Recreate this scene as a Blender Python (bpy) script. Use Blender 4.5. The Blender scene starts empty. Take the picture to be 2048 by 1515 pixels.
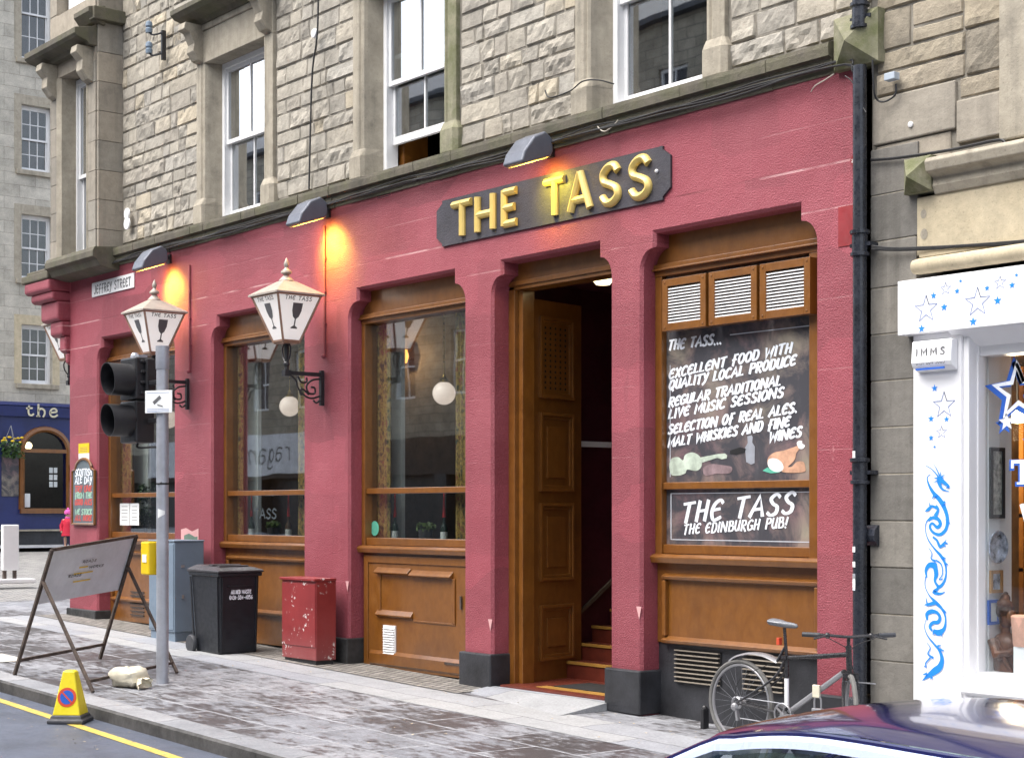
import bpy, bmesh, math, random
from mathutils import Vector, Matrix, noise, geometry
R = math.radians
random.seed(7)
S = bpy.context.scene
COL = S.collection

# ---------------------------------------------------------------- camera
CAM = Vector((0.0, -10.24, 1.9))
FPX, CX, YH = 3237.0, 1024.0, 1022.0           # focal length, centre and horizon on the 2048 px picture
SA, CA = 0.62972, 0.77683
cd = bpy.data.cameras.new('camera'); cam = bpy.data.objects.new('camera', cd); COL.objects.link(cam)
cam.location = CAM
cam.rotation_euler = (R(90), 0, math.atan2(CA, SA))
cd.sensor_width = 36; cd.lens = FPX/2048*36
cd.shift_y = (YH-757.5)/2048
cd.clip_start = 0.05; cd.clip_end = 3000
S.camera = cam
# ---------------------------------------------------------------- sky, sun, exposure
SUN_EL, SUN_AZ = R(60), R(196)                  # azimuth measured clockwise from +Y
w = bpy.data.worlds.new('World'); S.world = w; w.use_nodes = True
nt = w.node_tree; bg = nt.nodes['Background']
sky = nt.nodes.new('ShaderNodeTexSky'); sky.sky_type = 'NISHITA'; sky.sun_disc = False
sky.sun_elevation = SUN_EL; sky.sun_rotation = SUN_AZ
sky.air_density = 1.0; sky.dust_density = 4.0; sky.ozone_density = 1.0
hs = nt.nodes.new('ShaderNodeHueSaturation'); hs.inputs['Saturation'].default_value = 0.45
nt.links.new(sky.outputs[0], hs.inputs['Color']); nt.links.new(hs.outputs[0], bg.inputs[0])
bg.inputs[1].default_value = 0.15
sd = bpy.data.lights.new('sun', 'SUN'); sd.energy = 1.0; sd.angle = R(60); sd.color = (1, .965, .91)
sun = bpy.data.objects.new('sun', sd); COL.objects.link(sun)
sdir = Vector((math.sin(SUN_AZ)*math.cos(SUN_EL), math.cos(SUN_AZ)*math.cos(SUN_EL), math.sin(SUN_EL)))
sun.rotation_euler = (-sdir).to_track_quat('-Z', 'Y').to_euler(); sun.location = sdir*60
vs = S.view_settings; vs.view_transform = 'Standard'; vs.look = 'None'; vs.gamma = 1; vs.exposure = 1.55
S.render.engine = 'CYCLES'
cy = S.cycles; cy.use_denoising = True; cy.max_bounces = 8; cy.transparent_max_bounces = 12
cy.sample_clamp_indirect = 6; cy.caustics_reflective = False; cy.caustics_refractive = False
try: cy.denoiser = 'OPENIMAGEDENOISE'
except Exception: pass

# ---------------------------------------------------------------- measuring helpers
def W(px, py, y=0.0):                            # point of the upright plane at depth y seen at a picture point
    t = (px-CX)/FPX; Z = (10.24+y)/(CA*t+SA)
    return Vector((Z*(SA*t-CA), y, 1.9-(py-YH)/FPX*Z))
def WX(px, y=0.0): return W(px, YH, y).x
def WU(px, py, x):                               # point of a plane of constant x
    t = (px-CX)/FPX; Z = x/(SA*t-CA)
    return Vector((x, Z*(CA*t+SA)-10.24, 1.9-(py-YH)/FPX*Z))
def g(x):                                        # the pavement climbs to the left
    x = max(-60.0, min(14.0, x)); return 0.03-0.0243*(x+10.5)
def G(px, py, dz=0.0):                           # ground point
    t = (px-CX)/FPX; z = 0.1
    for _ in range(8):
        Z = (1.9-z)*FPX/(py-YH); x = Z*(SA*t-CA); z = g(x)+dz
    return Vector((x, Z*(CA*t+SA)-10.24, z))

# ---------------------------------------------------------------- materials
def NM(name):
    m = bpy.data.materials.new(name); m.use_nodes = True
    n = m.node_tree.nodes; return m, n, m.node_tree.links, n['Principled BSDF']
def mix(n, l, a, b, f, mode='MIX'):
    x = n.new('ShaderNodeMix'); x.data_type = 'RGBA'; x.blend_type = mode
    for s, v in ((x.inputs[0], f), (x.inputs[6], a), (x.inputs[7], b)):
        if hasattr(v, 'links'): l.new(v, s)
        elif isinstance(v, (tuple, list)): s.default_value = (*v, 1)[:4]
        else: s.default_value = v
    return x.outputs[2]
def math_(n, l, op, a, b=0.0, c=None, clamp=False):
    x = n.new('ShaderNodeMath'); x.operation = op; x.use_clamp = clamp
    for i, v in enumerate((a, b) if c is None else (a, b, c)):
        if hasattr(v, 'links'): l.new(v, x.inputs[i])
        else: x.inputs[i].default_value = v
    return x.outputs[0]
def coord(n, l, scale=(1, 1, 1), kind='Object', rot=(0, 0, 0)):
    t = n.new('ShaderNodeTexCoord'); m = n.new('ShaderNodeMapping')
    m.inputs['Scale'].default_value = scale; m.inputs['Rotation'].default_value = rot
    l.new(t.outputs[kind], m.inputs[0]); return m.outputs[0]
def nz(n, l, scale, detail=4, rough=.55, vec=None, dist=0):
    x = n.new('ShaderNodeTexNoise'); x.inputs['Scale'].default_value = scale
    x.inputs['Detail'].default_value = detail; x.inputs['Roughness'].default_value = rough
    x.inputs['Distortion'].default_value = dist
    if vec is not None: l.new(vec, x.inputs['Vector'])
    return x.outputs['Fac']
def ramp(n, l, f, stops):
    x = n.new('ShaderNodeValToRGB'); e = x.color_ramp.elements
    while len(e) < len(stops): e.new(.5)
    for k, (p, c) in zip(e, stops):
        k.position = p; k.color = (*c, 1) if isinstance(c, (tuple, list)) else (c, c, c, 1)
    l.new(f, x.inputs[0]); return x.outputs[0]
def bump(n, l, p, h, strength, dist=.01, prev=None):
    b = n.new('ShaderNodeBump'); b.inputs['Strength'].default_value = strength; b.inputs['Distance'].default_value = dist
    l.new(h, b.inputs['Height'])
    if prev is not None: l.new(prev, b.inputs['Normal'])
    l.new(b.outputs[0], p.inputs['Normal']); return b.outputs[0]
def mat(name, col, rough=.5, metal=0, var=.12, vscale=3., bmp=0., bscale=60., stretch=(1, 1, 1), emit=None, estr=0, coat=0, spec=None, rvar=.12, dirt=0):
    m, n, l, p = NM(name)
    v = coord(n, l, stretch)
    f = nz(n, l, vscale, 5, .6, v)
    dark = tuple(c*(1-var*1.6) for c in col); lite = tuple(min(1, c*(1+var)) for c in col)
    c = ramp(n, l, f, [(.3, dark), (.7, lite)])
    if dirt:
        d = ramp(n, l, nz(n, l, vscale*4.5, 6, .7, v), [(.52, 0.), (.72, 1.)])
        c = mix(n, l, c, tuple(x*.45+.01 for x in col), math_(n, l, 'MULTIPLY', d, dirt))
    l.new(c, p.inputs['Base Color'])
    r = ramp(n, l, nz(n, l, vscale*6, 3, .5, v), [(.3, max(.03, rough-rvar)), (.7, min(1, rough+rvar))])
    l.new(r, p.inputs['Roughness'])
    p.inputs['Metallic'].default_value = metal
    if coat: p.inputs['Coat Weight'].default_value = coat; p.inputs['Coat Roughness'].default_value = .06
    if spec is not None: p.inputs['Specular IOR Level'].default_value = spec
    if bmp: bump(n, l, p, nz(n, l, bscale, 4, .6, v), bmp)
    if emit: p.inputs['Emission Color'].default_value = (*emit, 1); p.inputs['Emission Strength'].default_value = estr
    return m

def m_red():
    m, n, l, p = NM('red_roughcast')
    v = coord(n, l)
    c = ramp(n, l, nz(n, l, .9, 6, .65, v), [(.3, (.24, .038, .055)), (.52, (.285, .055, .075)), (.75, (.34, .080, .102))])
    c = mix(n, l, c, (.44, .15, .17), math_(n, l, 'MULTIPLY', ramp(n, l, nz(n, l, 85, 2, .5, v), [(.56, 0.), (.72, 1.)]), .40))
    c = mix(n, l, c, (.20, .022, .028), math_(n, l, 'MULTIPLY', ramp(n, l, nz(n, l, 34, 3, .6, v), [(.55, 0.), (.75, 1.)]), .32))
    vo = n.new('ShaderNodeTexVoronoi'); vo.distance = 'CHEBYCHEV'; vo.inputs['Scale'].default_value = .9
    va = n.new('ShaderNodeVectorMath'); va.operation = 'MULTIPLY_ADD'; nn_ = n.new('ShaderNodeTexNoise'); nn_.inputs['Scale'].default_value = 2.5; l.new(v, nn_.inputs['Vector'])
    l.new(nn_.outputs['Color'], va.inputs[0]); va.inputs[1].default_value = (.12, .12, .12); l.new(coord(n, l, (1, 1, 1.7)), va.inputs[2]); l.new(va.outputs[0], vo.inputs['Vector'])
    sc_ = n.new('ShaderNodeSeparateColor'); l.new(vo.outputs['Color'], sc_.inputs[0])
    c = mix(n, l, c, ramp(n, l, sc_.outputs[0], [(.0, .80), (.5, 1.0), (1., 1.22)]), .75, 'MULTIPLY')
    c = mix(n, l, c, (.33, .085, .10), math_(n, l, 'MULTIPLY', ramp(n, l, nz(n, l, 2.2, 5, .65, coord(n, l, (4, 4, .22))), [(.55, 0.), (.75, 1.)]), .45))
    c = mix(n, l, c, (.10, .02, .025), math_(n, l, 'MULTIPLY', ramp(n, l, nz(n, l, 1.9, 6, .7, coord(n, l, (3.2, 3.2, .16))), [(.60, 0.), (.80, 1.)]), .4))
    sx = n.new('ShaderNodeSeparateXYZ'); l.new(v, sx.inputs[0])
    brk = nz(n, l, 1.3, 3, .6, coord(n, l, (1, 1, .05)))
    tot = None
    for z0, wd in ((4.705, .009), (4.345, .007), (3.62, .005), (3.05, .005), (2.4, .004), (5.05, .005)):
        d = math_(n, l, 'ABSOLUTE', math_(n, l, 'SUBTRACT', sx.outputs[2], z0))
        k = math_(n, l, 'MULTIPLY', math_(n, l, 'LESS_THAN', d, wd), 1.0 if z0 > 4.3 and z0 < 5 else .35)
        tot = k if tot is None else math_(n, l, 'ADD', tot, k)
    worn = math_(n, l, 'MULTIPLY', tot, ramp(n, l, brk, [(.5, 0.), (.62, 1.)]))
    c = mix(n, l, c, (.62, .36, .36), math_(n, l, 'MULTIPLY', worn, .75))
    c = mix(n, l, c, (.13, .015, .02), math_(n, l, 'MULTIPLY', math_(n, l, 'MULTIPLY', tot, ramp(n, l, brk, [(.36, 1.), (.46, 0.)])), .55))
    sc = nz(n, l, 5.5, 6, .75, coord(n, l, (1, 1, .35)))
    c = mix(n, l, c, (.55, .25, .26), math_(n, l, 'MULTIPLY', ramp(n, l, sc, [(.66, 0.), (.72, 1.)]), .5))
    l.new(c, p.inputs['Base Color']); p.inputs['Roughness'].default_value = .55
    b1 = bump(n, l, p, nz(n, l, 75, 3, .6, v), .8, .014)
    b2 = bump(n, l, p, nz(n, l, 9, 4, .6, v), .3, .02, b1)
    bump(n, l, p, tot, .5, -.006, b2)
    return m
def m_stone(name, cols, joint=None, streak=.5, moss=0., bs=.5, attr=True, scale=1.0):
    m, n, l, p = NM(name)
    v = coord(n, l, (scale,)*3)
    if attr:
        a = n.new('ShaderNodeAttribute'); a.attribute_name = 'tone'
        c = ramp(n, l, a.outputs['Fac'], [(i/(len(cols)-1), k) for i, k in enumerate(cols)])
    else:
        c = ramp(n, l, nz(n, l, 1.2, 5, .6, v), [(.25+.5*i/(len(cols)-1), k) for i, k in enumerate(cols)])
    c = mix(n, l, c, ramp(n, l, nz(n, l, 7, 6, .7, v), [(.3, .55), (.7, 1.1)]), .55, 'MULTIPLY')
    d = ramp(n, l, nz(n, l, 3.2, 7, .72, v), [(.53, 0.), (.74, 1.)])
    c = mix(n, l, c, (.055, .050, .043), math_(n, l, 'MULTIPLY', d, .62*streak+.18))
    st = ramp(n, l, nz(n, l, 2.2, 5, .6, coord(n, l, (3, 3, .18))), [(.5, 0.), (.75, 1.)])
    c = mix(n, l, c, (.07, .065, .055), math_(n, l, 'MULTIPLY', st, streak))
    sp = ramp(n, l, nz(n, l, 55, 3, .6, v), [(.6, 0.), (.75, 1.)])
    c = mix(n, l, c, (.06, .05, .04), math_(n, l, 'MULTIPLY', sp, .4))
    if moss:
        ms = ramp(n, l, nz(n, l, 2.6, 6, .7, v), [(.42, 0.), (.62, 1.)])
        c = mix(n, l, c, (.085, .10, .028), math_(n, l, 'MULTIPLY', ms, moss))
    l.new(c, p.inputs['Base Color']); p.inputs['Roughness'].default_value = .88
    b = bump(n, l, p, nz(n, l, 60, 5, .65, v), bs, .008)
    bump(n, l, p, nz(n, l, 14, 5, .65, v), bs, .02, b)
    return m
def m_wood():
    m, n, l, p = NM('grained_brown_paint')
    v = coord(n, l, (5, 5, 3))
    c = ramp(n, l, nz(n, l, 2.4, 6, .65, v, .4), [(.3, (.155, .054, .0072)), (.5, (.185, .068, .0095)), (.72, (.215, .083, .0135))])
    c = mix(n, l, c, (.06, .022, .006), math_(n, l, 'MULTIPLY', ramp(n, l, nz(n, l, 1.6, 5, .6, coord(n, l)), [(.5, 0.), (.8, 1.)]), .5))
    l.new(c, p.inputs['Base Color']); l.new(ramp(n, l, nz(n, l, 8, 4, .6, coord(n, l)), [(.3, .3), (.7, .5)]), p.inputs['Roughness'])
    p.inputs['Coat Weight'].default_value = .6; p.inputs['Coat Roughness'].default_value = .2
    bump(n, l, p, nz(n, l, 6, 5, .6, v), .12, .004)
    return m
def m_glass(name='window_glass', tint=(.93, .96, .95), boost=2.2):
    m, n, l, p = NM(name); n.remove(p)
    o = n['Material Output']
    t = n.new('ShaderNodeBsdfTransparent'); t.inputs[0].default_value = (*tint, 1)
    gl = n.new('ShaderNodeBsdfGlossy'); gl.inputs['Roughness'].default_value = .015; gl.inputs[0].default_value = (.96, .98, 1, 1)
    ge = n.new('ShaderNodeNewGeometry'); dt = n.new('ShaderNodeVectorMath'); dt.operation = 'DOT_PRODUCT'
    l.new(ge.outputs['Incoming'], dt.inputs[0]); l.new(ge.outputs['Normal'], dt.inputs[1])
    q = math_(n, l, 'POWER', math_(n, l, 'SUBTRACT', 1., math_(n, l, 'ABSOLUTE', dt.outputs['Value'])), 4.)
    f = math_(n, l, 'MULTIPLY', math_(n, l, 'MULTIPLY_ADD', q, .94, .06), boost, clamp=True)
    bm = n.new('ShaderNodeBump'); bm.inputs['Strength'].default_value = .06; bm.inputs['Distance'].default_value = .02
    l.new(nz(n, l, 1.4, 1, .4, coord(n, l)), bm.inputs['Height']); l.new(bm.outputs[0], gl.inputs['Normal'])
    mx = n.new('ShaderNodeMixShader'); l.new(f, mx.inputs[0]); l.new(t.outputs[0], mx.inputs[1]); l.new(gl.outputs[0], mx.inputs[2])
    l.new(mx.outputs[0], o.inputs[0]); return m
def m_bricky(name, c1, c2, mortar, bw, bh, plane='xz', msize=.012, rough=.85, vary=.35, bs=.4, wet=None, off=.5):
    m, n, l, p = NM(name)
    rot = (R(90), 0, 0) if plane == 'xz' else ((R(90), 0, R(90)) if plane == 'yz' else (0, 0, 0))
    t = n.new('ShaderNodeTexCoord'); sx = n.new('ShaderNodeSeparateXYZ'); cb = n.new('ShaderNodeCombineXYZ')
    l.new(t.outputs['Object'], sx.inputs[0])
    i, j = {'xz': (0, 2), 'yz': (1, 2), 'xy': (0, 1), 'yx': (1, 0)}[plane]
    l.new(sx.outputs[i], cb.inputs[0]); l.new(sx.outputs[j], cb.inputs[1])
    wob = n.new('ShaderNodeTexNoise'); wob.inputs['Scale'].default_value = 3.; l.new(t.outputs['Object'], wob.inputs['Vector'])
    va = n.new('ShaderNodeVectorMath'); va.operation = 'MULTIPLY_ADD'
    l.new(wob.outputs['Color'], va.inputs[0]); va.inputs[1].default_value = (bh*.10,)*3; l.new(cb.outputs[0], va.inputs[2])
    b = n.new('ShaderNodeTexBrick'); l.new(va.outputs[0], b.inputs['Vector']); b.inputs['Scale'].default_value = 1
    b.inputs['Brick Width'].default_value = bw; b.inputs['Row Height'].default_value = bh
    b.inputs['Mortar Size'].default_value = msize; b.inputs['Mortar Smooth'].default_value = .3; b.offset = off
    b.inputs['Color1'].default_value = (*c1, 1); b.inputs['Color2'].default_value = (*c2, 1); b.inputs['Mortar'].default_value = (*mortar, 1)
    v = coord(n, l)
    c = mix(n, l, b.outputs['Color'], ramp(n, l, nz(n, l, 2.5, 7, .7, v), [(.3, 1-vary), (.7, 1+vary*.5)]), 1., 'MULTIPLY')
    c = mix(n, l, c, ramp(n, l, nz(n, l, 40, 4, .7, v), [(.3, .8), (.7, 1.15)]), 1., 'MULTIPLY')
    p.inputs['Roughness'].default_value = rough
    if wet:
        lo, hi, wc, wr, sc, ysc = wet
        f = nz(n, l, sc, 8, .74, coord(n, l, (1, ysc, 1)), .3)
        f2 = nz(n, l, sc*15, 7, .75, coord(n, l, (.7, 1.5, 1)))
        f = math_(n, l, 'ADD', math_(n, l, 'MULTIPLY', f, .52), math_(n, l, 'MULTIPLY', f2, .48))
        f = math_(n, l, 'SUBTRACT', f, math_(n, l, 'MULTIPLY', b.outputs['Fac'], .09))
        k = ramp(n, l, f, [(lo, 0.), (hi, 1.)])
        c = mix(n, l, c, wc, k)
        l.new(ramp(n, l, k, [(0., rough), (1., wr)]), p.inputs['Roughness'])
    l.new(c, p.inputs['Base Color'])
    bb = bump(n, l, p, b.outputs['Fac'], .6, -.008)
    bump(n, l, p, nz(n, l, 90, 4, .65, v), bs, .006, bb)
    return m
def m_asphalt():
    m, n, l, p = NM('damp_asphalt'); v = coord(n, l)
    c = ramp(n, l, nz(n, l, 160, 3, .7, v), [(.3, (.07, .080, .110)), (.62, (.128, .146, .192)), (.8, (.20, .215, .26))])
    c = mix(n, l, c, (.045, .05, .06), math_(n, l, 'MULTIPLY', ramp(n, l, nz(n, l, 1.1, 7, .7, v), [(.45, 0.), (.7, 1.)]), .5))
    l.new(c, p.inputs['Base Color']); l.new(ramp(n, l, nz(n, l, .8, 6, .7, v), [(.35, .32), (.65, .62)]), p.inputs['Roughness'])
    bump(n, l, p, nz(n, l, 190, 3, .6, v), .55, .006); return m
def m_curtain():
    m, n, l, p = NM('floral_curtain_cloth'); v = coord(n, l)
    c = ramp(n, l, nz(n, l, 22, 3, .6, coord(n, l, (1, 1, .5))), [(.34, (.06, .08, .06)), (.43, (.30, .21, .08)), (.52, (.58, .40, .12)), (.59, (.24, .16, .08)), (.66, (.45, .15, .09)), (.74, (.14, .17, .10))])
    l.new(c, p.inputs['Base Color']); p.inputs['Roughness'].default_value = .9; return m
def m_board(name, pink=.5):
    m, n, l, p = NM(name); v = coord(n, l)
    k = ramp(n, l, nz(n, l, 2.3, 6, .68, v, .6), [(.45, 0.), (.66, 1.)])
    c = mix(n, l, (.046, .045, .054), ramp(n, l, nz(n, l, 1.1, 3, .6, v), [(.4, (.22, .13, .14)), (.6, (.30, .26, .20))]), math_(n, l, 'MULTIPLY', k, pink))
    c = mix(n, l, c, (.12, .12, .13), math_(n, l, 'MULTIPLY', ramp(n, l, nz(n, l, 9, 6, .7, coord(n, l, (1, 1, .3))), [(.5, 0.), (.8, 1.)]), .4))
    l.new(c, p.inputs['Base Color']); p.inputs['Roughness'].default_value = .55; return m

M = {}
M['red'] = m_red()
RUB = [(.37, .335, .28), (.44, .405, .34), (.32, .295, .25), (.46, .42, .345), (.40, .365, .305), (.49, .425, .315), (.41, .385, .335), (.36, .325, .27)]
M['rubble'] = m_stone('squared_rubble_stone', RUB, streak=.28)
M['rubble2'] = m_stone('coarse_rubble_stone', [(.33, .285, .21), (.42, .36, .27), (.25, .22, .17), (.46, .39, .28)], streak=.4)
M['mortar'] = mat('lime_mortar', (.23, .21, .175), .95, var=.25, vscale=5, bmp=.5, bscale=40)
M['dress'] = m_stone('dressed_stone', [(.28, .25, .195), (.42, .375, .295), (.35, .31, .24)], streak=.42, attr=False, bs=.25)
M['dressgreen'] = m_stone('mossy_dressed_stone', [(.22, .21, .14), (.33, .31, .21)], streak=.4, attr=False, bs=.3, moss=.75)
M['cornice'] = m_stone('sooty_cornice_stone', [(.075, .067, .05), (.14, .122, .092), (.10, .09, .064)], streak=.7, moss=.3, attr=False, bs=.5)
M['sooty'] = m_stone('sooty_ashlar', [(.15, .142, .128), (.20, .188, .168), (.25, .232, .20)], streak=.6, bs=.25)
M['cream'] = m_stone('cream_ashlar', [(.50, .42, .28), (.60, .52, .37)], streak=.12, attr=False, bs=.15)
M['ash2'] = m_stone('pale_grey_ashlar', [(.26, .235, .195), (.38, .33, .26), (.31, .285, .24)], streak=.35, bs=.25)
M['wood'] = m_wood()
M['plinth'] = mat('black_plinth_paint', (.030, .031, .036), .45, var=.3, vscale=4, bmp=.35, bscale=35, dirt=.2)
M['dirtyplinth'] = mat('dusty_black_plinth_paint', (.036, .036, .037), .6, var=.5, vscale=3, bmp=.35, bscale=35)
M['white'] = mat('white_gloss_paint', (.80, .80, .80), .35, var=.04, rvar=.08)
M['shopwhite'] = mat('white_shop_paint', (.84, .84, .86), .4, var=.03, vscale=2, bmp=.05, bscale=20, rvar=.08)
M['glass'] = m_glass()
M['upglass'] = m_glass('upper_window_glass', (.82, .86, .87), 4.6)
M['shopglass'] = m_glass('clear_shop_glass', (.95, .97, .97), .9)
M['carglass'] = m_glass('car_glass', (.35, .45, .42), 1.6)
M['dark'] = mat('dark_interior_paint', (.055, .042, .036), .8, var=.2)
M['interior'] = mat('brown_interior_paint', (.11, .08, .052), .75, var=.25)
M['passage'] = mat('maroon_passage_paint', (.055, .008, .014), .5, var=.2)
M['curtain'] = m_curtain()
M['blind'] = mat('pale_shutter_paint', (.82, .84, .82), .5, var=.05)
M['gold'] = mat('gold_leaf_paint', (.72, .54, .17), .38, metal=.12, var=.06, rvar=.08)
M['signblack'] = mat('black_sign_panel', (.050, .047, .058), .5, var=.2, bmp=.5, bscale=75)
M['board'] = m_board('chalkboard_paint', .95)
M['boardlow'] = m_board('smudged_chalkboard_paint', .95)
M['chalk'] = mat('white_sign_lettering', (.84, .88, .94), .6, var=.06, vscale=20)
M['metalblk'] = mat('black_iron_paint', (.022, .022, .025), .38, var=.2, rvar=.1, bmp=.1)
M['pipe'] = mat('black_downpipe_paint', (.022, .025, .034), .3, var=.3, vscale=5, rvar=.15, bmp=.12, bscale=20)
M['copper'] = mat('weathered_copper', (.40, .25, .18), .42, metal=.5, var=.2, vscale=8)
M['leadcap'] = mat('pale_lantern_roof', (.42, .37, .32), .45, metal=.2, var=.15, vscale=6)
def m_opal():
    m, n, l, p = NM('opal_lantern_panel'); p.inputs['Base Color'].default_value = (.85, .85, .85, 1); p.inputs['Roughness'].default_value = .3
    t = n.new('ShaderNodeBsdfTranslucent'); t.inputs[0].default_value = (.92, .92, .92, 1); x = n.new('ShaderNodeMixShader'); x.inputs[0].default_value = .5; p.inputs['Emission Color'].default_value = (1, .97, .93, 1); p.inputs['Emission Strength'].default_value = .22
    l.new(p.outputs[0], x.inputs[1]); l.new(t.outputs[0], x.inputs[2]); l.new(x.outputs[0], n['Material Output'].inputs[0]); return m
M['opal'] = m_opal()
M['ink'] = mat('grey_printed_ink', (.12, .12, .125), .5, var=.1)
M['galv'] = mat('galvanised_steel', (.40, .42, .47), .42, metal=.35, var=.12, vscale=6, rvar=.12)
M['signalblk'] = mat('black_signal_plastic', (.020, .020, .023), .42, var=.2, rvar=.08)
M['void'] = mat('black_inside_hood', (.006, .006, .007), .6)
M['lens'] = mat('dark_signal_lens', (.02, .01, .01), .2)
M['yellow'] = mat('yellow_plastic', (.80, .55, .008), .42, var=.08, dirt=.12)
M['coneyel'] = mat('yellow_cone_plastic', (.80, .66, .02), .5, var=.06, dirt=.18)
M['rubber'] = mat('grey_black_rubber', (.05, .052, .06), .6, var=.25)
M['cred'] = mat('red_print', (.62, .075, .03), .5, var=.08)
M['cblue'] = mat('blue_print', (.02, .11, .50), .5, var=.05)
M['starblue'] = mat('bright_blue_vinyl', (.022, .25, .80), .4, var=.04)
M['starline'] = mat('faint_blue_line', (.13, .20, .42), .5, var=.04)
M['bluegrey'] = mat('blue_grey_cabinet_paint', (.17, .225, .29), .45, var=.08, vscale=2, dirt=.1)
M['binblk'] = mat('black_bin_plastic', (.011, .013, .018), .45, var=.25, vscale=3, bmp=.12, bscale=120)
M['binlid'] = mat('faded_bin_lid_plastic', (.048, .045, .050), .45, var=.3, vscale=5, bmp=.1, bscale=100)
def m_redbox():
    m, n, l, p = NM('chipped_red_metal'); v = coord(n, l)
    c = ramp(n, l, nz(n, l, 2, 5, .6, v), [(.3, (.20, .018, .020)), (.7, (.29, .034, .034))])
    sx = n.new('ShaderNodeSeparateXYZ'); l.new(v, sx.inputs[0])
    low = ramp(n, l, sx.outputs[2], [(.0, 1.), (.38, 0.)])
    c = mix(n, l, c, (.30, .13, .13), math_(n, l, 'MULTIPLY', low, math_(n, l, 'MULTIPLY', nz(n, l, 6, 5, .7, v), .8)))
    ch = math_(n, l, 'MULTIPLY', ramp(n, l, nz(n, l, 19, 4, .6, v), [(.60, 0.), (.61, 1.)]), ramp(n, l, nz(n, l, 3.5, 2, .5, v), [(.50, 0.), (.56, 1.)]))
    c = mix(n, l, c, (.62, .56, .54), ch)
    l.new(c, p.inputs['Base Color']); p.inputs['Roughness'].default_value = .4; return m
M['redbox'] = m_redbox()
M['signback'] = mat('grey_sign_back', (.66, .70, .76), .5, metal=.0, var=.08, vscale=3, dirt=.12)
M['rust'] = mat('rusty_steel', (.085, .062, .05), .75, var=.4, vscale=9, bmp=.2)
M['sack'] = mat('cream_canvas', (.66, .61, .48), .9, var=.15, vscale=8, bmp=.3, bscale=50)
M['asphalt'] = m_asphalt()
def m_yline():
    m, n, l, p = NM('worn_yellow_line'); v = coord(n, l)
    k = ramp(n, l, nz(n, l, 24, 5, .75, v), [(.30, 0.), (.47, 1.)])
    c = mix(n, l, (.12, .11, .10), ramp(n, l, nz(n, l, 5, 4, .6, v), [(.3, (.52, .38, .07)), (.7, (.68, .52, .12))]), k)
    l.new(c, p.inputs['Base Color']); p.inputs['Roughness'].default_value = .6
    bump(n, l, p, nz(n, l, 160, 3, .6, v), .4, .005); return m
M['yline'] = m_yline()
DARKWET = (.072, .066, .067)
M['flags'] = m_bricky('wet_flagstones', (.24, .25, .275), (.31, .315, .335), (.34, .35, .37), 1.05, .62, 'xy', .016, .6, .35, wet=(.470, .540, DARKWET, .40, .5, 1.3))
M['slabs'] = m_bricky('pale_concrete_slabs', (.30, .315, .35), (.38, .385, .385), (.16, .16, .16), 1.5, .9, 'xy', .008, .62, .18, wet=(.60, .78, (.13, .13, .135), .35, .9, 1.0))
M['setts'] = m_bricky('small_granite_setts', (.20, .19, .17), (.34, .32, .29), (.09, .085, .08), .13, .10, 'xy', .016, .75, .35)
M['cobbles'] = m_bricky('street_setts', (.24, .235, .23), (.40, .385, .36), (.12, .115, .11), .22, .13, 'yx', .018, .55, .3)
M['kerb'] = m_bricky('granite_kerb', (.26, .27, .29), (.33, .33, .34), (.10, .10, .10), 1.1, 3., 'xy', .010, .6, .25, wet=(.55, .75, (.12, .12, .125), .35, .8, 1))
M['kerbface'] = mat('dark_kerb_face', (.075, .072, .070), .75, var=.4, vscale=4, bmp=.3, bscale=60)  # upright face coloured darker than the kerb top
M['tactile'] = mat('buff_tactile_paving', (.52, .50, .45), .8, var=.1, vscale=5)
M['farstone'] = m_bricky('pale_ashlar_courses', (.33, .31, .265), (.40, .375, .32), (.26, .245, .21), .95, .33, 'yz', .010, .9, .3)
M['oppstone'] = m_bricky('far_side_rubble', (.30, .27, .21), (.40, .355, .28), (.20, .185, .15), .62, .28, 'xz', .016, .9, .4)
M['navy'] = mat('navy_shop_paint', (.012, .022, .115), .4, var=.15, vscale=2)
M['letcream'] = mat('cream_sign_letters', (.62, .58, .42), .5, var=.06)
M['paper'] = mat('white_paper', (.78, .80, .80), .7, var=.04)
M['leaf'] = mat('dark_green_leaves', (.035, .085, .012), .5, var=.45, vscale=14)
M['leafl'] = mat('pale_green_leaves', (.13, .20, .04), .5, var=.4, vscale=14)
M['pot'] = mat('grey_pot_glaze', (.06, .06, .065), .4, var=.15)
M['flower'] = mat('yellow_petals', (.75, .52, .02), .6)
M['candle'] = mat('red_candle_wax', (.62, .015, .012), .4)
M['bottle'] = mat('dark_green_bottle', (.012, .03, .015), .12, rvar=.03)
M['bottlec'] = mat('clear_brown_bottle', (.10, .05, .02), .12, rvar=.03)
M['carpaint'] = mat('deep_navy_car_paint', (.012, .014, .088), .14, metal=.1, var=.05, coat=1.0, rvar=.04, spec=.6)
M['cartrim'] = mat('sky_sheen_trim', (.56, .64, .86), .3, metal=.0, var=.05)  # sky reflected along the roof rail, put into the colour as pale blue
M['tyre'] = mat('tyre_rubber', (.025, .025, .027), .75, var=.2)
M['bikeblk'] = mat('black_bike_paint', (.030, .029, .032), .3, var=.3, vscale=12)
M['alloy'] = mat('brushed_alloy', (.33, .33, .345), .38, metal=.55, var=.05, vscale=4, rvar=.05)
M['biketyre'] = mat('grey_bike_tyre', (.14, .137, .13), .8, var=.2)
M['saddle'] = mat('grey_saddle_vinyl', (.17, .18, .20), .35, var=.2)
M['skin'] = mat('skin', (.50, .30, .22), .5)
M['coat'] = mat('red_coat_cloth', (.55, .015, .045), .8)
M['pink'] = mat('pink_knit', (.70, .12, .42), .9)
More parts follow.
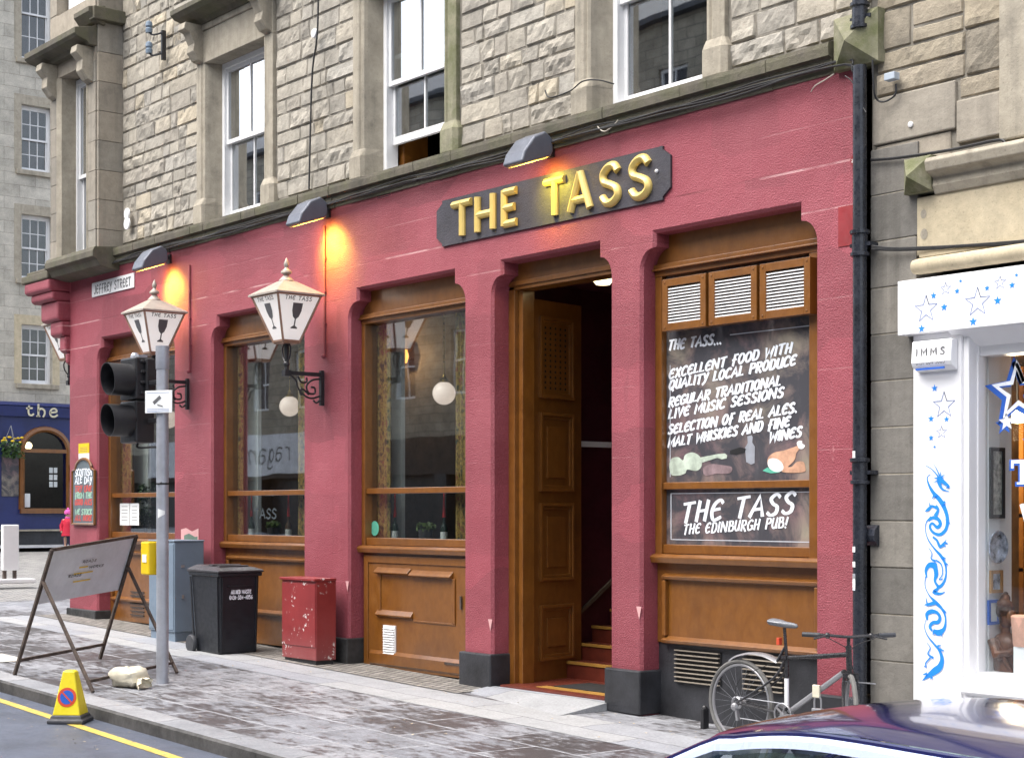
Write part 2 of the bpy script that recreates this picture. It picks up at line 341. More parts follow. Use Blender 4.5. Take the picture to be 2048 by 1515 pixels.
M['tile'] = mat('terracotta_tile', (.12, .022, .012), .45, var=.2, vscale=7)
M['nosing'] = mat('yellow_step_nosing', (.36, .19, .04), .5, var=.15)
M['mat'] = mat('black_door_mat', (.012, .011, .011), .95)
M['carve'] = mat('carved_brown_wood', (.13, .052, .026), .5, var=.35, vscale=9, bmp=.3, bscale=30)
M['globe'] = mat('opal_globe_glass', (.80, .70, .66), .2, emit=(1, .78, .66), estr=.30)
M['brass'] = mat('brass', (.65, .42, .12), .3, metal=.9)
M['lampwarm'] = mat('lit_sodium_lens', (1, .7, .2), .4, emit=(1, .62, .10), estr=7)
M['lampcream'] = mat('lit_cream_lens', (1, .9, .6), .4, emit=(1, .82, .45), estr=1.6)
M['lampspot'] = mat('lit_wall_lamp', (1, .6, .2), .4, emit=(1, .36, .07), estr=1.3)
M['cable'] = mat('black_cable_sheath', (.018, .018, .019), .6)
M['cablepale'] = mat('pale_cable_sheath', (.42, .38, .32), .6)
M['greybox'] = mat('grey_plastic_box', (.42, .48, .54), .5)
M['greyflood'] = mat('grey_floodlight_casting', (.14, .15, .18), .38, metal=.2, var=.15)
M['picture'] = mat('faded_print', (.42, .42, .38), .6, var=.5, vscale=20)
M['frameblk'] = mat('black_picture_frame', (.02, .02, .022), .4)
M['framewood'] = mat('pale_wood_frame', (.42, .24, .10), .5)
M['plate'] = mat('blue_and_white_plate', (.45, .5, .62), .25, var=.6, vscale=16)
M['lampshade'] = mat('pink_paper_shade', (.75, .42, .32), .8, var=.2, vscale=6)
M['brownshop'] = mat('brown_shop_shelving', (.17, .085, .03), .6, var=.5, vscale=2.2)
M['oldslate'] = mat('slate', (.05, .052, .06), .6, var=.2)
M['pinktri'] = mat('bare_pink_plaster', (.62, .34, .34), .8)
M['chalkred'] = mat('red_chalk', (.55, .09, .08), .8)
M['chalkgrn'] = mat('green_chalk', (.32, .52, .40), .8)
M['sbgrey'] = mat('grey_chalkboard', (.12, .15, .17), .6, var=.2)
M['violin'] = mat('pale_green_sign_paint', (.50, .58, .48), .6, var=.25, vscale=8)
M['ham'] = mat('peach_sign_paint', (.60, .34, .22), .6, var=.25, vscale=8)
M['mauve'] = mat('mauve_sign_paint', (.24, .17, .18), .6, var=.3, vscale=8)
M['tealp'] = mat('teal_sign_paint', (.10, .42, .30), .6, var=.2, vscale=8)
M['reflect'] = mat('pale_grey_fascia', (.70, .70, .71), .6)

# ---------------------------------------------------------------- mesh building
class MB:
    def __init__(s): s.v = []; s.f = []; s.mi = []; s.k = 0; s.tone = None
    def add(s, vs_, fs, tone=None):
        o = len(s.v); s.v += [Vector(p) for p in vs_]
        for q in fs: s.f.append([o+i for i in q]); s.mi.append(s.k)
        if s.tone is not None: s.tone += [tone if tone is not None else .5]*len(vs_)
        return o
    def box(s, x0, x1, y0, y1, z0, z1, tone=None):
        s.add([(x0, y0, z0), (x1, y0, z0), (x1, y1, z0), (x0, y1, z0), (x0, y0, z1), (x1, y0, z1), (x1, y1, z1), (x0, y1, z1)],
              [(0, 3, 2, 1), (4, 5, 6, 7), (0, 1, 5, 4), (1, 2, 6, 5), (2, 3, 7, 6), (3, 0, 4, 7)], tone); return s
    def bar(s, a, b, wd, dp, up=(0, 0, 1)):          # a beam of rectangular section
        a, b = Vector(a), Vector(b); d = (b-a).normalized(); up = Vector(up)
        if abs(d.dot(up)) > .95: up = Vector((0, 1, 0))
        r = d.cross(up).normalized(); u = r.cross(d)
        c = [r*sx*wd/2+u*sz*dp/2 for sx, sz in ((-1, -1), (1, -1), (1, 1), (-1, 1))]
        s.add([a+k for k in c]+[b+k for k in c], [(0, 1, 2, 3), (7, 6, 5, 4), (0, 4, 5, 1), (1, 5, 6, 2), (2, 6, 7, 3), (3, 7, 4, 0)]); return s
    def prism(s, poly, fn, a, b):                    # polygon of 2-D points, swept from a to b: fn(p, q, t)
        n = len(poly)
        s.add([fn(p, q, a) for p, q in poly]+[fn(p, q, b) for p, q in poly],
              [list(range(n))[::-1], list(range(n, 2*n))]+[(i, (i+1) % n, n+(i+1) % n, n+i) for i in range(n)]); return s
    def px(s, poly, x0, x1): return s.prism(poly, lambda p, q, t: (t, p, q), x0, x1)     # (y,z) along x
    def py(s, poly, y0, y1): return s.prism(poly, lambda p, q, t: (p, t, q), y0, y1)     # (x,z) along y
    def pz(s, poly, z0, z1): return s.prism(poly, lambda p, q, t: (p, q, t), z0, z1)     # (x,y) along z
    def tube(s, pts, r, n=8, closed=False):
        P = [Vector(p) for p in pts]; m = len(P)
        rr = r if isinstance(r, (list, tuple)) else [r]*m
        T = []
        for i in range(m):
            if closed: d = P[(i+1) % m]-P[i-1]
            else: d = P[min(i+1, m-1)]-P[max(i-1, 0)]
            T.append(d.normalized() if d.length > 1e-9 else Vector((0, 0, 1)))
        u = T[0].orthogonal().normalized(); V = []
        for i in range(m):
            u = (u-T[i]*u.dot(T[i]))
            u = u.normalized() if u.length > 1e-6 else T[i].orthogonal().normalized()
            b = T[i].cross(u)
            V += [P[i]+(u*math.cos(2*math.pi*k/n)+b*math.sin(2*math.pi*k/n))*rr[i] for k in range(n)]
        F = []
        for i in range(m if closed else m-1):
            j = (i+1) % m
            F += [(i*n+k, i*n+(k+1) % n, j*n+(k+1) % n, j*n+k) for k in range(n)]
        if not closed: F += [list(range(n))[::-1], list(range((m-1)*n, m*n))]
        s.add(V, F); return s
    def lathe(s, prof, c=(0, 0, 0), n=20, mat3=None, sq=False):
        c = Vector(c); V = []
        for r, z in prof:
            for k in range(n):
                a = 2*math.pi*k/n+(math.pi/4 if sq else 0); p = Vector((r*math.cos(a), r*math.sin(a), z))
                V.append(c+(mat3 @ p if mat3 else p))
        m = len(prof); F = [(i*n+k, i*n+(k+1) % n, (i+1)*n+(k+1) % n, (i+1)*n+k) for i in range(m-1) for k in range(n)]
        F += [list(range(n))[::-1], list(range((m-1)*n, m*n))]
        s.add(V, F); return s
    def ball(s, c, r, n=16, m=10, sc=(1, 1, 1)):
        prof = [(max(1e-4, math.sin(math.pi*i/m)), -math.cos(math.pi*i/m)) for i in range(m+1)]
        return s.lathe([(a*r, b*r) for a, b in prof], c, n, Matrix.Diagonal(sc).to_3x3())
    def disc(s, c, r, d, e, n=24):                   # flat disc, axes d and e
        c, d, e = Vector(c), Vector(d), Vector(e)
        s.add([c+d*r*math.cos(2*math.pi*k/n)+e*r*math.sin(2*math.pi*k/n) for k in range(n)], [list(range(n))]); return s
    def ribbon(s, pts, wd, nrm, th=.002):            # flat band along 3-D points, with rounded ends
        P = [Vector(p) for p in pts]; nrm = Vector(nrm).normalized(); m = len(P)
        ww = wd if isinstance(wd, (list, tuple)) else [wd]*m
        L = []; Rr = []
        for i in range(m):
            d = P[min(i+1, m-1)]-P[max(i-1, 0)]
            if d.length < 1e-9: d = Vector((1, 0, 0))
            d.normalize(); q = nrm.cross(d).normalized()
            if 0 < i < m-1:
                d1 = (P[i]-P[i-1]).normalized(); k = max(.5, abs(nrm.cross(d1).normalized().dot(q))); q = q/k
            e = d*ww[i]*.3*(-1 if i == 0 else 1 if i == m-1 else 0)
            L.append(P[i]+q*ww[i]/2+e*.6); Rr.append(P[i]-q*ww[i]/2+e*.6)
        off = nrm*th
        V = [p+off for p in L]+[p+off for p in Rr]
        s.add(V, [(i, i+1, m+i+1, m+i) for i in range(m-1)]); return s
    def build(s, name, material, parent=None, smooth=False, bevel=0, local=False, segs=2):
        me = bpy.data.meshes.new(name); me.from_pydata([tuple(p) for p in s.v], [], s.f)
        for k in (material if isinstance(material, (list, tuple)) else [material]): me.materials.append(k)
        if isinstance(material, (list, tuple)):
            for p, k in zip(me.polygons, s.mi): p.material_index = k
        if s.tone is not None:
            at = me.attributes.new('tone', 'FLOAT', 'POINT'); at.data.foreach_set('value', s.tone)
        b = bmesh.new(); b.from_mesh(me); bmesh.ops.recalc_face_normals(b, faces=b.faces[:]); b.to_mesh(me); b.free()
        if smooth:
            me.polygons.foreach_set('use_smooth', [True]*len(me.polygons))
            try: me.set_sharp_from_angle(angle=R(38))
            except Exception: pass
        o = bpy.data.objects.new(name, me); COL.objects.link(o)
        if parent is not None:
            o.parent = parent
            if not local: me.transform(world(parent).inverted())
        if bevel:
            bv = o.modifiers.new('bevel', 'BEVEL'); bv.width = bevel; bv.segments = segs; bv.limit_method = 'ANGLE'; bv.angle_limit = R(40)
            bv.harden_normals = False
        return o
def world(o):
    m = Matrix.LocRotScale(o.location, o.rotation_euler, o.scale)
    return world(o.parent) @ m if o.parent else m
def tag(o, label=None, cat=None, group=None, kind=None):
    for k, v in (('label', label), ('category', cat), ('group', group), ('kind', kind)):
        if v: o[k] = v
    return o
def thing(name, label, cat, loc=(0, 0, 0), rz=0, group=None):
    o = bpy.data.objects.new(name, None); COL.objects.link(o); o.location = loc; o.rotation_euler = (0, 0, rz)
    o.empty_display_size = .1
    return tag(o, label, cat, group)
def kids(o): return [c for c in bpy.data.objects if c.parent == o]
def copy_tree(o, parent=None):
    c = o.copy(); COL.objects.link(c)
    if parent is not None: c.parent = parent
    for k in kids(o):
        copy_tree(k, c)
    return c
def cat_rom(p, n=6, closed=False):
    out = []; m = len(p)
    for i in range(m if closed else m-1):
        a, b, c, d = (p[(i-1) % m] if closed or i > 0 else p[0]), p[i], p[(i+1) % m], (p[(i+2) % m] if closed or i < m-2 else p[m-1])
        for k in range(n):
            t = k/n
            out.append(tuple(.5*((2*b[j])+(-a[j]+c[j])*t+(2*a[j]-5*b[j]+4*c[j]-d[j])*t*t+(-a[j]+3*b[j]-3*c[j]+d[j])*t**3) for j in range(len(b))))
    if closed: out.append(out[0])
    else: out.append(tuple(p[-1]))
    return out
# brush capitals: width, strokes ('c' = curved)
C_ = [(.62, .84), (.42, 1), (.14, .80), (.04, .40), (.22, .02), (.62, .14)]
GL = {
 'A': (.74, [[(0, 0), (.42, 1), (.72, 0)], [(.16, .33), (.62, .36)]]), 'B': (.66, [[(.1, 0), (.1, 1)], ('c', [(.08, 1), (.48, .93), (.46, .6), (.12, .53)]), ('c', [(.12, .53), (.6, .46), (.58, .06), (.06, 0)])]),
 'C': (.62, [('c', C_)]), 'D': (.70, [[(.1, 0), (.12, 1)], ('c', [(.04, 1), (.5, .92), (.66, .5), (.48, .06), (.04, 0)])]),
 'E': (.62, [('c', C_), [(.1, .52), (.5, .56)]]), 'F': (.62, [[(.2, -.12), (.28, 1)], [(.22, .98), (.66, 1)], [(.02, .48), (.5, .5)]]),
 'G': (.68, [('c', C_), [(.64, .12), (.64, .44), (.38, .44)]]), 'H': (.70, [[(.08, 0), (.12, 1)], [(.58, 0), (.62, 1)], [(.08, .5), (.62, .52)]]),
 'I': (.22, [[(.1, 0), (.12, 1)]]), 'J': (.5, [('c', [(.42, 1), (.42, .25), (.22, 0), (.02, .15)])]), 'K': (.66, [[(.1, 0), (.12, 1)], [(.62, 1), (.14, .46), (.66, -.05)]]),
 'L': (.56, [[(.12, 1), (.08, .04), (.56, .08)]]), 'M': (.86, [[(.04, 0), (.12, 1), (.40, .34), (.74, 1), (.80, 0)]]),
 'N': (.84, [[(.06, 0), (.08, 1)], [(.08, 1), (.72, .0)], [(.72, 0), (.76, 1)]]), 'O': (.66, [('o', [(.34, 1), (.08, .75), (.05, .3), (.3, 0), (.58, .28), (.6, .75)])]),
 'P': (.62, [[(.1, 0), (.12, 1)], ('c', [(.04, 1), (.52, .95), (.55, .58), (.14, .48)])]), 'Q': (.68, [('o', [(.34, 1), (.08, .75), (.05, .3), (.3, 0), (.58, .28), (.6, .75)]), [(.34, .25), (.62, -.2)]]),
 'R': (.68, [[(.1, 0), (.12, 1)], ('c', [(.04, 1), (.52, .95), (.55, .58), (.16, .5)]), [(.2, .5), (.68, -.08)]]),
 'S': (.62, [('c', [(.60, .84), (.38, 1), (.12, .80), (.26, .56), (.52, .38), (.50, .10), (.24, 0), (.02, .14)])]),
 'T': (.66, [[(.30, 0), (.36, .98)], [(0, .96), (.70, 1)]]), 'U': (.64, [('c', [(.08, 1), (.06, .28), (.28, 0), (.52, .2), (.60, 1)]), [(.56, .5), (.6, 0)]]),
 'V': (.66, [[(.06, 1), (.28, 0), (.64, 1)]]), 'W': (.92, [[(.04, 1), (.18, 0), (.46, .8), (.62, 0), (.90, 1)]]), 'X': (.64, [[(.04, 1), (.6, 0)], [(.6, 1), (.04, 0)]]),
 'Y': (.64, [[(.06, 1), (.3, .5)], ('c', [(.62, 1), (.42, .4), (.3, .05), (.04, -.22)])]), 'Z': (.6, [[(.05, 1), (.58, 1), (.05, 0), (.6, 0)]]),
 '.': (.22, [[(.08, 0), (.14, .08)]]), '!': (.26, [[(.12, .3), (.2, 1)], [(.08, 0), (.12, .08)]]), '-': (.4, [[(.05, .45), (.35, .45)]]), ' ': (.42, []), '_': (.5, [[(0, .05), (.5, .02)]]),
 '0': (.6, [('o', [(.3, 1), (.06, .7), (.06, .3), (.3, 0), (.54, .3), (.54, .7)])]), '1': (.4, [[(.05, .75), (.22, 1), (.22, 0)]]), '2': (.58, [('c', [(.06, .78), (.28, 1), (.5, .75), (.3, .4), (.05, .02)]), [(.05, .02), (.56, .02)]]),
 '3': (.56, [('c', [(.08, .85), (.3, 1), (.5, .78), (.25, .54)]), ('c', [(.25, .54), (.54, .4), (.45, .05), (.2, 0), (.03, .15)])]), '4': (.6, [[(.42, 0), (.42, 1), (.03, .3), (.58, .3)]]),
 '5': (.58, [[(.52, 1), (.1, 1), (.08, .58)], ('c', [(.08, .58), (.4, .62), (.54, .32), (.35, .02), (.04, .08)])]), '6': (.58, [('c', [(.48, .95), (.2, .75), (.06, .3), (.3, 0), (.52, .28), (.32, .52), (.08, .35)])]),
}
def strokes(ch):
    wd, st = GL[ch]; out = []
    for k in st:
        if isinstance(k, tuple): out.append(cat_rom(k[1], 5, k[0] == 'o'))
        else: out.append(k)
    return wd, out
def callig(P, sw, up):                             # broad-brush strokes: thick downstrokes, thin cross strokes, tapered ends
    out = []
    for i in range(len(P)):
        d = (P[min(i+1, len(P)-1)]-P[max(i-1, 0)]).normalized(); out.append(sw*(.66+.55*abs(d.dot(up)))*(.82 if i in (0, len(P)-1) and len(P) > 3 else 1))
    return out
def letters(mb, s, A, B, h, sw, nrm=(0, -1, 0), slant=.18, up=(0, 0, 1), gap=.13, th0=.002, jit=0.0):
    A, B, up = Vector(A), Vector(B), Vector(up); adv = 0; items = []
    for ch in s:
        wd, st = strokes(ch); items.append((adv, st)); adv += wd+gap
    adv -= gap; d = (B-A); L = d.length; k = L/adv; d.normalize(); th = th0; rnd = random.Random(len(s)*31+1)
    for a, st in items:
        jy = rnd.uniform(-jit, jit)*h
        for q in st:
            pts = [A+d*((a+x)*k+slant*(y-.0)*h)+up*(y*h+jy) for x, y in q]
            mb.ribbon(pts, callig(pts, sw, up) if slant else sw, nrm, th); th += .00012
    return mb
def solid_stroke(mb, pts, wd, dp, nrm):            # raised letter stroke with a ridge down its middle
    P = [Vector(p) for p in pts]; nrm = Vector(nrm); m = len(P); V = []
    prof = [(-.5, 0), (-.5, .35), (-.34, .72), (0, 1), (.34, .72), (.5, .35), (.5, 0)]; n = len(prof)
    for i in range(m):
        d = (P[min(i+1, m-1)]-P[max(i-1, 0)]).normalized(); q = nrm.cross(d).normalized()
        if 0 < i < m-1:
            d1 = (P[i]-P[i-1]).normalized(); q = q/max(.5, nrm.cross(d1).normalized().dot(q))
        V += [P[i]+q*a*wd+nrm*b*dp for a, b in prof]
    F = [(i*n+k, i*n+(k+1) % n, (i+1)*n+(k+1) % n, (i+1)*n+k) for i in range(m-1) for k in range(n)]
    F += [list(range(n))[::-1], list(range((m-1)*n, m*n))]
    mb.add(V, F)
def star(c, r, ins=.4, rot=0, n=5):
    return [(c[0]+(r if k % 2 == 0 else r*ins)*math.sin(rot+math.pi*k/n), c[1]+(r if k % 2 == 0 else r*ins)*math.cos(rot+math.pi*k/n)) for k in range(2*n)]
FACE = (0, -1, 0)

# ================================================================ THE SETTING
def sheet(name, m, x0, x1, y0, y1, dz, nx=24, label=None):
    mb = MB(); V = []
    for i in range(nx+1):
        x = x0+(x1-x0)*i/nx
        V += [(x, y0, g(x)+dz), (x, y1, g(x)+dz)]
    mb.add(V, [(2*i, 2*i+2, 2*i+3, 2*i+1) for i in range(nx)])
    o = mb.build(name, m); tag(o, label, kind='structure'); return o
KY = -3.86
sheet('ground', M['asphalt'], -240, 240, -260, 260, -.30, 60)
sheet('road', M['asphalt'], -60, 30, -13.8, KY+.02, -.12, 60)
sheet('side_street', M['cobbles'], -44.2, -26.2, KY+.02, 40, -.095, 24)
sheet('side_street_pavement', M['slabs'], -46.2, -44.2, KY-2, 40, .02, 6)
sheet('far_pavement', M['slabs'], -60, 30, -20, -13.8, 0, 30)
sheet('pavement', M['flags'], -26.2, 12, KY+.28, .5, -.006, 40)
sheet('paving_slabs', M['slabs'], -23.4, 12, -1.28, -.50, -.002, 40)
sheet('sett_strip', M['setts'], -23.4, -12.9, -.52, .4, .003, 24)
sheet('corner_pavement', M['flags'], -26.2, -23.27, .5, 30, -.005, 6)
tp = sheet('tactile_paving', M['tactile'], -18.6, -17.75, KY+.32, -2.9, .002, 4)
mb = MB(); V = []
for i in range(41):
    x = -26.2+(38.2*i)/40; z = g(x)
    V += [(x, KY, z-.14), (x, KY, z-.02), (x, KY+.02, z), (x, KY+.30, z), (x, KY+.30, z-.1)]
mb.add(V, [(5*i+k, 5*i+5+k, 5*i+6+k, 5*i+1+k) for i in range(40) for k in range(4)])
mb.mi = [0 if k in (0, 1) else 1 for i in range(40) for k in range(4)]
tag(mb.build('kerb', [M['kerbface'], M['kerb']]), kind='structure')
# yellow line: through two measured points
a, b = G(0, 1400, -.12), G(330, 1508, -.12)
mb = MB(); V = []
dy = (b.y-a.y)/(b.x-a.x)
for i in range(31):
    x = -25+i*.9; y = a.y+dy*(x-a.x)
    V += [(x, y-.05, g(x)-.116), (x, y+.05, g(x)-.116)]
mb.add(V, [(2*i, 2*i+2, 2*i+3, 2*i+1) for i in range(30)])
tag(mb.build('road_marking', M['yline']), 'worn single yellow line along the kerb', kind='structure')

# ================================================================ THE PUB
pub = thing('pub_building', 'stone building with a maroon painted pub front and sash windows above', 'building', (-15.5, 0, 0))
XL, XR = -23.27, -8.21
BAYS = [(-22.30, -19.90, .15), (-18.84, -16.59, .15), (-15.60, -13.43, .18), (-12.95, -11.18, .16), (-10.75, -8.705, .17)]
ZL, ZS = 4.42, 4.10
def bay_outline(x0, x1, ins, zb, e=0.0):            # shouldered opening, e = enlargement
    def side(x, s):
        p = [(x-s*e, zb), (x-s*e, ZS-e*.4)]
        for k in range(1, 9):
            t = k/8*math.pi/2
            p.append((x-s*e+s*(ins)*(1-math.cos(t)), ZS-e*.4+.20*math.sin(t)))
        p.append((x+s*(ins-e), ZL+e))
        return p
    return side(x0, 1)+side(x1, -1)[::-1]
def wall_with_openings(mb, x0, x1, z0f, z1, holes, y0, ch, yb):
    # front face with chamfered openings
    outer = [Vector((x0, y0, z0f)), Vector((x1, y0, z0f)), Vector((x1, y0, z1)), Vector((x0, y0, z1))]
    loops = [[Vector((p, y0, q)) for p, q in bay_outline(*h, z0f+.03, ch)] for h in holes]
    tris = geometry.tessellate_polygon([outer]+loops)
    flat = outer+[p for lp in loops for p in lp]
    mb.add(flat, [tuple(t) for t in tris])
    for h in holes:
        A = bay_outline(*h, z0f+.03, ch); B = bay_outline(*h, z0f+.03, 0); n = len(A)
        V = [(p, y0, q) for p, q in A]+[(p, y0+ch, q) for p, q in B]+[(p, yb, q) for p, q in B]
        mb.add(V, [(i, i+1, n+i+1, n+i) for i in range(n-1)]+[(n+i, n+i+1, 2*n+i+1, 2*n+i) for i in range(n-1)])
mb = MB()
wall_with_openings(mb, XL, XR, -.3, 5.46, BAYS, 0, .028, .26)
mb.add([(XL, 0, -.3), (XL, 6, -.3), (XL, 6, 5.46), (XL, 0, 5.46)], [(0, 1, 2, 3)])
mb.build('render_wall', M['red'], pub)
# square lower part of the piers above the plinths with pale triangular stops, and black plinths
piers = [(XL, -22.30), (-19.90, -18.84), (-16.59, -15.60), (-13.43, -12.95), (-11.18, -10.75), (-8.705, XR)]
for i, (a0, a1) in enumerate(piers):
    lo = g((a0+a1)/2)
    mb = MB(); zt = .445 if i < 5 else .42
    mb.box(a0-.025, a1+.025, -.05, .30, lo-.12 if i != 4 else lo+.0, zt)
    mb.build('plinth', M['plinth'] if i > 2 else M['dirtyplinth'], pub, bevel=.015)
for a1, z0 in ((-15.60, 1.02), (-12.95, .72), (-10.75, .95)):
    mb = MB(); x = a1-.012
    mb.add([(x-.055, -.004, z0+.08), (x+.012, -.004, z0+.08), (x-.016, -.004, z0-.04), (x-.055, .02, z0+.08)], [(0, 1, 2)])
    mb.build('chamfer_stop', M['pinktri'], pub)
# ---- shop windows in three bays
def curtain(mb, x0, x1, y, z0, z1, amp=.035, n=26):
    V = []
    for i in range(n+1):
        t = i/n; x = x0+(x1-x0)*t; yy = y+amp*math.sin(t*math.pi*7+.4)
        V += [(x, yy, z0), (x+.01*math.sin(t*9), yy*1.0, z1)]
    mb.add(V, [(2*i, 2*i+2, 2*i+3, 2*i+1) for i in range(n)])
YF = .17
def frame_rect(mb, x0, x1, z0, z1, wd, y0, y1):
    mb.box(x0, x0+wd, y0, y1, z0, z1); mb.box(x1-wd, x1, y0, y1, z0, z1)
    mb.box(x0+wd, x1-wd, y0, y1, z1-wd, z1); mb.box(x0+wd, x1-wd, y0, y1, z0, z0+wd)
for bi, (x0, x1, ins) in enumerate(BAYS):
    if bi == 3: continue
    lo = g((x0+x1)/2)
    m = MB()                                             # frame: posts, head, sill and stall board
    pw_ = .085 if bi == 4 else .07
    pr_ = .21 if bi == 4 else pw_
    m.box(x0+.0, x0+pw_, YF, .34, 1.5, 4.05); m.box(x1-pr_, x1, YF, .34, 1.5, 4.05)
    m.box(x0-.02, x1+.02, YF+.012, .36, 4.16, 4.52)      # plain head board
    m.box(x0, x1, YF-.025, .34, 4.115, 4.16); m.box(x0, x1, YF-.005, .34, 4.05, 4.115)
    m.box(x0, x1, YF-.045, .34, 4.10, 4.117)
    m.box(x0+pw_, x1-pr_, YF+.02, .33, 2.10, 2.165)      # transom
    m.box(x0+pw_, x1-pr_, YF+.02, .33, 1.515, 1.60)
    win = m.build('shop_window', M['wood'], pub, bevel=.006)
    s = MB(); s.px([(YF-.065, 1.475), (YF-.065, 1.487), (YF-.03, 1.51), (.30, 1.515), (.30, 1.43), (YF-.05, 1.43)], x0-.01, x1+.01)
    s.build('sill', M['wood'], win, bevel=.004)
    if bi != 4:
        p = MB(); p.box(x0+.05, x1-.05, .27, .276, 1.58, 2.11); p.box(x0+.05, x1-.05, .27, .276, 2.155, 4.06)
        p.build('pane', M['glass'], win)
    st = MB()                                            # stall board below the sill
    zb = lo+.02 if bi != 4 else .70
    st.box(x0, x1, YF+.03, .34, zb, 1.45)
    sb = st.build('stall_board', M['wood'], pub, bevel=.004)
    if bi in (0, 1, 4):
        zt = 1.32; zq = .72 if bi == 4 else .62
        q = MB(); xa, xb = x0+.10, x1-.10
        wq = .055
        for (ya, yb_, w_) in ((YF-.025, YF+.03, .045),):
            q.px([(ya, zt-.01), (YF+.03, zt+.02), (YF+.03, zt-.05), (ya+.01, zt-.04)], xa, xb)
            q.px([(ya, zq+.01), (YF+.03, zq+.045), (YF+.03, zq-.03), (ya+.01, zq-.02)], xa, xb)
            q.box(xa, xa+w_, ya+.012, YF+.03, zq+.045, zt-.05); q.box(xb-w_, xb, ya+.012, YF+.03, zq+.045, zt-.05)
        q.build('moulding', M['wood'], sb, bevel=.006)
    if bi in (0, 1):
        v = MB(); c = x0+.70 if bi == 0 else x0+1.70
        for k in range(7): v.box(c, c+.42, YF+.01, YF+.03, lo+.12+k*.055, lo+.135+k*.055)
        v.build('vent_slats', M['dark'], sb)
# bay 3: access hatch with weather boards and a white vent
x0, x1, _ = BAYS[2]; lo = g(-14.5)
h = MB(); frame_rect(h, x0+.06, x1-.06, lo+.0, 1.40, .085, YF-.01, YF+.03)
h.box(x0+.145, x1-.145, YF+.003, YF+.03, lo+.08, 1.315)
hatch = h.build('access_hatch', M['wood'], pub, bevel=.005)
h = MB()
def weather(mb, xa, xb, z, d=.055): mb.px([(YF-d, z-.03), (YF-d, z-.018), (YF+.003, z+.035), (YF+.003, z-.05)], xa, xb)
weather(h, -15.28, -14.62, 1.235); weather(h, -14.60, -13.84, 1.22)
h.box(-15.26, -15.20, YF-.012, YF+.003, .78, 1.19); h.box(-13.86, -13.80, YF-.012, YF+.003, .70, 1.18)
weather(h, -15.28, -14.58, .755, .035); h.box(-14.56, -13.80, YF-.006, YF+.003, .68, .70)
h.px([(YF-.03, lo+.16), (YF-.002, lo+.20), (YF-.002, lo+.02), (YF-.03, lo+.05)], -15.40, -13.62)
h.build('hatch_board', M['wood'], hatch, bevel=.004)
h = MB(); c = W(777, 1280, YF-.02)
h.box(c.x-.12, c.x+.12, YF-.012, YF+.002, c.z-.17, c.z+.17)
for k in range(11): h.px([(YF-.03, c.z-.15+k*.028), (YF-.012, c.z-.15+k*.028+.016), (YF-.012, c.z-.15+k*.028-.004)], c.x-.105, c.x+.105)
h.build('hatch_vent', M['white'], hatch)
h = MB()
h.box(-13.70, -13.675, YF-.022, YF-.008, .86, 1.0)
h.box(-13.95, -13.62, YF-.038, YF-.028, .26, .285)
h.build('hatch_hinge', M['rust'], hatch)
# bay 5: louvred vent boxes, board frame, black dado with grilles
x0, x1, _ = BAYS[4]
pz = [(1318, 1408), (1411, 1510), (1513, 1617)]
for (pa, pb) in pz:
    xa, xb = WX(pa+2, .05), WX(pb-1, .05)
    v = MB(); frame_rect(v, xa, xb, 3.53, 4.00, .068, .075, .17)
    v.box(xa+.06, xb-.06, .15, .16, 3.58, 3.95)
    for zz in (3.56, 3.97):
        for xx in (xa+.035, xb-.035): v.box(xx-.008, xx+.008, .069, .076, zz-.008, zz+.008)
    o = v.build('louvre_vent', M['wood'], pub, bevel=.005)
    s = MB()
    for k in range(12):
        z = 3.600+k*.0275; s.px([(.085, z), (.085, z+.012), (.145, z+.024), (.145, z+.014)], xa+.068, xb-.068)
    s.build('louvre_slat', M['white'], o)
d = MB(); d.box(x0+.0, x1, YF+.05, .34, -.1, .70); dd = d.build('dado', M['plinth'], pub)
for (pa, pb, za, zb) in ((1346, 1434, .36, .64), (1482, 1562, .36, .66)):
    xa, xb = WX(pa, YF), WX(pb, YF); v = MB()
    v.box(xa-.01, xb+.01, YF+.042, YF+.047, za-.01, zb+.01)
    gr = v.build('grille_recess', M['void'], dd)
    v = MB()
    for k in range(8):
        z = za+(zb-za)*k/7; v.box(xa, xb, YF+.012, YF+.040, z-.0045, z+.0045)
    v.build('grille_slat', mat('dusty_grille_paint', (.30, .26, .21), .6), gr)
# ---- doorway
x0, x1, _ = BAYS[3]; lo = g(-12)
m = MB()
m.box(x0, x0+.10, YF+.04, .42, lo, 4.2); m.box(x0+.10, x0+.17, YF+.09, .42, lo, 4.16)
m.box(x1-.10, x1, YF+.04, .42, lo, 4.2); m.box(x0, x1, YF+.04, .42, 4.16, 4.52); m.box(x0, x1, YF+.02, YF+.04, 4.20, 4.25)
df = m.build('door_frame', M['wood'], pub, bevel=.006)
door = MB(); LW, LH, LT = .86, 3.97, .055; Z0 = lo+.06
door.box(0, LW, 0, LT, 0, LH)
do = door.build('door', M['wood'], pub, local=True, bevel=.004)
do.location = Vector((-12.84, .40, Z0))-pub.location; do.rotation_euler = (0, 0, R(100))
pan = [(.18, 1.02), (1.14, 2.06), (2.20, 3.02), (3.10, 3.80)]
pan = [(.22, .80), (1.05, 1.86), (1.98, 2.80), (2.95, 3.80)]
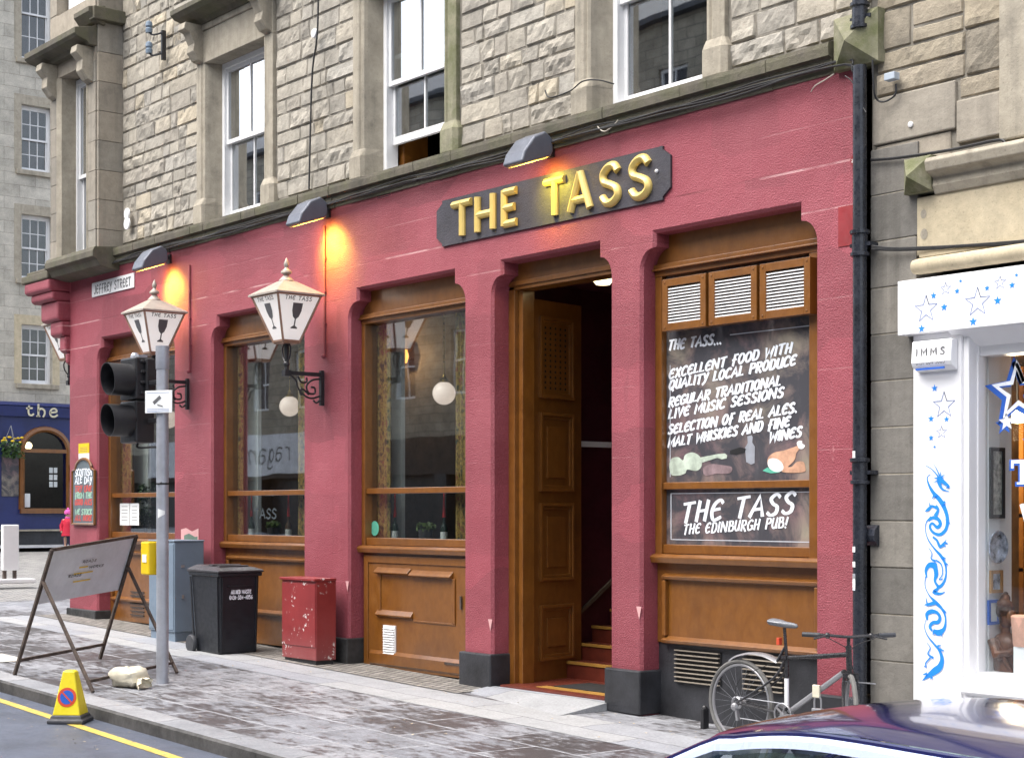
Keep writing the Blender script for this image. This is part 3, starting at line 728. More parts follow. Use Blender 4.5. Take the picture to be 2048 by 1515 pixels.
for k, (za, zb) in enumerate(pan):
    q = MB()
    frame_rect(q, .15, LW-.15, za, zb, .035, -.034, 0.004)
    frame_rect(q, .185, LW-.185, za+.035, zb-.035, .03, -.018, 0.004)
    q.box(.28, LW-.28, -.014, .004, za+.14, zb-.14) if k < 3 else None
    p = q.build('door_panel', M['wood'], do, local=True, bevel=.005)
    if k == 3:
        q = MB()
        for i in range(5):
            for j in range(12):
                xx = .255+i*.082; zz = za+.11+j*.057; q.box(xx-.011, xx+.011, -.0035, .0, zz-.012, zz+.012)
        q.build('door_hole', M['void'], p, local=True)
# passage behind the door
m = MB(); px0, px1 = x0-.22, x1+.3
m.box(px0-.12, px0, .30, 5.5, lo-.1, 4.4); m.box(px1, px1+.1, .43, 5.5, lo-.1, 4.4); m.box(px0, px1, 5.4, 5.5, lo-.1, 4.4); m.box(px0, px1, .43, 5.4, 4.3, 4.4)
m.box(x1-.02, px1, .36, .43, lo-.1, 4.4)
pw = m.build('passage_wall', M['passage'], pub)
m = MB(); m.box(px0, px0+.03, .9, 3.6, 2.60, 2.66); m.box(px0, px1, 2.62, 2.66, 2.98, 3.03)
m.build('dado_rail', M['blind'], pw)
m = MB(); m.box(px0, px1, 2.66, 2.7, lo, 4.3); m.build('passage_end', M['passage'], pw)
m = MB(); m.bar((px0+.02, .95, lo+.45), (px0+.02, 2.6, lo+1.6), .03, .04)
m.build('stringer', M['interior'], pw)
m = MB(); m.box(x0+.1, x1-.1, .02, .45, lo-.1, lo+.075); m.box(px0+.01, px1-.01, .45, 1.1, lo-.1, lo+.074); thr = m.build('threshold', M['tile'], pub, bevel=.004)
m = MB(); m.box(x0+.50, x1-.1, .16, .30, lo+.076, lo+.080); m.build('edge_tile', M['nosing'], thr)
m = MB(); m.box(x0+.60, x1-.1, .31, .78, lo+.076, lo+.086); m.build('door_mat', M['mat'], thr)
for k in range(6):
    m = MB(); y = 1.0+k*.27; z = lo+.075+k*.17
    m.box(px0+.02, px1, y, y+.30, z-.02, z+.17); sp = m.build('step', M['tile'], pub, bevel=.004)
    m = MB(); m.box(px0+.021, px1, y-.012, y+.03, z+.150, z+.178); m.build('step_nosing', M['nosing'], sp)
m = MB(); m.px([(-.62, lo-.02), (-.02, lo+.055), (.02, lo+.055), (.02, lo-.05), (-.62, lo-.05)], x0-.02, x1+.02)
m.build('door_step', M['tactile'] if False else M['slabs'], pub)
# ---- cornice (a run of moulded stone) with its pyramid stop at the pipe
prof = [(.26, 5.44), (.02, 5.44), (-.02, 5.50), (-.06, 5.505), (-.08, 5.56), (-.17, 5.60), (-.185, 5.675), (-.06, 5.725), (.26, 5.76)]
prof = [(.26, 5.425), (-.012, 5.425), (-.015, 5.47), (-.055, 5.48), (-.06, 5.54), (-.10, 5.555), (-.105, 5.625), (-.10, 5.66), (.02, 5.70), (.26, 5.72)]
m = MB(); n0 = 44
for i in range(n0):
    a0 = XL-.02+(XR-.25-XL)*i/n0; a1 = XL-.02+(XR-.25-XL)*(i+1)/n0
    j = random.uniform(-.006, .006)
    m.px([(y+(j if y < .1 else 0), z+j*.5) for y, z in prof], a0, a1-.004 if i % 4 == 3 else a1)
m.build('cornice', M['cornice'], pub)
def pyramid(mb, xa, xb, za, zb, dep, y0=0.0):
    mb.add([(xa, y0-.06, za), (xb, y0-.06, za), (xb, y0-.06, zb), (xa, y0-.06, zb), ((xa+xb)/2, y0-dep, (za+zb)/2-.03),
            (xa, y0+.1, za), (xb, y0+.1, za), (xb, y0+.1, zb), (xa, y0+.1, zb)],
           [(0, 1, 4), (1, 2, 4), (2, 3, 4), (3, 0, 4), (0, 5, 6, 1), (1, 6, 7, 2), (2, 7, 8, 3), (3, 8, 5, 0)])
m = MB(); pyramid(m, -8.46, -8.02, 5.42, 5.84, .20); m.build('cornice_stop', M['dressgreen'], pub)
# ---- rubble upper wall: separate rock-faced stones over a mortar bed
def rubble(mb, x0, x1, z0, z1, y, holes, seed, ch=(.15, .28), cw=(.20, .66), bulge=.012, rough=.026, res=.075):
    rnd = random.Random(seed); z = z0
    def stone(a, b, c, d):
        if b-a < .05 or d-c < .05: return
        kx = max(1, int((b-a-.03)/res)+1); kz = max(1, int((d-c-.03)/res)+1); tone = rnd.random(); V = []
        US = [0]+[(.014+(b-a-.028)*i/kx)/(b-a) for i in range(kx+1)]+[1]; VS = [0]+[(.014+(d-c-.028)*i/kz)/(d-c) for i in range(kz+1)]+[1]
        nx, nzv = kx+2, kz+2
        bl = bulge*rnd.uniform(.5, 1.25); off = rnd.uniform(0, 50); rg = rough*rnd.uniform(.5, 1.4); flat = rnd.random() < .35
        if flat: bl *= .45; rg *= .3
        tx, tz = rnd.uniform(-.02, .02), rnd.uniform(-.03, .03)
        for j in range(nzv+1):
            for i in range(nx+1):
                u, v = US[i], VS[j]; px_, pz_ = a+(b-a)*u, c+(d-c)*v
                e = min(u*(b-a), (1-u)*(b-a), v*(d-c), (1-v)*(d-c))
                k = .45+.55*min(1, e/.07)**.7
                q = Vector((px_*8+off, pz_*8, off))
                nn = noise.fractal(q, 1.0, 2.2, 4)
                h = .004+k*(bl+rg*nn+tx*(u-.5)+tz*(v-.5))
                if e < 1e-6:
                    px_ += .010*noise.noise(Vector((px_*9+off, pz_*9, 3))); pz_ += .010*noise.noise(Vector((px_*9, pz_*9+off, 8)))
                    h = -.012
                V.append((px_, y-max(-.014, h), pz_))
        w_ = nx+1
        mb.add(V, [(j*w_+i, j*w_+i+1, (j+1)*w_+i+1, (j+1)*w_+i) for j in range(nzv) for i in range(nx)], tone)
    while z < z1-.05:
        hh = min(rnd.uniform(*ch), z1-z)
        if z1-z-hh < .12: hh = z1-z
        free = [(x0, x1)]
        for (ha, hb, hc, hd) in holes:
            if hc < z+hh*.6 and hd > z+hh*.4:
                free = [s for a, b in free for s in ((a, min(b, ha)), (max(a, hb), b)) if s[1]-s[0] > .04]
        for a, b in free:
            x = a
            while x < b-.01:
                ww = rnd.uniform(*cw)*(1.0 if rnd.random() > .3 else .62)
                if b-x-ww < .16: ww = b-x
                j = .0045
                if rnd.random() < .16 and hh > .22:
                    sp = rnd.uniform(.38, .62)
                    stone(x+j, x+ww-j, z+j, z+hh*sp-j); stone(x+j, x+ww-j, z+hh*sp+j, z+hh-j)
                else: stone(x+j, x+ww-j, z+j, z+hh-j)
                x += ww
        z += hh
ZT = 10.6
WINS = [(-18.29, 0), (-14.55, 1), (-10.70, 2)]; WO = .71
holes = [(c-WO-.30, c+WO+.30, 5.6, 8.62) for c, _ in WINS]
up = MB(); up.tone = []
rubble(up, -21.55, -8.16, 5.72, ZT, .05, holes, 11, res=.05)
rw = up.build('rubble_wall', M['rubble'], pub)
m = MB()                                                # mortar bed behind the stones, with the window openings left out
xs = sorted([-23.0, -8.16]+[v for c, _ in WINS for v in (c-WO-.16, c+WO+.16)])
for i in range(0, len(xs), 2): m.box(xs[i], xs[i+1], .055, .40, 5.70, 13.5)
for c, _ in WINS: m.box(c-WO-.16, c+WO+.16, .055, .40, 7.95, 13.5)
m.box(-23.0, -8.16, .05, .4, ZT, 13.5); m.box(-23.0, -22.8, .4, 8, 5.7, 13.5); m.box(-8.4, -8.2, .4, 8, 4.6, 13.5); m.box(-23, -8.2, 8, 8.2, 0, 13.5)
m.build('backing_wall', M['mortar'], rw)
m = MB(); m.px([(-.3, 13.5), (-.3, 13.62), (4.1, 16.8), (8.4, 13.62), (8.4, 13.5)], -23.4, -1); m.build('roof', M['oldslate'], pub)
# ---- dressed window surrounds and sash windows
def surround(cx, y0, wo, z0, z1, hood=True, m_=None, mr=None, band=.27):
    m_ = m_ or M['dress']
    root = None
    for s in (-1, 1):
        q = MB(); e = wo
        pf = [(e+band, .30), (e+band, .0), (e+band, -.045), (e+band-.045, -.055), (e+.135, -.055), (e+.11, -.03), (e+.085, -.05), (e+.05, -.035), (e+.03, .0), (e-.035, .17), (e-.035, .30)]
        pf = [(cx+s*a, y0+b) for a, b in pf]
        q.pz(pf, z0+.30, z1)
        pf2 = [(e+band+.05, .30), (e+band+.05, -.055), (e+band, -.095), (e+.05, -.095), (e+.02, -.05), (e-.035, .17), (e-.035, .30)]
        pf2 = [(cx+s*a, y0+b) for a, b in pf2]
        q.pz(pf2, z0-.02, z0+.22)
        n = len(pf2)                                   # sloped cap of the pedestal block
        top = [(cx+s*a, y0+b) for a, b in [(e+band, .30), (e+band, -.045), (e+band-.02, -.055), (e+.06, -.055), (e+.03, -.03), (e-.035, .17), (e-.035, .30)]]
        q.add([(p[0], p[1], z0+.22) for p in pf2]+[(p[0], p[1], z0+.31) for p in top], [(i, (i+1) % n, n+(i+1) % n, n+i) for i in range(n)])
        mm = (mr if (mr and s == 1) else m_)
        o = q.build('window_jamb', mm, pub, bevel=.006)
    q = MB(); q.box(cx-wo-band, cx+wo+band, y0-.05, y0+.30, z1, z1+.42)
    q.box(cx-wo-band-.02, cx+wo+band+.02, y0-.075, y0+.3, z1+.42, z1+.50)
    lin = q.build('window_lintel', m_, pub, bevel=.008)
    if hood:
        q = MB(); zz = z1+.50
        pf = [(.2, zz), (-.10, zz), (-.14, zz+.05), (-.30, zz+.09), (-.36, zz+.14), (-.36, zz+.20), (-.30, zz+.23), (.2, zz+.30)]
        q.px([(a+y0, b) for a, b in pf], cx-wo-band-.14, cx+wo+band+.14)
        q.build('window_hood', M['cornice'], lin, bevel=.006)
        for s in (-1, 1):
            q = MB(); xc = cx+s*(wo+band*.5+.03)
            pf = [(.0, zz), (-.28, zz), (-.30, zz-.09), (-.22, zz-.12), (-.15, zz-.26), (-.17, zz-.36), (-.10, zz-.46), (-.03, zz-.48), (.0, zz-.50)]
            q.px([(a+y0-.03, b) for a, b in pf], xc-.09, xc+.09)
            q.build('hood_bracket', m_, lin, bevel=.008)
def sash(cx, y0, wo, z0, z1, raised=0., bars=1, glass='upglass', name='sash_window', parent=None, thick=.05, rows=1):
    q = MB(); yb = y0+.17
    e = wo-.02
    q.box(cx-e, cx-e+.075, yb, yb+.16, z0, z1); q.box(cx+e-.075, cx+e, yb, yb+.16, z0, z1)
    q.box(cx-e+.075, cx+e-.075, yb, yb+.16, z1-.07, z1); q.box(cx-e+.075, cx+e-.075, yb, yb+.16, z0, z0+.05)
    f = q.build(name, M['white'], parent or pub, bevel=.004)
    zm = (z0+z1)/2
    for k, (a, b, yy) in enumerate(((zm-.03, z1-.07, yb+.03), (z0+.05+raised, zm+.03+raised, yb+.085))):
        q = MB(); xa, xb = cx-e+.075, cx+e-.075
        q.box(xa, xa+thick, yy, yy+.045, a, b); q.box(xb-thick, xb, yy, yy+.045, a, b)
        q.box(xa+thick, xb-thick, yy, yy+.045, a, a+(.055 if k == 0 else .085)); q.box(xa+thick, xb-thick, yy, yy+.045, b-.05, b)
        for i in range(bars):
            xx = xa+thick+(xb-xa-2*thick)*(i+1)/(bars+1); q.box(xx-.013, xx+.013, yy+.004, yy+.04, a+.05, b-.05)
        for i in range(1, rows):
            zz = a+(b-a)*i/rows; q.box(xa+thick, xb-thick, yy+.006, yy+.038, zz-.012, zz+.012)
        s = q.build('sash', M['white'], f, bevel=.003)
        q = MB(); q.box(xa+thick-.005, xb-thick+.005, yy+.02, yy+.024, a+.05, b-.045); q.build('pane', M[glass], s)
    return f
for c, k in WINS:
    surround(c, .05, WO, 5.70, 7.78, True, M['dress'], M['dressgreen'] if k == 1 else None)
    f = sash(c, .05, WO, 5.71, 7.78, .30 if k == 1 else 0.)
    for xa_ in (c-WO+.06, c+WO-.16):
        q = MB(); q.box(xa_, xa_+.10, .42, .75, 5.72, 7.78); q.build('shutter', M['wood'], f)
# upper room, plain and dim
m = MB(); m.box(-22.7, -8.6, 5.0, 5.1, 5.5, 9.2); m.box(-22.7, -8.6, .42, 5.0, 5.45, 5.55); m.box(-22.7, -8.6, .42, 5.0, 8.6, 8.7)
m.build('upper_room', M['interior'], pub)
# ---- the projecting bay at the corner
YB = -.34
bx0, bx1 = WX(101, YB), WX(191, YB)
bc = (bx0+bx1)/2-.0
m = MB(); m.tone = []
rnd = random.Random(5); z = 5.5
while z < ZT:
    hh = .42
    for (a, b) in ((bx0, WX(114, YB)), (WX(176, YB), bx1)):
        m.box(a, b-.003, YB+rnd.uniform(-.003, .003), .3, z, z+hh-.008, rnd.random())
    m.box(bx1-.002, bx1+.055, YB+.02, .3, z, z+hh-.008, rnd.random())
    z += hh
m.box(bx0, bx1, YB-.002, .3, 8.32, 9.25, .5)
bay = m.build('corner_bay', M['ash2'], pub)
wb0, wb1 = WX(114, YB), WX(176, YB); wc = (wb0+wb1)/2; wh = (wb1-wb0)/2
q = MB(); q.pz([(wb0, YB), (wb0+.02, YB-.02), (wb0+.12, YB+.02), (wb0+.16, YB+.26), (wb0, YB+.26)], 5.5, 8.32)
q.pz([(wb1, YB), (wb1-.02, YB-.02), (wb1-.10, YB+.02), (wb1-.14, YB+.26), (wb1, YB+.26)], 5.5, 8.32)
q.build('bay_jamb', M['dress'], bay, bevel=.006)
sash(wc, YB+.06, wh-.10, 5.42, 8.30, 0., 1)
q = MB(); zz = 8.52
q.px([(YB+.1, zz), (YB-.10, zz), (YB-.14, zz+.05), (YB-.28, zz+.09), (YB-.32, zz+.13), (YB-.32, zz+.21), (YB+.1, zz+.30)], bx0-.22, bx1+.02)
q.build('bay_hood', M['cornice'], bay, bevel=.006)
for xc in (bx0+.16, bx1-.18):
    q = MB(); q.px([(YB, zz), (YB-.24, zz), (YB-.26, zz-.1), (YB-.16, zz-.2), (YB-.17, zz-.34), (YB-.08, zz-.46), (YB, zz-.5)], xc-.1, xc+.1)
    q.build('bay_bracket', M['dress'], bay, bevel=.008)
q = MB(); zz = W(130, 92, YB).z
q.px([(YB+.1, zz-.12), (YB-.05, zz-.10), (YB-.12, zz-.02), (YB-.13, zz+.05), (YB+.1, zz+.10)], bx0-.18, WX(168, YB))
zz = W(205, 22, YB).z
q.px([(YB+.1, zz-.16), (YB-.06, zz-.12), (YB-.16, zz), (YB-.16, zz+.07), (YB+.1, zz+.12)], WX(168, YB), bx1+.12)
q.box(bx1, bx1+.17, YB-.1, .1, zz-.1, zz+.08)
q.build('string_course', M['cornice'], bay, bevel=.01)
q = MB(); q.box(wb0+.05, wb1-.05, YB+.16, YB+.2, 9.25, ZT); q.build('bay_upper_pane', M['white'], bay)
# moulded base of the bay over the pub front and the red corbel at the corner
q = MB(); q.px([(.1, 5.70), (YB-.04, 5.66), (YB-.07, 5.60), (YB-.07, 5.52), (YB-.01, 5.48), (YB+.04, 5.40), (-.10, 5.36), (.1, 5.36)], bx0-.05, bx1+.06)
q.build('bay_base', M['cornice'], bay, bevel=.008)
q = MB()
for (d, za, zb, pr) in ((.98, 5.22, 5.40, .34), (.86, 5.08, 5.22, .28), (.66, 4.78, 5.08, .20), (.44, 4.55, 4.78, .14), (.22, 4.30, 4.55, .08), (.10, 4.12, 4.30, .04)):
    q.px([(-pr, za+.03), (-pr, zb), (1.2, zb), (1.2, za), (-pr+.05, za)], XL-d*.95, XL+.001)
q.build('corbel', M['red'], pub, bevel=.03)
q = MB(); q.box(XL-1.0, XL, -.36, 1.3, 5.40, 5.52); q.box(XL-.93, XL, -.30, 1.3, 5.52, 5.58); q.build('corbel_slab', M['cornice'], pub, bevel=.02)
# ---- pub interior seen through the glass
m = MB()
m.box(XL+.05, x0-.42, 4.4, 4.5, -.1, 5.4); m.box(XL+.05, x0-.42, .4, 4.4, 5.25, 5.35); m.box(XL+.05, XL+.15, .4, 4.4, -.1, 5.3); m.box(x0-.52, x0-.42, .4, 4.4, -.1, 5.3)
m.box(XL+.05, x0-.42, .36, 4.4, .3, .42)
m.build('bar_room', M['interior'], pub)
for (bx0_, bx1_, _) in BAYS[:3]:
    m = MB(); m.box(bx0_, bx1_, .345, .80, 1.46, 1.545); m.build('window_ledge', M['interior'], pub)
for (pa, pb) in ((268, 296), (488, 516), (783, 803)):
    m = MB(); m.box(WX(pa, .55), WX(pb, .55), .55, .60, 1.54, 4.5); m.build('pale_shutter', M['blind'], pub)

# ================================================================ THE SHOP NEXT DOOR
shop = thing('shop_building', 'stone building with a bright white shop front decorated with blue stars', 'building', (-5.5, 0, 0))
m = MB(); m.tone = []; rnd = random.Random(3); z = .37
while z < 4.55:                                         # sooty ashlar strip beside the pipe
    hh = .365
    m.box(-8.14, -7.70 if z < 3.7 else -7.69, .0+rnd.uniform(-.004, .004), .35, z, z+hh-.008, rnd.random()); z += hh
strip = m.build('ashlar_strip', M['sooty'], shop, bevel=.006)
m = MB(); m.box(-8.135, -7.72, .008, .3, .37, 4.6); m.build('pointing', M['dress'], strip)
m = MB(); m.box(-8.14, -7.74, -.035, .3, -.3, .365); m.build('strip_plinth', M['dress'], shop, bevel=.01)
m = MB(); m.tone = []
m.box(-8.12, -7.35, .0, .3, 4.775, 5.14, .8); m.box(-7.34, -6.95, .0, .3, 4.66, 4.98, .75); m.box(-8.10, -7.40, .02, .3, 4.58, 4.77, .6)
m.build('smooth_block', M['ash2'], shop, bevel=.012)
m = MB(); m.tone = []
rubble(m, -8.10, -6.95, 5.15, ZT, .03, [], 23, (.24, .36), (.40, .85), .020, .022, .05)
rubble(m, -7.33, -6.95, 4.99, 5.15, .03, [], 24, (.16, .16), (.3, .5), .03, .02, .06)
w2a = m.build('rubble_wall', M['rubble2'], shop); m = MB(); m.tone = []
rubble(m, -5.2, -1.2, 4.75, ZT, .03, [], 25, (.24, .36), (.40, .85), .022, .018, .12)
w2 = m.build('rubble_wall', M['rubble2'], shop)
m = MB(); m.box(-8.15, -6.95, .035, .4, 4.6, 13.5); m.box(-5.2, -1, .035, .4, 4.6, 13.5); m.box(-6.95, -5.2, .035, .4, 8.0, 13.5)
m.box(-1.2, -1, .4, 8, 0, 13.5); m.box(-8.2, -1, 8, 8.2, 0, 13.5)
m.build('backing_wall', M['mortar'], w2)
m = MB(); m.box(-6.95, -6.72, -.03, .35, 4.60, 8.0); m.box(-6.74, -6.62, .02, .35, 4.60, 8.0); m.box(-5.45, -5.2, -.03, .35, 4.60, 8.0)
m.build('window_jamb', M['ash2'] if False else M['dress'], shop, bevel=.015)
f = sash(-6.03, .05, .60, 4.62, 7.9, 0., 1, parent=shop)
# string course and pyramid stop
p0 = W(1872, 350); 
m = MB(); m.px([(.1, 4.30), (-.02, 4.30), (-.05, 4.36), (-.04, 4.42), (-.13, 4.46), (-.15, 4.53), (-.13, 4.56), (.1, 4.60)], -7.52, -1)
m.build('string_course', M['dress'], shop, bevel=.008)
m = MB(); pyramid(m, -7.77, -7.52, 4.33, 4.60, .20); m.build('string_stop', M['dressgreen'], shop)
m = MB(); m.box(-7.69, -1, -.004, .3, 3.86, 4.30); fa = m.build('fascia_wall', M['cream'], shop)
m = MB()
for (px_, py_, r) in ((1847, 428, .035), (1848, 468, .042)):
    c = W(px_, py_, -.006); m.disc(c, r, (.8, 0, 0), (0, 0, 1), 14)
m.build('stain', M['dress'], fa)
m = MB(); rx_ = WX(1826, -.07); m.tube([(rx_, -.05, 3.765), (rx_+.05, -.05, 3.765), (-1, -.05, 3.765)], [.055, .062, .062], 14); m.box(-7.66, -1, -.02, .2, 3.84, 3.87); m.build('roll_moulding', M['cream'], shop, smooth=True)
m = MB(); m.box(WX(1795, -.13), -1, -.13, .25, 3.245, 3.66); fb = m.build('fascia_board', M['shopwhite'], shop, bevel=.006)
# pilaster, window frame, stall riser
XP0, XP1 = WX(1826, -.05), WX(1922, -.05)
m = MB(); m.box(XP0, XP1, -.05, .3, -.3, 3.245); m.box(XP1, XP1+.05, -.025, .3, -.3, 3.2); m.box(XP0-.02, XP1+.02, -.075, .3, -.3, .40)
pil = m.build('pilaster', M['shopwhite'], shop, bevel=.008)
GX = -7.245
m = MB()
m.box(GX, GX+.045, .08, .20, .62, 3.2); m.box(GX+.045, -3.3, .10, .28, 3.06, 3.2); m.box(-3.36, -3.3, .10, .28, .6, 3.2)
m.px([(.12, .70), (-.06, .66), (-.09, .63), (-.09, .56), (.0, .53), (.3, .53), (.3, .70)], GX, -3.3)
m.box(XP1+.05, -3.3, .03, .3, -.3, .53); m.px([(.10, 3.245), (-.10, 3.245), (.10, 3.13)], GX-.1, -3.3)
m.box(-3.3, -1, -.05, .3, -.3, 3.245)
sw = m.build('display_window', M['shopwhite'], shop, bevel=.006)
m = MB(); m.box(GX+.04, -3.35, .17, .176, .69, 3.08); sg = m.build('pane', M['shopglass'], sw)
XS = -7.195                                              # white return wall inside the window
m = MB(); m.box(XS-.1, XS, .205, .50, .6, 3.2); m.build('return_wall', M['shopwhite'], shop)
m = MB(); m.box(XS-.1, -1.2, .205, 2.2, .55, .66); m.build('display_floor', M['brownshop'], shop)
m = MB(); m.box(XS-1.0, -1.2, 3.0, 3.1, .3, 3.3); m.box(XS-1.1, XS-1.0, .6, 3.0, .3, 3.3); m.box(XS-1, -1.2, .3, 3.0, 3.2, 3.3)
rr = m.build('shop_room', M['brownshop'], shop)
m = MB()
for k in range(5): m.box(XS-.6, -1.4, 1.5, 1.75, .95+k*.45, .98+k*.45)
for k in range(6): m.box(XS-.6+k*.9, XS-.56+k*.9, 1.5, 1.75, .6, 3.1)
m.build('shelf_unit', M['wood'], rr)
# vinyl stars and dragon on the white paint (flat, part of the boards)
def star_poly(mb, px, py, rpx, y, hollow=0.0, rot=.0):
    c = W(px, py, y); r = rpx/FPX*abs(c.x/(SA*((px-CX)/FPX)-CA))
    P = star((c.x, c.z), r*1.0, .40, rot)
    if not hollow: mb.add([(a, y, b) for a, b in P]+[(c.x, y, c.z)], [(k, (k+1) % 10, 10) for k in range(10)])
    else:
        pts = [(a, y, b) for a, b in P]; q = pts+[pts[0], pts[1]]
        mb.ribbon(q, hollow, FACE, 0.0)
yy = -.1325
m = MB()
for (a, b, r) in ((1867, 591, 8), (1888, 614, 9), (1843, 657, 9), (1914, 582, 7), (1921, 562, 4.5), (1946, 643, 10), (1974, 576, 7), (1995, 601, 10), (2024, 570, 8), (2033, 550, 5)): 
    m = MB(); star_poly(m, a, b, r, yy); m.build('blue_star', M['starblue'], fb)
for (a, b, r, t) in ((1852, 618, 28, .006), (1955, 604, 30, .006), (1891, 577, 13, .004), (2000, 565, 14, .004)): 
    m = MB(); star_poly(m, a, b, r, yy, t); m.build('outline_star', M['starline'], fb)
yy = -.0525
m = MB()
for (a, b, r) in ((1869, 776, 8), (1862, 837, 8), (1893, 838, 7), (1862, 875, 7), (1869, 893, 4)): 
    m = MB(); star_poly(m, a, b, r, yy); m.build('blue_star', M['starblue'], pil)
for (a, b, r, t) in ((1888, 810, 27, .006), (1883, 864, 13, .004)): 
    m = MB(); star_poly(m, a, b, r, yy, t); m.build('outline_star', M['starline'], pil)
def D(q, y=-.0535): return [W(1790+a/2.915, 900+b/2.915, y) for a, b in q]
m = MB(); nl = [0]
def dr(pts, wd):
    q = cat_rom([(a, b, c) for (a, b), c in zip(pts, wd)], 5)
    m.ribbon(D([(a, b) for a, b, c in q], -.053-.0002*nl[0]), [c*.0021 for a, b, c in q], FACE, 0); nl[0] += 1
dr([(206, 140), (188, 158), (195, 195), (222, 245), (262, 290), (292, 345), (306, 405), (296, 460), (262, 490), (222, 478), (203, 445), (218, 425), (245, 448), (264, 430), (252, 402), (222, 392), (196, 408)], [2, 4, 8, 14, 18, 16, 14, 13, 12, 10, 10, 9, 12, 14, 14, 12, 8])
dr([(210, 388), (182, 420), (178, 470), (196, 525), (232, 575), (268, 615), (292, 660), (298, 715), (286, 765), (258, 795), (240, 775)], [8, 4, 3, 5, 7, 12, 9, 7, 10, 12, 8])
dr([(232, 672), (200, 668), (180, 700), (185, 740)], [24, 18, 12, 5])
dr([(232, 668), (240, 720), (232, 760), (250, 800), (228, 825), (262, 835), (290, 825)], [20, 18, 10, 10, 14, 9, 3])
dr([(178, 735), (175, 790), (200, 845), (240, 888), (275, 925), (294, 975), (288, 1035), (255, 1062), (225, 1050)], [4, 3, 5, 14, 10, 7, 12, 22, 12])
dr([(188, 985), (185, 955), (210, 938), (245, 945), (262, 975), (250, 1000), (222, 1003), (203, 1025), (215, 1050)], [8, 14, 16, 12, 13, 14, 13, 12, 8])
dr([(180, 985), (172, 1030), (190, 1080), (225, 1125), (258, 1165), (274, 1215), (262, 1260), (232, 1285), (190, 1315), (160, 1340)], [2, 3, 5, 8, 10, 16, 24, 26, 14, 2])
dr([(240, 322), (252, 345), (236, 380)], [8, 9, 16]); dr([(246, 338), (215, 325), (192, 345), (175, 355)], [10, 9, 12, 2]); dr([(205, 330), (200, 305)], [7, 2])
dr([(222, 505), (245, 525), (262, 560), (290, 540), (310, 545)], [8, 9, 11, 8, 2]); dr([(275, 550), (300, 520)], [8, 2]); dr([(272, 552), (298, 560)], [8, 2])
dr([(190, 905), (184, 880), (180, 855)], [8, 5, 2]); dr([(172, 900), (205, 895), (240, 885)], [3, 12, 14])
dr([(195, 565), (215, 600), (210, 630), (235, 645)], [2, 4, 5, 9]); dr([(240, 640), (270, 665), (276, 720), (258, 752), (278, 748)], [6, 5, 4, 4, 3])
dr([(185, 1120), (205, 1150), (192, 1185), (222, 1208)], [2, 4, 6, 9]); dr([(205, 1208), (178, 1240), (182, 1262), (168, 1255)], [6, 5, 4, 3])
dr([(262, 160), (258, 190), (275, 225), (315, 240)], [26, 16, 8, 2]); dr([(265, 170), (290, 190), (314, 212), (298, 218)], [16, 14, 8, 3])
dr([(250, 150), (215, 110), (178, 88)], [6, 3, 2]); dr([(258, 145), (240, 105), (222, 75)], [5, 3, 1]); dr([(262, 150), (268, 120)], [7, 1]); dr([(270, 155), (292, 140)], [7, 1]); dr([(252, 165), (222, 158)], [7, 1]); dr([(252, 175), (222, 188)], [7, 1])
for (a, b, c, d) in ((300, 400, 322, 430), (290, 300, 270, 322), (228, 262, 215, 285), (272, 620, 300, 632), (290, 655, 312, 668), (280, 930, 302, 948), (225, 265, 250, 258), (262, 1160, 290, 1168), (250, 1140, 270, 1135), (185, 1300, 160, 1308), (215, 1320, 205, 1334), (225, 1058, 220, 1078), (268, 1062, 272, 1085)): dr([(a, b), ((a+c)/2, (b+d)/2), (c, d)], [10, 6, 1])
m.build('dragon_decal', M['starblue'], pil)
# stickers on the window glass
YG = .166
def px_poly(mb, pts, y): mb.add([W(a, b, y) for a, b in pts], [list(range(len(pts)))])
m = MB()
for (c, r, dx, dz) in (((2036, 782), 52, -.03, -.02), ((2013, 845), 18, -.03, -.02), ((2075, 880), 26, -.03, -.02)):
    C = W(*c, YG); rr_ = r*C.x/(SA*((c[0]-CX)/FPX)-CA)/FPX
    P = star((C.x+dx*.7, C.z+dz*.7), rr_*1.18, .42, -.05)
    if r > 30: q = [(a, YG, b) for a, b in P]; m.ribbon(q+[q[0], q[1]], .05, FACE, 0)
    else: m.add([(a, YG, b) for a, b in P]+[(C.x+dx*.7, YG, C.z+dz*.7)], [(k, (k+1) % 10, 10) for k in range(10)])
st1 = m.build('window_star', M['cblue'], sg)
m = MB()
for (c, r) in (((2036, 782), 50), ((2013, 843), 17), ((2075, 880), 24)):
    C = W(*c, YG-.003); rr_ = r*C.x/(SA*((c[0]-CX)/FPX)-CA)/FPX
    P = star((C.x, C.z), rr_*1.1, .42, -.05)
    if r > 30: q = [(a, YG-.003, b) for a, b in P]; m.ribbon(q+[q[0], q[1]], .032, FACE, 0)
    else: m.add([(a, YG-.003, b) for a, b in P]+[(C.x, YG-.003, C.z)], [(k, (k+1) % 10, 10) for k in range(10)])
m.build('window_star_face', M['chalk'], st1)
def serif_T(mb, y, x, z, h, wd, grow=0.0, off=(0, 0)):
    x += off[0]; z += off[1]; e = grow
    for (a0, a1, b0, b1) in ((-.10, .10, 0, 1), (-.40, .40, .86, 1), (-.40, -.31, .66, 1), (.31, .40, .66, 1), (-.20, .20, 0, .09)):
        q = [(x+wd*a0-e, z+h*b0-e), (x+wd*a1+e, z+h*b0-e), (x+wd*a1+e, z+h*b1+e), (x+wd*a0-e, z+h*b1+e)]
        mb.add([(p, y, r_) for p, r_ in q], [(0, 1, 2, 3)]); y -= .0002
c = W(2046, 968, YG)
m = MB(); serif_T(m, YG, c.x, c.z, .18, .25, .010, (-.006, -.006)); st1 = m.build('window_letter', M['cblue'], sg)
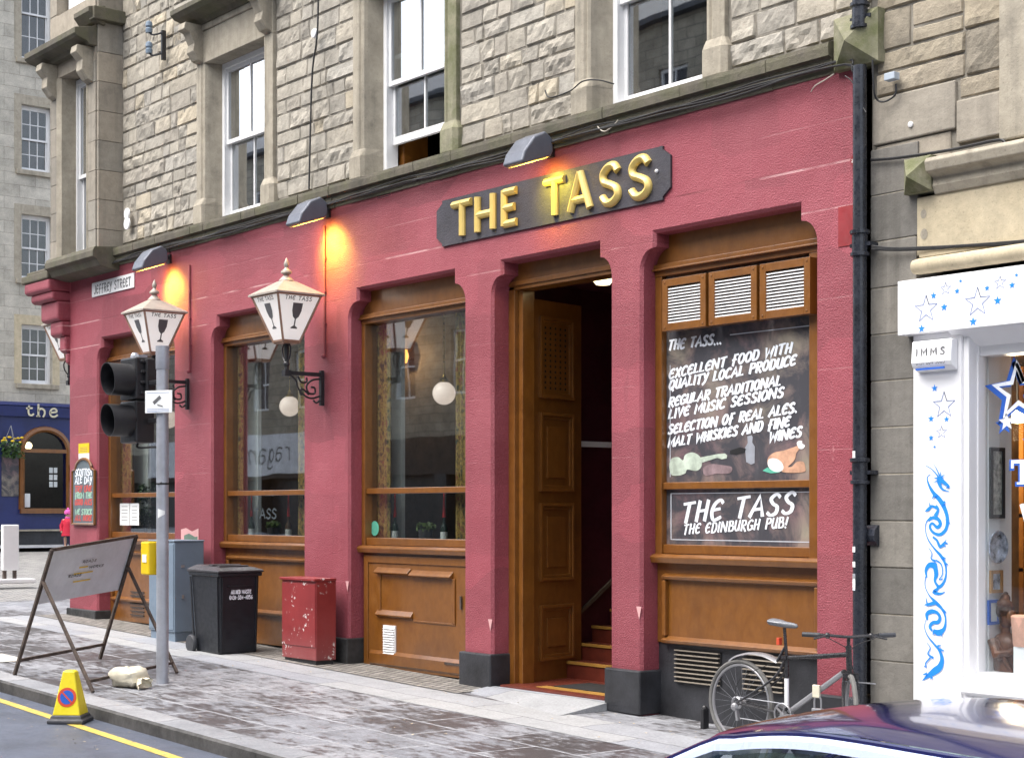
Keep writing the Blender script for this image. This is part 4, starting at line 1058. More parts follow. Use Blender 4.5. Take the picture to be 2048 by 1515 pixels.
m = MB(); serif_T(m, YG-.002, c.x, c.z, .18, .25); m.build('window_letter_face', M['chalk'], st1)
m = MB(); letters(m, 'ATTOO', (c.x+.16, YG, c.z), (c.x+1.05, YG, c.z), .18, .035, slant=0, th0=.002); letters(m, 'AND DESIGN' if False else 'V', (c.x-.02, YG, c.z-.30), (c.x+.10, YG, c.z-.30), .15, .035, slant=0, th0=.002)
m.build('window_letter', M['chalk'], sg)

def picture(name, label, quad, x, fm, pm, grp=None):     # framed picture on the return wall; quad in picture points
    P = [WU(a, b, x) for a, b in quad]; ys = [p.y for p in P]; zs = [p.z for p in P]
    y0, y1, z0, z1 = min(ys), max(ys), min(zs), max(zs)
    t = thing(name, label, 'picture', (x, (y0+y1)/2, z0), 0, grp)
    b = .16*(y1-y0)
    q = MB(); q.box(x+.001, x+.02, y0, y0+b, z0, z1); q.box(x+.001, x+.02, y1-b, y1, z0, z1); q.box(x+.001, x+.02, y0+b, y1-b, z0, z0+b); q.box(x+.001, x+.02, y0+b, y1-b, z1-b, z1)
    q.build('picture_frame', fm, t)
    q = MB(); q.box(x+.001, x+.008, y0+b, y1-b, z0+b, z1-b); q.build('print', pm, t)
picture('framed_picture', 'tall narrow print in a black frame beside the shop window stars', [(1978, 898), (2006, 895), (2006, 1036), (1978, 1036)], XS+.002, M['frameblk'], M['picture'])
picture('framed_picture', 'small print in a pale wood frame hanging below the round plate', [(1978, 1140), (2002, 1140), (2002, 1184), (1978, 1184)], XS+.002, M['framewood'], M['plate'])
picture('framed_picture', 'thin blue edged white frame behind the carved bust', [(1974, 1200), (1996, 1198), (1996, 1247), (1974, 1247)], XS+.002, M['cblue'], M['paper'])
c = WU(1990, 1093, XS+.002); q = MB()
q.lathe([(.001, .02), (.06, .018), (.085, .03), (.12, .036), (.125, .03), (.085, .0), (.001, .0)], c, 24, Matrix.Rotation(R(90), 3, 'Y'))
o = q.build('wall_plate', M['plate'], smooth=True); tag(o, 'round blue and white patterned plate on the white shop wall', 'plate')
c = W(2034, 832, 1.2)
t = thing('shop_lamp', 'small warm lit lamp inside the shop window behind the stars', 'lamp', c)
q = MB(); q.lathe([(.001, -.06), (.06, -.05), (.09, .05), (.03, .09), (.001, .09)], c, 14); q.build('lamp_shade', M['lampcream'], t, smooth=True)
q = MB(); q.tube([c+Vector((0, 0, .08)), (c.x, c.y, 3.2)], .006, 6); q.build('flex', M['cable'], t)
ld = bpy.data.lights.new('lamp_light', 'POINT'); ld.energy = 40; ld.color = (1, .80, .55); ld.shadow_soft_size = .12
lo_ = bpy.data.objects.new('lamp_light', ld); COL.objects.link(lo_); lo_.parent = t; lo_.location = (.1, -.2, -.1)
# carved wooden bust of a praying figure in the window
c = W(2012, 1335, .31); bz = .66
t = thing('carved_bust', 'carved brown wooden bust with a topknot in the shop window', 'statue', (c.x, .31, bz))
k = (W(2006, 1182, .31).z-bz)/.98
q = MB(); q.lathe([(.001, 0), (.17, 0), (.20, .10), (.21, .22), (.23, .36), (.215, .44), (.15, .50), (.075, .53), (.065, .60), (.09, .62), (.118, .70), (.125, .78), (.115, .86), (.09, .91), (.06, .93), (.055, .97), (.03, 1.0), (.001, 1.0)], (0, 0, 0), 20)
q.v = [Vector((v.x*.85, v.y*.62, v.z)) for v in q.v]
q.ball((.10, -.02, .71), .022, 8, 6, (1.2, .8, 1.4)); q.ball((.0, -.03, .885), .09, 12, 8, (1.1, .9, .8)); q.ball((.005, -.01, .95), .05, 10, 6)
for s in (-1, 1): q.ball((.0, s*.075, .70), .03, 8, 6, (.6, .5, 1.9)); q.tube([(-.02, s*.13, .42), (.06, s*.15, .24), (.16, s*.05, .30)], [.055, .05, .035], 8)
q.tube([(.15, 0, .26), (.17, -.01, .36), (.16, 0, .42)], [.04, .035, .012], 8)
o = q.build('bust_body', M['carve'], t, smooth=True, local=True); o.scale = (k*.95,)*3
q = MB(); q.ball((-.015, 0, .80), .128, 16, 10, (1, .72, .98)); q.ball((-.01, 0, .945), .062, 12, 8); q.ball((-.005, 0, 1.0), .032, 10, 6)
for s in (-1, 1): q.ball((.0, s*.088, .70), .028, 8, 6, (.6, .5, 2.0))
q.build('hair', mat('dark_carved_hair', (.055, .022, .012), .6, var=.4, vscale=30, bmp=.6, bscale=45), o, local=True, smooth=True)
q = MB(); q.ball((.085, 0, .735), .07, 14, 10, (.75, .95, 1.25)); q.ball((.145, 0, .72), .018, 8, 6, (1, .8, 1.6)); q.ball((.125, 0, .68), .022, 8, 6, (.7, 1.3, .5))
q.build('face', mat('warm_carved_face', (.20, .085, .04), .42, var=.2, vscale=12), o, local=True, smooth=True)
q = MB(); q.tube([(-.06, -.15, .44), (.04, -.19, .28), (.15, -.10, .30), (.19, -.02, .36)], [.07, .062, .045, .028], 10); q.tube([(.02, -.16, .45), (.12, -.12, .2), (.16, -.05, .06)], [.02, .03, .02], 8); q.build('folded_arm', M['carve'], o, local=True, smooth=True)
o.rotation_euler = (0, 0, R(-12))
c2 = W(2052, 1300, .27)
q = MB(); q.lathe([(.001, 0), (.10, 0), (.105, .02), (.12, .22), (.11, .23), (.001, .23)], (c2.x, .29, .90), 20)
o = q.build('paper_lamp', M['lampshade'], smooth=True); tag(o, 'pink and cream paper shade at the edge of the shop window', 'lamp shade')
q = MB(); q.box(c2.x-.06, c2.x+.2, .20, .22, .665, .90); o = q.build('display_card', M['shopwhite']); o.rotation_euler = (0, 0, 0); tag(o, 'white card standing under the pink paper shade', 'card')
# IMMS alarm box
a0, a1 = W(1837, 690, -.05), W(1921, 738, -.05)
t = thing('alarm_box', 'white alarm box reading IMMS on the shop pilaster', 'alarm box', ((a0.x+a1.x)/2, -.055, a1.z))
q = MB(); xa, xb, za, zb = a0.x+.0, a1.x-.02, W(1880, 736, -.1).z, W(1880, 679, -.1).z
q.px([(-.055, za-.02), (-.13, za+.02), (-.145, za+.05), (-.13, zb), (-.055, zb)], xa, xb); q.build('housing', M['shopwhite'], t, bevel=.008)
q = MB(); letters(q, 'IMMS', (xa+.045, -.139, zb-.115), (xb-.055, -.139, zb-.115), .055, .011, slant=0, gap=.45); q.build('lettering', M['ink'], t)
q = MB(); letters(q, '0131 664 5003', (xa+.045, -.140, zb-.18), (xb-.055, -.140, zb-.18), .032, .004, slant=0); q.box(xa+.04, xb-.05, -.1415, -.140, zb-.136, zb-.132); q.build('number', M['ink'], t)
q = MB(); q.box(xa+.045, xb-.055, -.1455, -.139, zb-.222, zb-.206); q.build('blue_bar', M['cblue'], t)

# ================================================================ THE BLUE PUB ACROSS THE SIDE STREET
X0 = -46.2
blue = thing('corner_building', 'tall pale ashlar building with a blue painted pub front across the side street', 'building')
def L(px, py): p = WU(px, py, X0); return p.y, p.z
m = MB(); ztop = 18.0
zb = L(60, 812)[1]
wins = [((47, 100), (0-70, 122)), ((45, 97), (212, 343)), ((42, 96), (430, 560)), ((43, 105), (650, 768))]
rects = []
for (pa, pb), (qa, qb) in wins:
    ya, yb_ = L(pa, 600)[0], L(pb, 600)[0]; rects.append((ya, yb_, L((pa+pb)/2, qb)[1], L((pa+pb)/2, qa)[1]))
ys = sorted({3.0, 17.0}); ca, cb = min(r[0] for r in rects), max(r[1] for r in rects)
for r in rects: pass
wy0, wy1 = rects[3][0], rects[3][1]
m.box(3, wy0, 0, .5, zb, ztop); m.box(wy1, 17, 0, .5, zb, ztop)
zc = zb
for r in sorted(rects, key=lambda r: r[2]):
    m.box(wy0, wy1, 0, .5, zc, r[2]); zc = r[3]
m.box(wy0, wy1, 0, .5, zc, ztop)
m.build('stone_wall', m_bricky('pale_ashlar', (.46, .43, .365), (.56, .525, .45), (.36, .33, .28), .95, .36, 'xz', .010, .9, .35), blue)
m = MB()
for r in rects:
    c = (wy0+wy1)/2; f = sash(c, .02, (wy1-wy0)/2+.02, r[2], r[3], 0, 2, glass='shopglass', name='sash_window', parent=blue, thick=.035, rows=2)
    q = MB(); q.box(wy0-.18, wy1+.18, -.10, .1, r[2]-.14, r[2]); q.build('window_sill', M['dress'], f, bevel=.01)
    q = MB(); q.box(wy0-.22, wy0, -.012, .0, r[2], r[3]+.28); q.box(wy1, wy1+.22, -.012, 0, r[2], r[3]+.28); q.box(wy0, wy1, -.012, 0, r[3], r[3]+.28); q.build('window_margin', M['cream'] if r is rects[3] else M['dress'], f)
m = MB(); m.box(3, 17, .5, .6, zb, ztop); m.box(3, 17, 2.5, 2.6, 0, ztop); m.box(3, 3.2, .5, 8, 0, ztop); m.box(16.8, 17, .5, 8, 0, ztop); m.px([(-.2, ztop), (4, ztop+3), (8, ztop)], 2.8, 17.2)
m.build('room_wall', M['dark'], blue)
z8, z835 = L(60, 812)[1], L(60, 834)[1]; gb = g(X0)
ay0, ay1 = L(40, 900)[0], L(134, 900)[0]; azb, azs, azt = L(85, 1018)[1], L(85, 902)[1], L(85, 858)[1]
m = MB(); m.box(3, ay0, -.1, .3, gb-.1, z835); m.box(ay1, 17, -.1, .3, gb-.1, z835); m.box(ay0, ay1, -.1, .3, gb-.1, azb)
n = 16; cy_ = (ay0+ay1)/2; rx = (ay1-ay0)/2
A = [(cy_-rx*math.cos(math.pi*k/n), azs+(azt-azs)*math.sin(math.pi*k/n)) for k in range(n+1)]
for k in range(n):
    (p, q_), (r_, s_) = A[k], A[k+1]
    m.py([(p, q_), (r_, s_), (r_, z835), (p, z835)], -.1, .3)
m.build('shop_front', M['navy'], blue)
q = MB(); q.px([(-.1, z8), (-.24, z8-.02), (-.20, z835), (-.1, z835)], 3, 17); q.px([(0, z8+.12), (-.16, z8+.05), (-.26, z8), (0, z8)], 3, 17); fs = q.build('fascia', M['navy'], blue, bevel=.01)
q = MB(); q.box(3, 17, -.14, .0, gb-.1, gb+.42); q.build('base', M['plinth'], blue)
q = MB(); q.box(3, 17, -.28, .0, gb+.42, gb+.47); q.build('ledge', M['dress'], blue)
q = MB()
q.tube([(a, -.12, b) for a, b in [(ay0, azb)]+A+[(ay1, azb)]], .09, 6); q.box(ay0, ay1, -.16, -.05, azs-.05, azs+.06); q.box(ay0-.05, ay1+.05, -.22, -.05, azb-.12, azb+.03)
fr = q.build('arched_window', M['wood'], blue)
q = MB(); q.add([(a, -.02, b) for a, b in [(ay0, azb)]+A+[(ay1, azb)]], [list(range(n+3))]); q.build('pane', M['shopglass'], fr)
q = MB()
for i in range(3):
    for j in range(2):
        p = L(103+j*9, 940+i*14); q.box(p[0]-.06, p[0]+.05, .02, .03, p[1]-.08, p[1]+.08)
p = L(51, 1000); q.box(p[0]-.14, p[0]+.13, -.03, -.024, p[1]-.2, p[1]+.2)
q.build('notice', M['paper'], fr)
q = MB(); p = L(69, 890); q.ball((p[0], .45, p[1]), .11, 10, 8); q.build('lit_bulb', M['lampcream'], fr)
# uncial letters "the"
q = MB(); yy = -.245
def put(poly, x, z, h, wd=.05):
    q.ribbon([(x+a*h, yy, z+b*h) for a, b in poly], wd, FACE, .004)
x, z = L(46, 832)[0], L(60, 832)[1]; h = .30; kx = (L(110, 832)[0]-x)/(3.35*h)
def P_(pts): return [(a*kx, b) for a, b in pts]
put(P_(cat_rom([(.30, 1.0), (.22, .6), (.28, .15), (.55, .05), (.75, .2)], 5)), x, z, h, .055); put(P_([(0, .72), (.62, .76)]), x, z, h, .05)
put(P_([(1.25, 1.15), (1.25, .0)]), x, z, h, .06); put(P_(cat_rom([(1.25, .5), (1.5, .75), (1.85, .6), (1.9, .25), (1.75, -.05)], 5)), x, z, h, .055); put(P_([(1.05, 0), (1.42, 0)]), x, z, h, .04)
put(P_(cat_rom([(2.45, .38), (3.15, .5), (3.0, .78), (2.65, .72), (2.45, .38), (2.6, .05), (2.95, .0), (3.25, .18)], 5)), x, z, h, .055)
q.build('lettering', M['letcream'], fs)
q = MB(); a = L(0, 930); b = L(34, 992); q.box(a[0], b[0], -.14, -.105, b[1], L(10, 912)[1]); q.build('menu_board', M['board'], blue)
q = MB(); a = L(135, 930); q.box(a[0], a[0]+.35, -.30, -.11, L(135, 963)[1], L(135, 930)[1]); o = q.build('menu_case', M['wood'], blue)
q = MB(); q.box(a[0]+.06, a[0]+.3, -.31, -.301, L(135, 955)[1], L(135, 936)[1]); q.build('notice', M['paper'], o)
blue.location = (X0, 0, 0); blue.rotation_euler = (0, 0, R(90))
# hanging basket on the blue front
p = WU(22, 888, X0+.45)
t = thing('hanging_basket', 'hanging basket of yellow flowers on the blue pub front', 'hanging basket', p)
q = MB(); q.lathe([(.001, -.22), (.12, -.20), (.2, -.08), (.22, 0), (.001, .02)], (0, 0, 0), 14); q.build('basket', M['pot'], t, local=True)
q = MB(); rnd = random.Random(2)
for _ in range(260):
    a = rnd.uniform(0, 6.28); r = rnd.uniform(.05, .34)**.9; c = Vector((r*math.cos(a), r*math.sin(a), rnd.uniform(-.28, .16)-r*.4))
    d = Vector((rnd.uniform(-1, 1), rnd.uniform(-1, 1), rnd.uniform(-1, 1)))*.06; e = Vector((rnd.uniform(-1, 1), rnd.uniform(-1, 1), rnd.uniform(-1, 1)))*.05
    q.add([c-d, c+e, c+d, c-e], [(0, 1, 2, 3)])
q.build('foliage', M['leaf'], t, local=True)
for k in range(14):
    q = MB(); a = rnd.uniform(0, 6.28); r = rnd.uniform(.1, .34); q.ball((r*math.cos(a), r*math.sin(a), rnd.uniform(.05, .22)), .055, 8, 5, (1, 1, .6)); q.build('flower', M['flower'], t, local=True)
q = MB()
for k in range(3): a = k*2.1; q.tube([(.21*math.cos(a), .21*math.sin(a), 0), (0, 0, .55)], .008, 5)
q.build('chain', M['alloy'], t, local=True)
# ================================================================ THE OTHER SIDE OF THE STREET (seen in the window glass)
opp = thing('opposite_building', 'tall stone tenement across the street mirrored in the pub windows', 'building')
m = MB(); H = 15.2
cols = [-6+k*3.1 for k in range(31)]
wz = [(5.6, 7.7), (8.9, 11.0), (12.0, 13.9)]
x = -10
for c in cols:
    m.box(x, c-.55, 0, .5, 4.3, H); z = 4.3
    for (a, b) in wz: m.box(c-.55, c+.55, 0, .5, z, a); z = b
    m.box(c-.55, c+.55, 0, .5, z, H); x = c+.55
m.box(x, 90, 0, .5, 4.3, H); m.box(-10, 90, 6, 6.2, 0, H)
ow = m.build('stone_wall', M['oppstone'], opp)
m = MB()
x = -10
for k in range(18):
    m.box(x, x+.5, -.05, .5, -.5, 3.1); x += 5.7
m.box(-10, 90, .45, .5, -.5, 3.1)
m.build('shop_pier', M['plinth'], opp)
m = MB(); m.box(-10, 90, -.02, .5, 3.1, 4.3); m.build('fascia', M['dark'], opp)
m = MB(); m.box(46.5, 62, -.08, -.021, 3.25, 4.75); fo = m.build('sign_board', M['reflect'], opp)
m = MB()
lc = {'r': [[(.1, 0), (.1, .65)], ('c', [(.1, .45), (.25, .65), (.42, .62)])], 'a': [('c', [(.1, .6), (.3, .68), (.42, .5), (.42, 0)]), ('o', [(.42, .38), (.15, .38), (.08, .15), (.25, 0), (.42, .2)])],
      'g': [('o', [(.25, .65), (.07, .35), (.25, .02), (.42, .35)]), ('c', [(.43, .65), (.43, -.1), (.25, -.3), (.06, -.2)])], 'm': [[(.08, 0), (.08, .65)], ('c', [(.08, .45), (.25, .66), (.38, .5), (.38, 0)]), ('c', [(.38, .45), (.55, .66), (.68, .5), (.68, 0)])],
      'u': [('c', [(.08, .65), (.1, .12), (.3, .02), (.42, .3), (.42, .65)]), [(.42, .65), (.42, 0)]], 'f': [('c', [(.42, .95), (.24, .98), (.2, .7), (.2, 0)]), [(.05, .6), (.38, .6)]], 'i': [[(.1, 0), (.1, .65)], [(.1, .82), (.1, .9)]], 'n': [[(.08, 0), (.08, .65)], ('c', [(.08, .45), (.28, .66), (.44, .5), (.44, 0)])]}
x = 50.5
for ch in 'ragamuffin':
    for st in lc[ch]:
        pts = cat_rom(st[1], 5, st[0] == 'o') if isinstance(st, tuple) else st
        m.ribbon([(x+a*1.12, -.085, 3.70+b*.80) for a, b in pts], .075, FACE, .002)
    x += {'m': .82, 'i': .28}.get(ch, .58)*1.12
m.build('lettering', M['ink'], fo)
for c in cols:
    for (a, b) in wz:
        q = MB(); q.box(c-.55, c+.55, .16, .22, a, b); f = q.build('window_pane', M['oldslate'], opp)
        q = MB(); frame_rect(q, c-.55, c+.55, a, b, .08, .10, .18); q.box(c-.47, c+.47, .11, .17, (a+b)/2-.03, (a+b)/2+.03); q.box(c-.02, c+.02, .12, .16, a+.08, b-.08); q.build('window_frame', M['white'], f)
m = MB(); m.px([(-.3, H), (-.3, H+.15), (3, H+2.2), (6.5, H+.15), (6.5, H)], -10.2, 90.2); m.build('roof', M['oldslate'], opp)
opp.location = (0, -20, 0); opp.rotation_euler = (0, 0, R(180))

# ================================================================ SIGNS AND LAMPS ON THE PUB
# name sign: black panel with notched ends and raised gold letters
P = [W(a, b) for a, b in ((877, 402), (891, 494), (1327, 297), (1345, 390))]
xa, xb, za, zb = -13.88, -10.355, 4.70, 5.185
t = thing('name_sign', 'black notched panel with raised gold letters THE TASS', 'sign', ((xa+xb)/2, 0, za))
q = MB(); n_ = .10; c_ = .03
q.py([(xa+n_, za), (xb-n_, za), (xb-n_, za+c_), (xb-.0, za+n_), (xb, zb-n_), (xb-n_, zb-c_), (xb-n_, zb), (xa+n_, zb), (xa+n_, zb-c_), (xa, zb-n_), (xa, za+n_), (xa+n_, za+c_)], -.022, .0)
q.build('panel', M['signblack'], t)
GOLD = {'T': [[(.5, 0), (.5, .97)], [(0, .93), (1, .93)]], 'H': [[(.06, 0), (.06, 1)], [(.94, 0), (.94, 1)], [(.06, .48), (.94, .48)]],
        'E': [[(.08, 0), (.08, 1)], [(.08, .94), (.9, .94)], [(.08, .5), (.78, .5)], [(.08, .06), (.92, .06)]],
        'A': [[(.02, 0), (.5, 1.0)], [(.98, 0), (.5, 1.0)], [(.2, .28), (.8, .28)]],
        'S': [cat_rom([(.93, .80), (.72, .96), (.38, .95), (.10, .78), (.16, .58), (.5, .48), (.84, .36), (.92, .17), (.65, .03), (.30, .03), (.05, .20)], 5)]}
zB, zT = W(940, 472, -.05).z+.012, W(1200, 343, -.05).z
zB, zT = 4.765, 5.125
for ch, pa, pb in (('T', 900, 945), ('H', 947, 990), ('E', 1000, 1038), ('T', 1085, 1131), ('A', 1134, 1183), ('S', 1197, 1240), ('S', 1255, 1301)):
    q = MB(); x0_, x1_ = WX(pa+4, -.05), WX(pb-4, -.05)
    sd_ = -1
    for i, st in enumerate(GOLD[ch]): solid_stroke(q, [(x0_+(x1_-x0_)*a, -.0221-.001*i, zB+(zT-zB)*b) for a, b in st], .078, .055-.003*i, FACE)
    q.build('gold_letter', M['gold'], t, smooth=(ch == 'S'))
q = MB(); c = W(1318, 343); q.ball((c.x, -.03, c.z), .018, 8, 6); q.build('white_stud', M['white'], t)
# painted chalkboard panels in the last bay
YBRD = .235
B0 = BAYS[4]
t = thing('menu_board', 'large painted blackboard listing food music ales and whiskies', 'sign', (-9.73, YBRD, 2.17))
q = MB(); q.box(B0[0]+.06, B0[1]-.1, YBRD, YBRD+.03, 2.15, 4.06); q.build('panel', M['board'], t)
q = MB(); za, zb = 2.215, 3.44; xa, xb = B0[0]+.13, B0[1]-.235
for (a, b, c, d) in ((xa, xa+.006, za, zb-.2), (xb-.008, xb, za, zb+.02), (xa+.75, xb, zb+.01, zb+.018)): q.box(a, b, YBRD-.002, YBRD, c, d)
q.build('border_line', M['signback'], t)
LINES = [('THE TASS...', 1336, 700, 1451, 686, 24), ('EXCELLENT FOOD WITH', 1338, 757, 1592, 702, 22), ('QUALITY LOCAL PRODUCE', 1338, 779, 1600, 727, 22),
         ('REGULAR TRADITIONAL', 1337, 813, 1570, 768, 22), ('LIVE MUSIC SESSIONS', 1337, 837, 1575, 791, 22), ('SELECTION OF REAL ALES.', 1336, 868, 1603, 822, 22), ('MALT WHISKIES AND FINE', 1336, 894, 1588, 850, 22), ('WINES', 1538, 884, 1611, 870, 22)]
for s, a, b, c, d, hp in LINES:
    q = MB(); A, B = W(a, b, YBRD), W(c, d, YBRD); B = B-(B-A).normalized()*.05
    letters(q, s, A, B, hp/232*.86, .0235, slant=.26, jit=.03, gap=.16); q.build('lettering', M['chalk'], t)
def paint(pts, mm, name, off=.003):
    q = MB(); q.add([(p.x, YBRD-off, p.z) for p in (W(1300+a/4.59, 640+b/4.59, YBRD) for a, b in pts)], [list(range(len(pts)))]); return q.build(name, mm, t)
paint(cat_rom([(180, 1330), (200, 1270), (260, 1255), (305, 1285), (325, 1235), (390, 1212), (450, 1240), (478, 1290), (470, 1350), (425, 1382), (345, 1370), (325, 1405), (260, 1425), (195, 1415)], 4, True)[:-1], M['violin'], 'painted_violin')
paint([(468, 1258), (620, 1228), (690, 1222), (712, 1240), (706, 1268), (660, 1276), (620, 1262), (470, 1310)], M['violin'], 'painted_violin', .0035)
paint(cat_rom([(490, 1360), (560, 1320), (680, 1330), (755, 1350), (730, 1405), (600, 1410), (510, 1425)], 4, True)[:-1], M['mauve'], 'painted_cloth')
paint([(895, 1065), (935, 1055), (945, 1075), (940, 1120), (965, 1160), (962, 1310), (930, 1325), (885, 1300), (875, 1170), (900, 1125)], M['galv'], 'painted_bottle')
paint([(738, 1195), (830, 1165), (885, 1180), (870, 1215), (790, 1235), (735, 1225)], M['void'], 'painted_shadow')
paint(cat_rom([(1085, 1330), (1085, 1265), (1140, 1215), (1230, 1195), (1320, 1165), (1365, 1150), (1378, 1175), (1345, 1220), (1330, 1280), (1270, 1340), (1200, 1380), (1130, 1370)], 4, True)[:-1], M['ham'], 'painted_ham')
paint(cat_rom([(1085, 1330), (1095, 1275), (1160, 1270), (1215, 1310), (1225, 1365), (1180, 1392), (1120, 1375)], 4, True)[:-1], M['paper'], 'painted_ham_slice', .0038)
paint(cat_rom([(1350, 1130), (1365, 1108), (1398, 1108), (1400, 1130), (1425, 1150), (1405, 1180), (1370, 1175)], 4, True)[:-1], M['paper'], 'painted_bone', .0038)
paint([(1035, 1380), (1080, 1350), (1160, 1385), (1200, 1395), (1110, 1405)], M['tealp'], 'painted_leaf', .0036)
paint(cat_rom([(1215, 1390), (1240, 1345), (1300, 1345), (1350, 1300), (1410, 1300), (1428, 1350), (1420, 1390), (1320, 1400)], 4, True)[:-1], M['ham'], 'painted_potato', .0034)
t = thing('pub_board', 'small blackboard painted THE TASS the Edinburgh pub, below the food board', 'sign', (-9.73, YBRD, 1.6))
q = MB(); q.box(B0[0]+.06, B0[1]-.1, YBRD, YBRD+.03, 1.57, 2.12); q.build('panel', M['boardlow'], t)
q = MB(); xa, xb, za, zb = B0[0]+.14, B0[1]-.235, 1.64, 2.06
for (a, b, c, d) in ((xa, xb, za, za+.006), (xa, xb, zb, zb+.006), (xa, xa+.008, za, zb), (xb-.012, xb, za, zb)): q.box(a, b, YBRD-.002, YBRD, c, d)
q.build('border_line', M['signback'], t)
for s, a, b, c, d, hp, sw in (('THE TASS', 1362, 1045, 1586, 1026, 40, .030), ('THE EDINBURGH PUB!', 1366, 1068, 1574, 1054, 20, .015)):
    q = MB(); A, B = W(a, b, YBRD), W(c, d, YBRD); letters(q, s, A, B, hp/232*1.02, sw*1.15, slant=.24, jit=.03, gap=.2); q.build('lettering', M['chalk'], t)

# lanterns
def goblet(c):
    cx, cz, k = c
    return ([(cx-.075*k, cz+.12*k), (cx+.075*k, cz+.12*k), (cx+.072*k, cz+.02*k), (cx+.045*k, cz-.055*k), (cx+.012*k, cz-.085*k), (cx-.012*k, cz-.085*k), (cx-.045*k, cz-.055*k), (cx-.072*k, cz+.02*k)],
            [(cx-.010*k, cz-.08*k), (cx+.010*k, cz-.08*k), (cx+.010*k, cz-.17*k), (cx+.05*k, cz-.195*k), (cx+.05*k, cz-.21*k), (cx-.05*k, cz-.21*k), (cx-.05*k, cz-.195*k), (cx-.010*k, cz-.17*k)])
def lantern():
    t = thing('wall_lantern', '', 'lantern')
    zb, zt, b, a = .36, .875, .105, .287; H = zt-zb
    q = MB()
    for sx in (-1, 1):
        for sy in (-1, 1): q.bar((sx*b, sy*b, zb-.02), (sx*a, sy*a, zt), .022, .022)
    for (k, z, w_) in ((a, zt, .03), (b, zb, .024)):
        for i in range(4):
            c0 = [(-k, -k), (k, -k), (k, k), (-k, k)][i]; c1 = [(k, -k), (k, k), (-k, k), (-k, -k)][i]
            q.bar((*c0, z), (*c1, z), w_, w_)
    q.box(-b, b, -b, b, zb-.03, zb-.01)
    q.build('lantern_frame', M['copper'], t, local=True)
    for i in range(4):
        q = MB(); q.add([(-b, -b, zb), (b, -b, zb), (a, -a, zt), (-a, -a, zt)], [(0, 1, 2, 3)])
        p = q.build('lantern_panel', M['opal'], t, local=True); p.rotation_euler = (0, 0, R(90*i))
        f = lambda u, v, o=.004: (u, -(b+(a-b)*(v-zb)/H)-o, v)
        q = MB()
        for j, poly in enumerate(goblet((0, .675, .86))): q.add([f(u, v, .004+.0005*j) for u, v in poly], [list(range(len(poly)))])
        q.build('goblet_emblem', M['ink'], p, local=True)
        q = MB(); adv = 0; st_ = []
        for ch in 'THE TASS':
            wd, st = strokes(ch); st_ += [[(adv+x, y) for x, y in s_] for s_ in st]; adv += wd+.22
        k = .36/adv; th = .004
        for s_ in st_:
            q.ribbon([f(-.18+x*k, .805+.006*math.cos(0)+y*.042, .0) for x, y in s_], .0085, (0, -1, -.35), th); th += .0002
        q.build('lettering', M['ink'], p, local=True)
    q = MB(); q.lathe([((a+.035)*1.414, zt+.0), ((a+.035)*1.414, zt+.02), (.085*1.414, zt+.172), (.075*1.414, zt+.176), (.001, zt+.176)], (0, 0, 0), 4, sq=True)
    r = q.build('lantern_roof', M['leadcap'], t, local=True)
    q = MB(); q.lathe([(.09, zt+.165), (.09, zt+.185), (.07, zt+.205), (.05, zt+.23), (.028, zt+.25), (.066, zt+.272), (.062, zt+.292), (.028, zt+.32), (.020, zt+.335), (.031, zt+.36), (.031, zt+.385), (.011, zt+.435), (.001, zt+.45)], (0, 0, 0), 16)
    q.build('finial', M['leadcap'], t, local=True, smooth=True)
    q = MB()                                             # scrolled iron bracket
    q.tube([(0, 0, zb-.02), (0, 0, .08), (0, 0, -.02)], [.03, .022, .034], 10); q.ball((0, 0, .10), .038, 10, 8); q.box(-.04, .04, -.04, .04, -.04, .03)
    for sx in (-1, 1): q.tube(cat_rom([(0, 0, .10), (sx*.07, 0, .18), (sx*.09, 0, .28), (sx*.05, 0, zb-.02)], 5), .010, 6)
    q.bar((0, -.02, 0), (0, .5, 0), .035, .045); q.box(-.025, .025, .455, .495, -.36, .05)
    for pts in ([(.06, -.03), (.13, -.09), (.15, -.16), (.22, -.24), (.33, -.28), (.45, -.25)], [(.45, -.05), (.34, -.07), (.27, -.14), (.30, -.22), (.38, -.22), (.38, -.16), (.33, -.15)], [(.15, -.03), (.20, -.10), (.27, -.09), (.27, -.04)], [(.30, -.24), (.22, -.18), (.18, -.20), (.20, -.25)], [(.45, -.30), (.40, -.33), (.36, -.30)]):
        q.tube(cat_rom([(0, a_, b_) for a_, b_ in pts], 5), .012, 6)
    q.build('bracket', M['metalblk'], t, local=True)
    return t
lan = lantern(); yl = -.51
c = W(573, 745, yl); zarm = c.z
lan.location = (c.x, yl, zarm); lan['label'] = 'opal lantern on a scrolled bracket between the second and third pub windows'; lan['group'] = 'wall lanterns on the pub'
l2 = copy_tree(lan); c = W(309, 764, yl); l2.location = (c.x, yl, c.z+.02); l2['label'] = 'opal lantern on a scrolled bracket partly behind the traffic signal pole'
l3 = copy_tree(lan); l3.location = (XL-.52, .22, c.z+.30); l3.rotation_euler = (0, 0, R(-90)); l3['label'] = 'opal lantern mostly hidden behind the left corner of the pub'

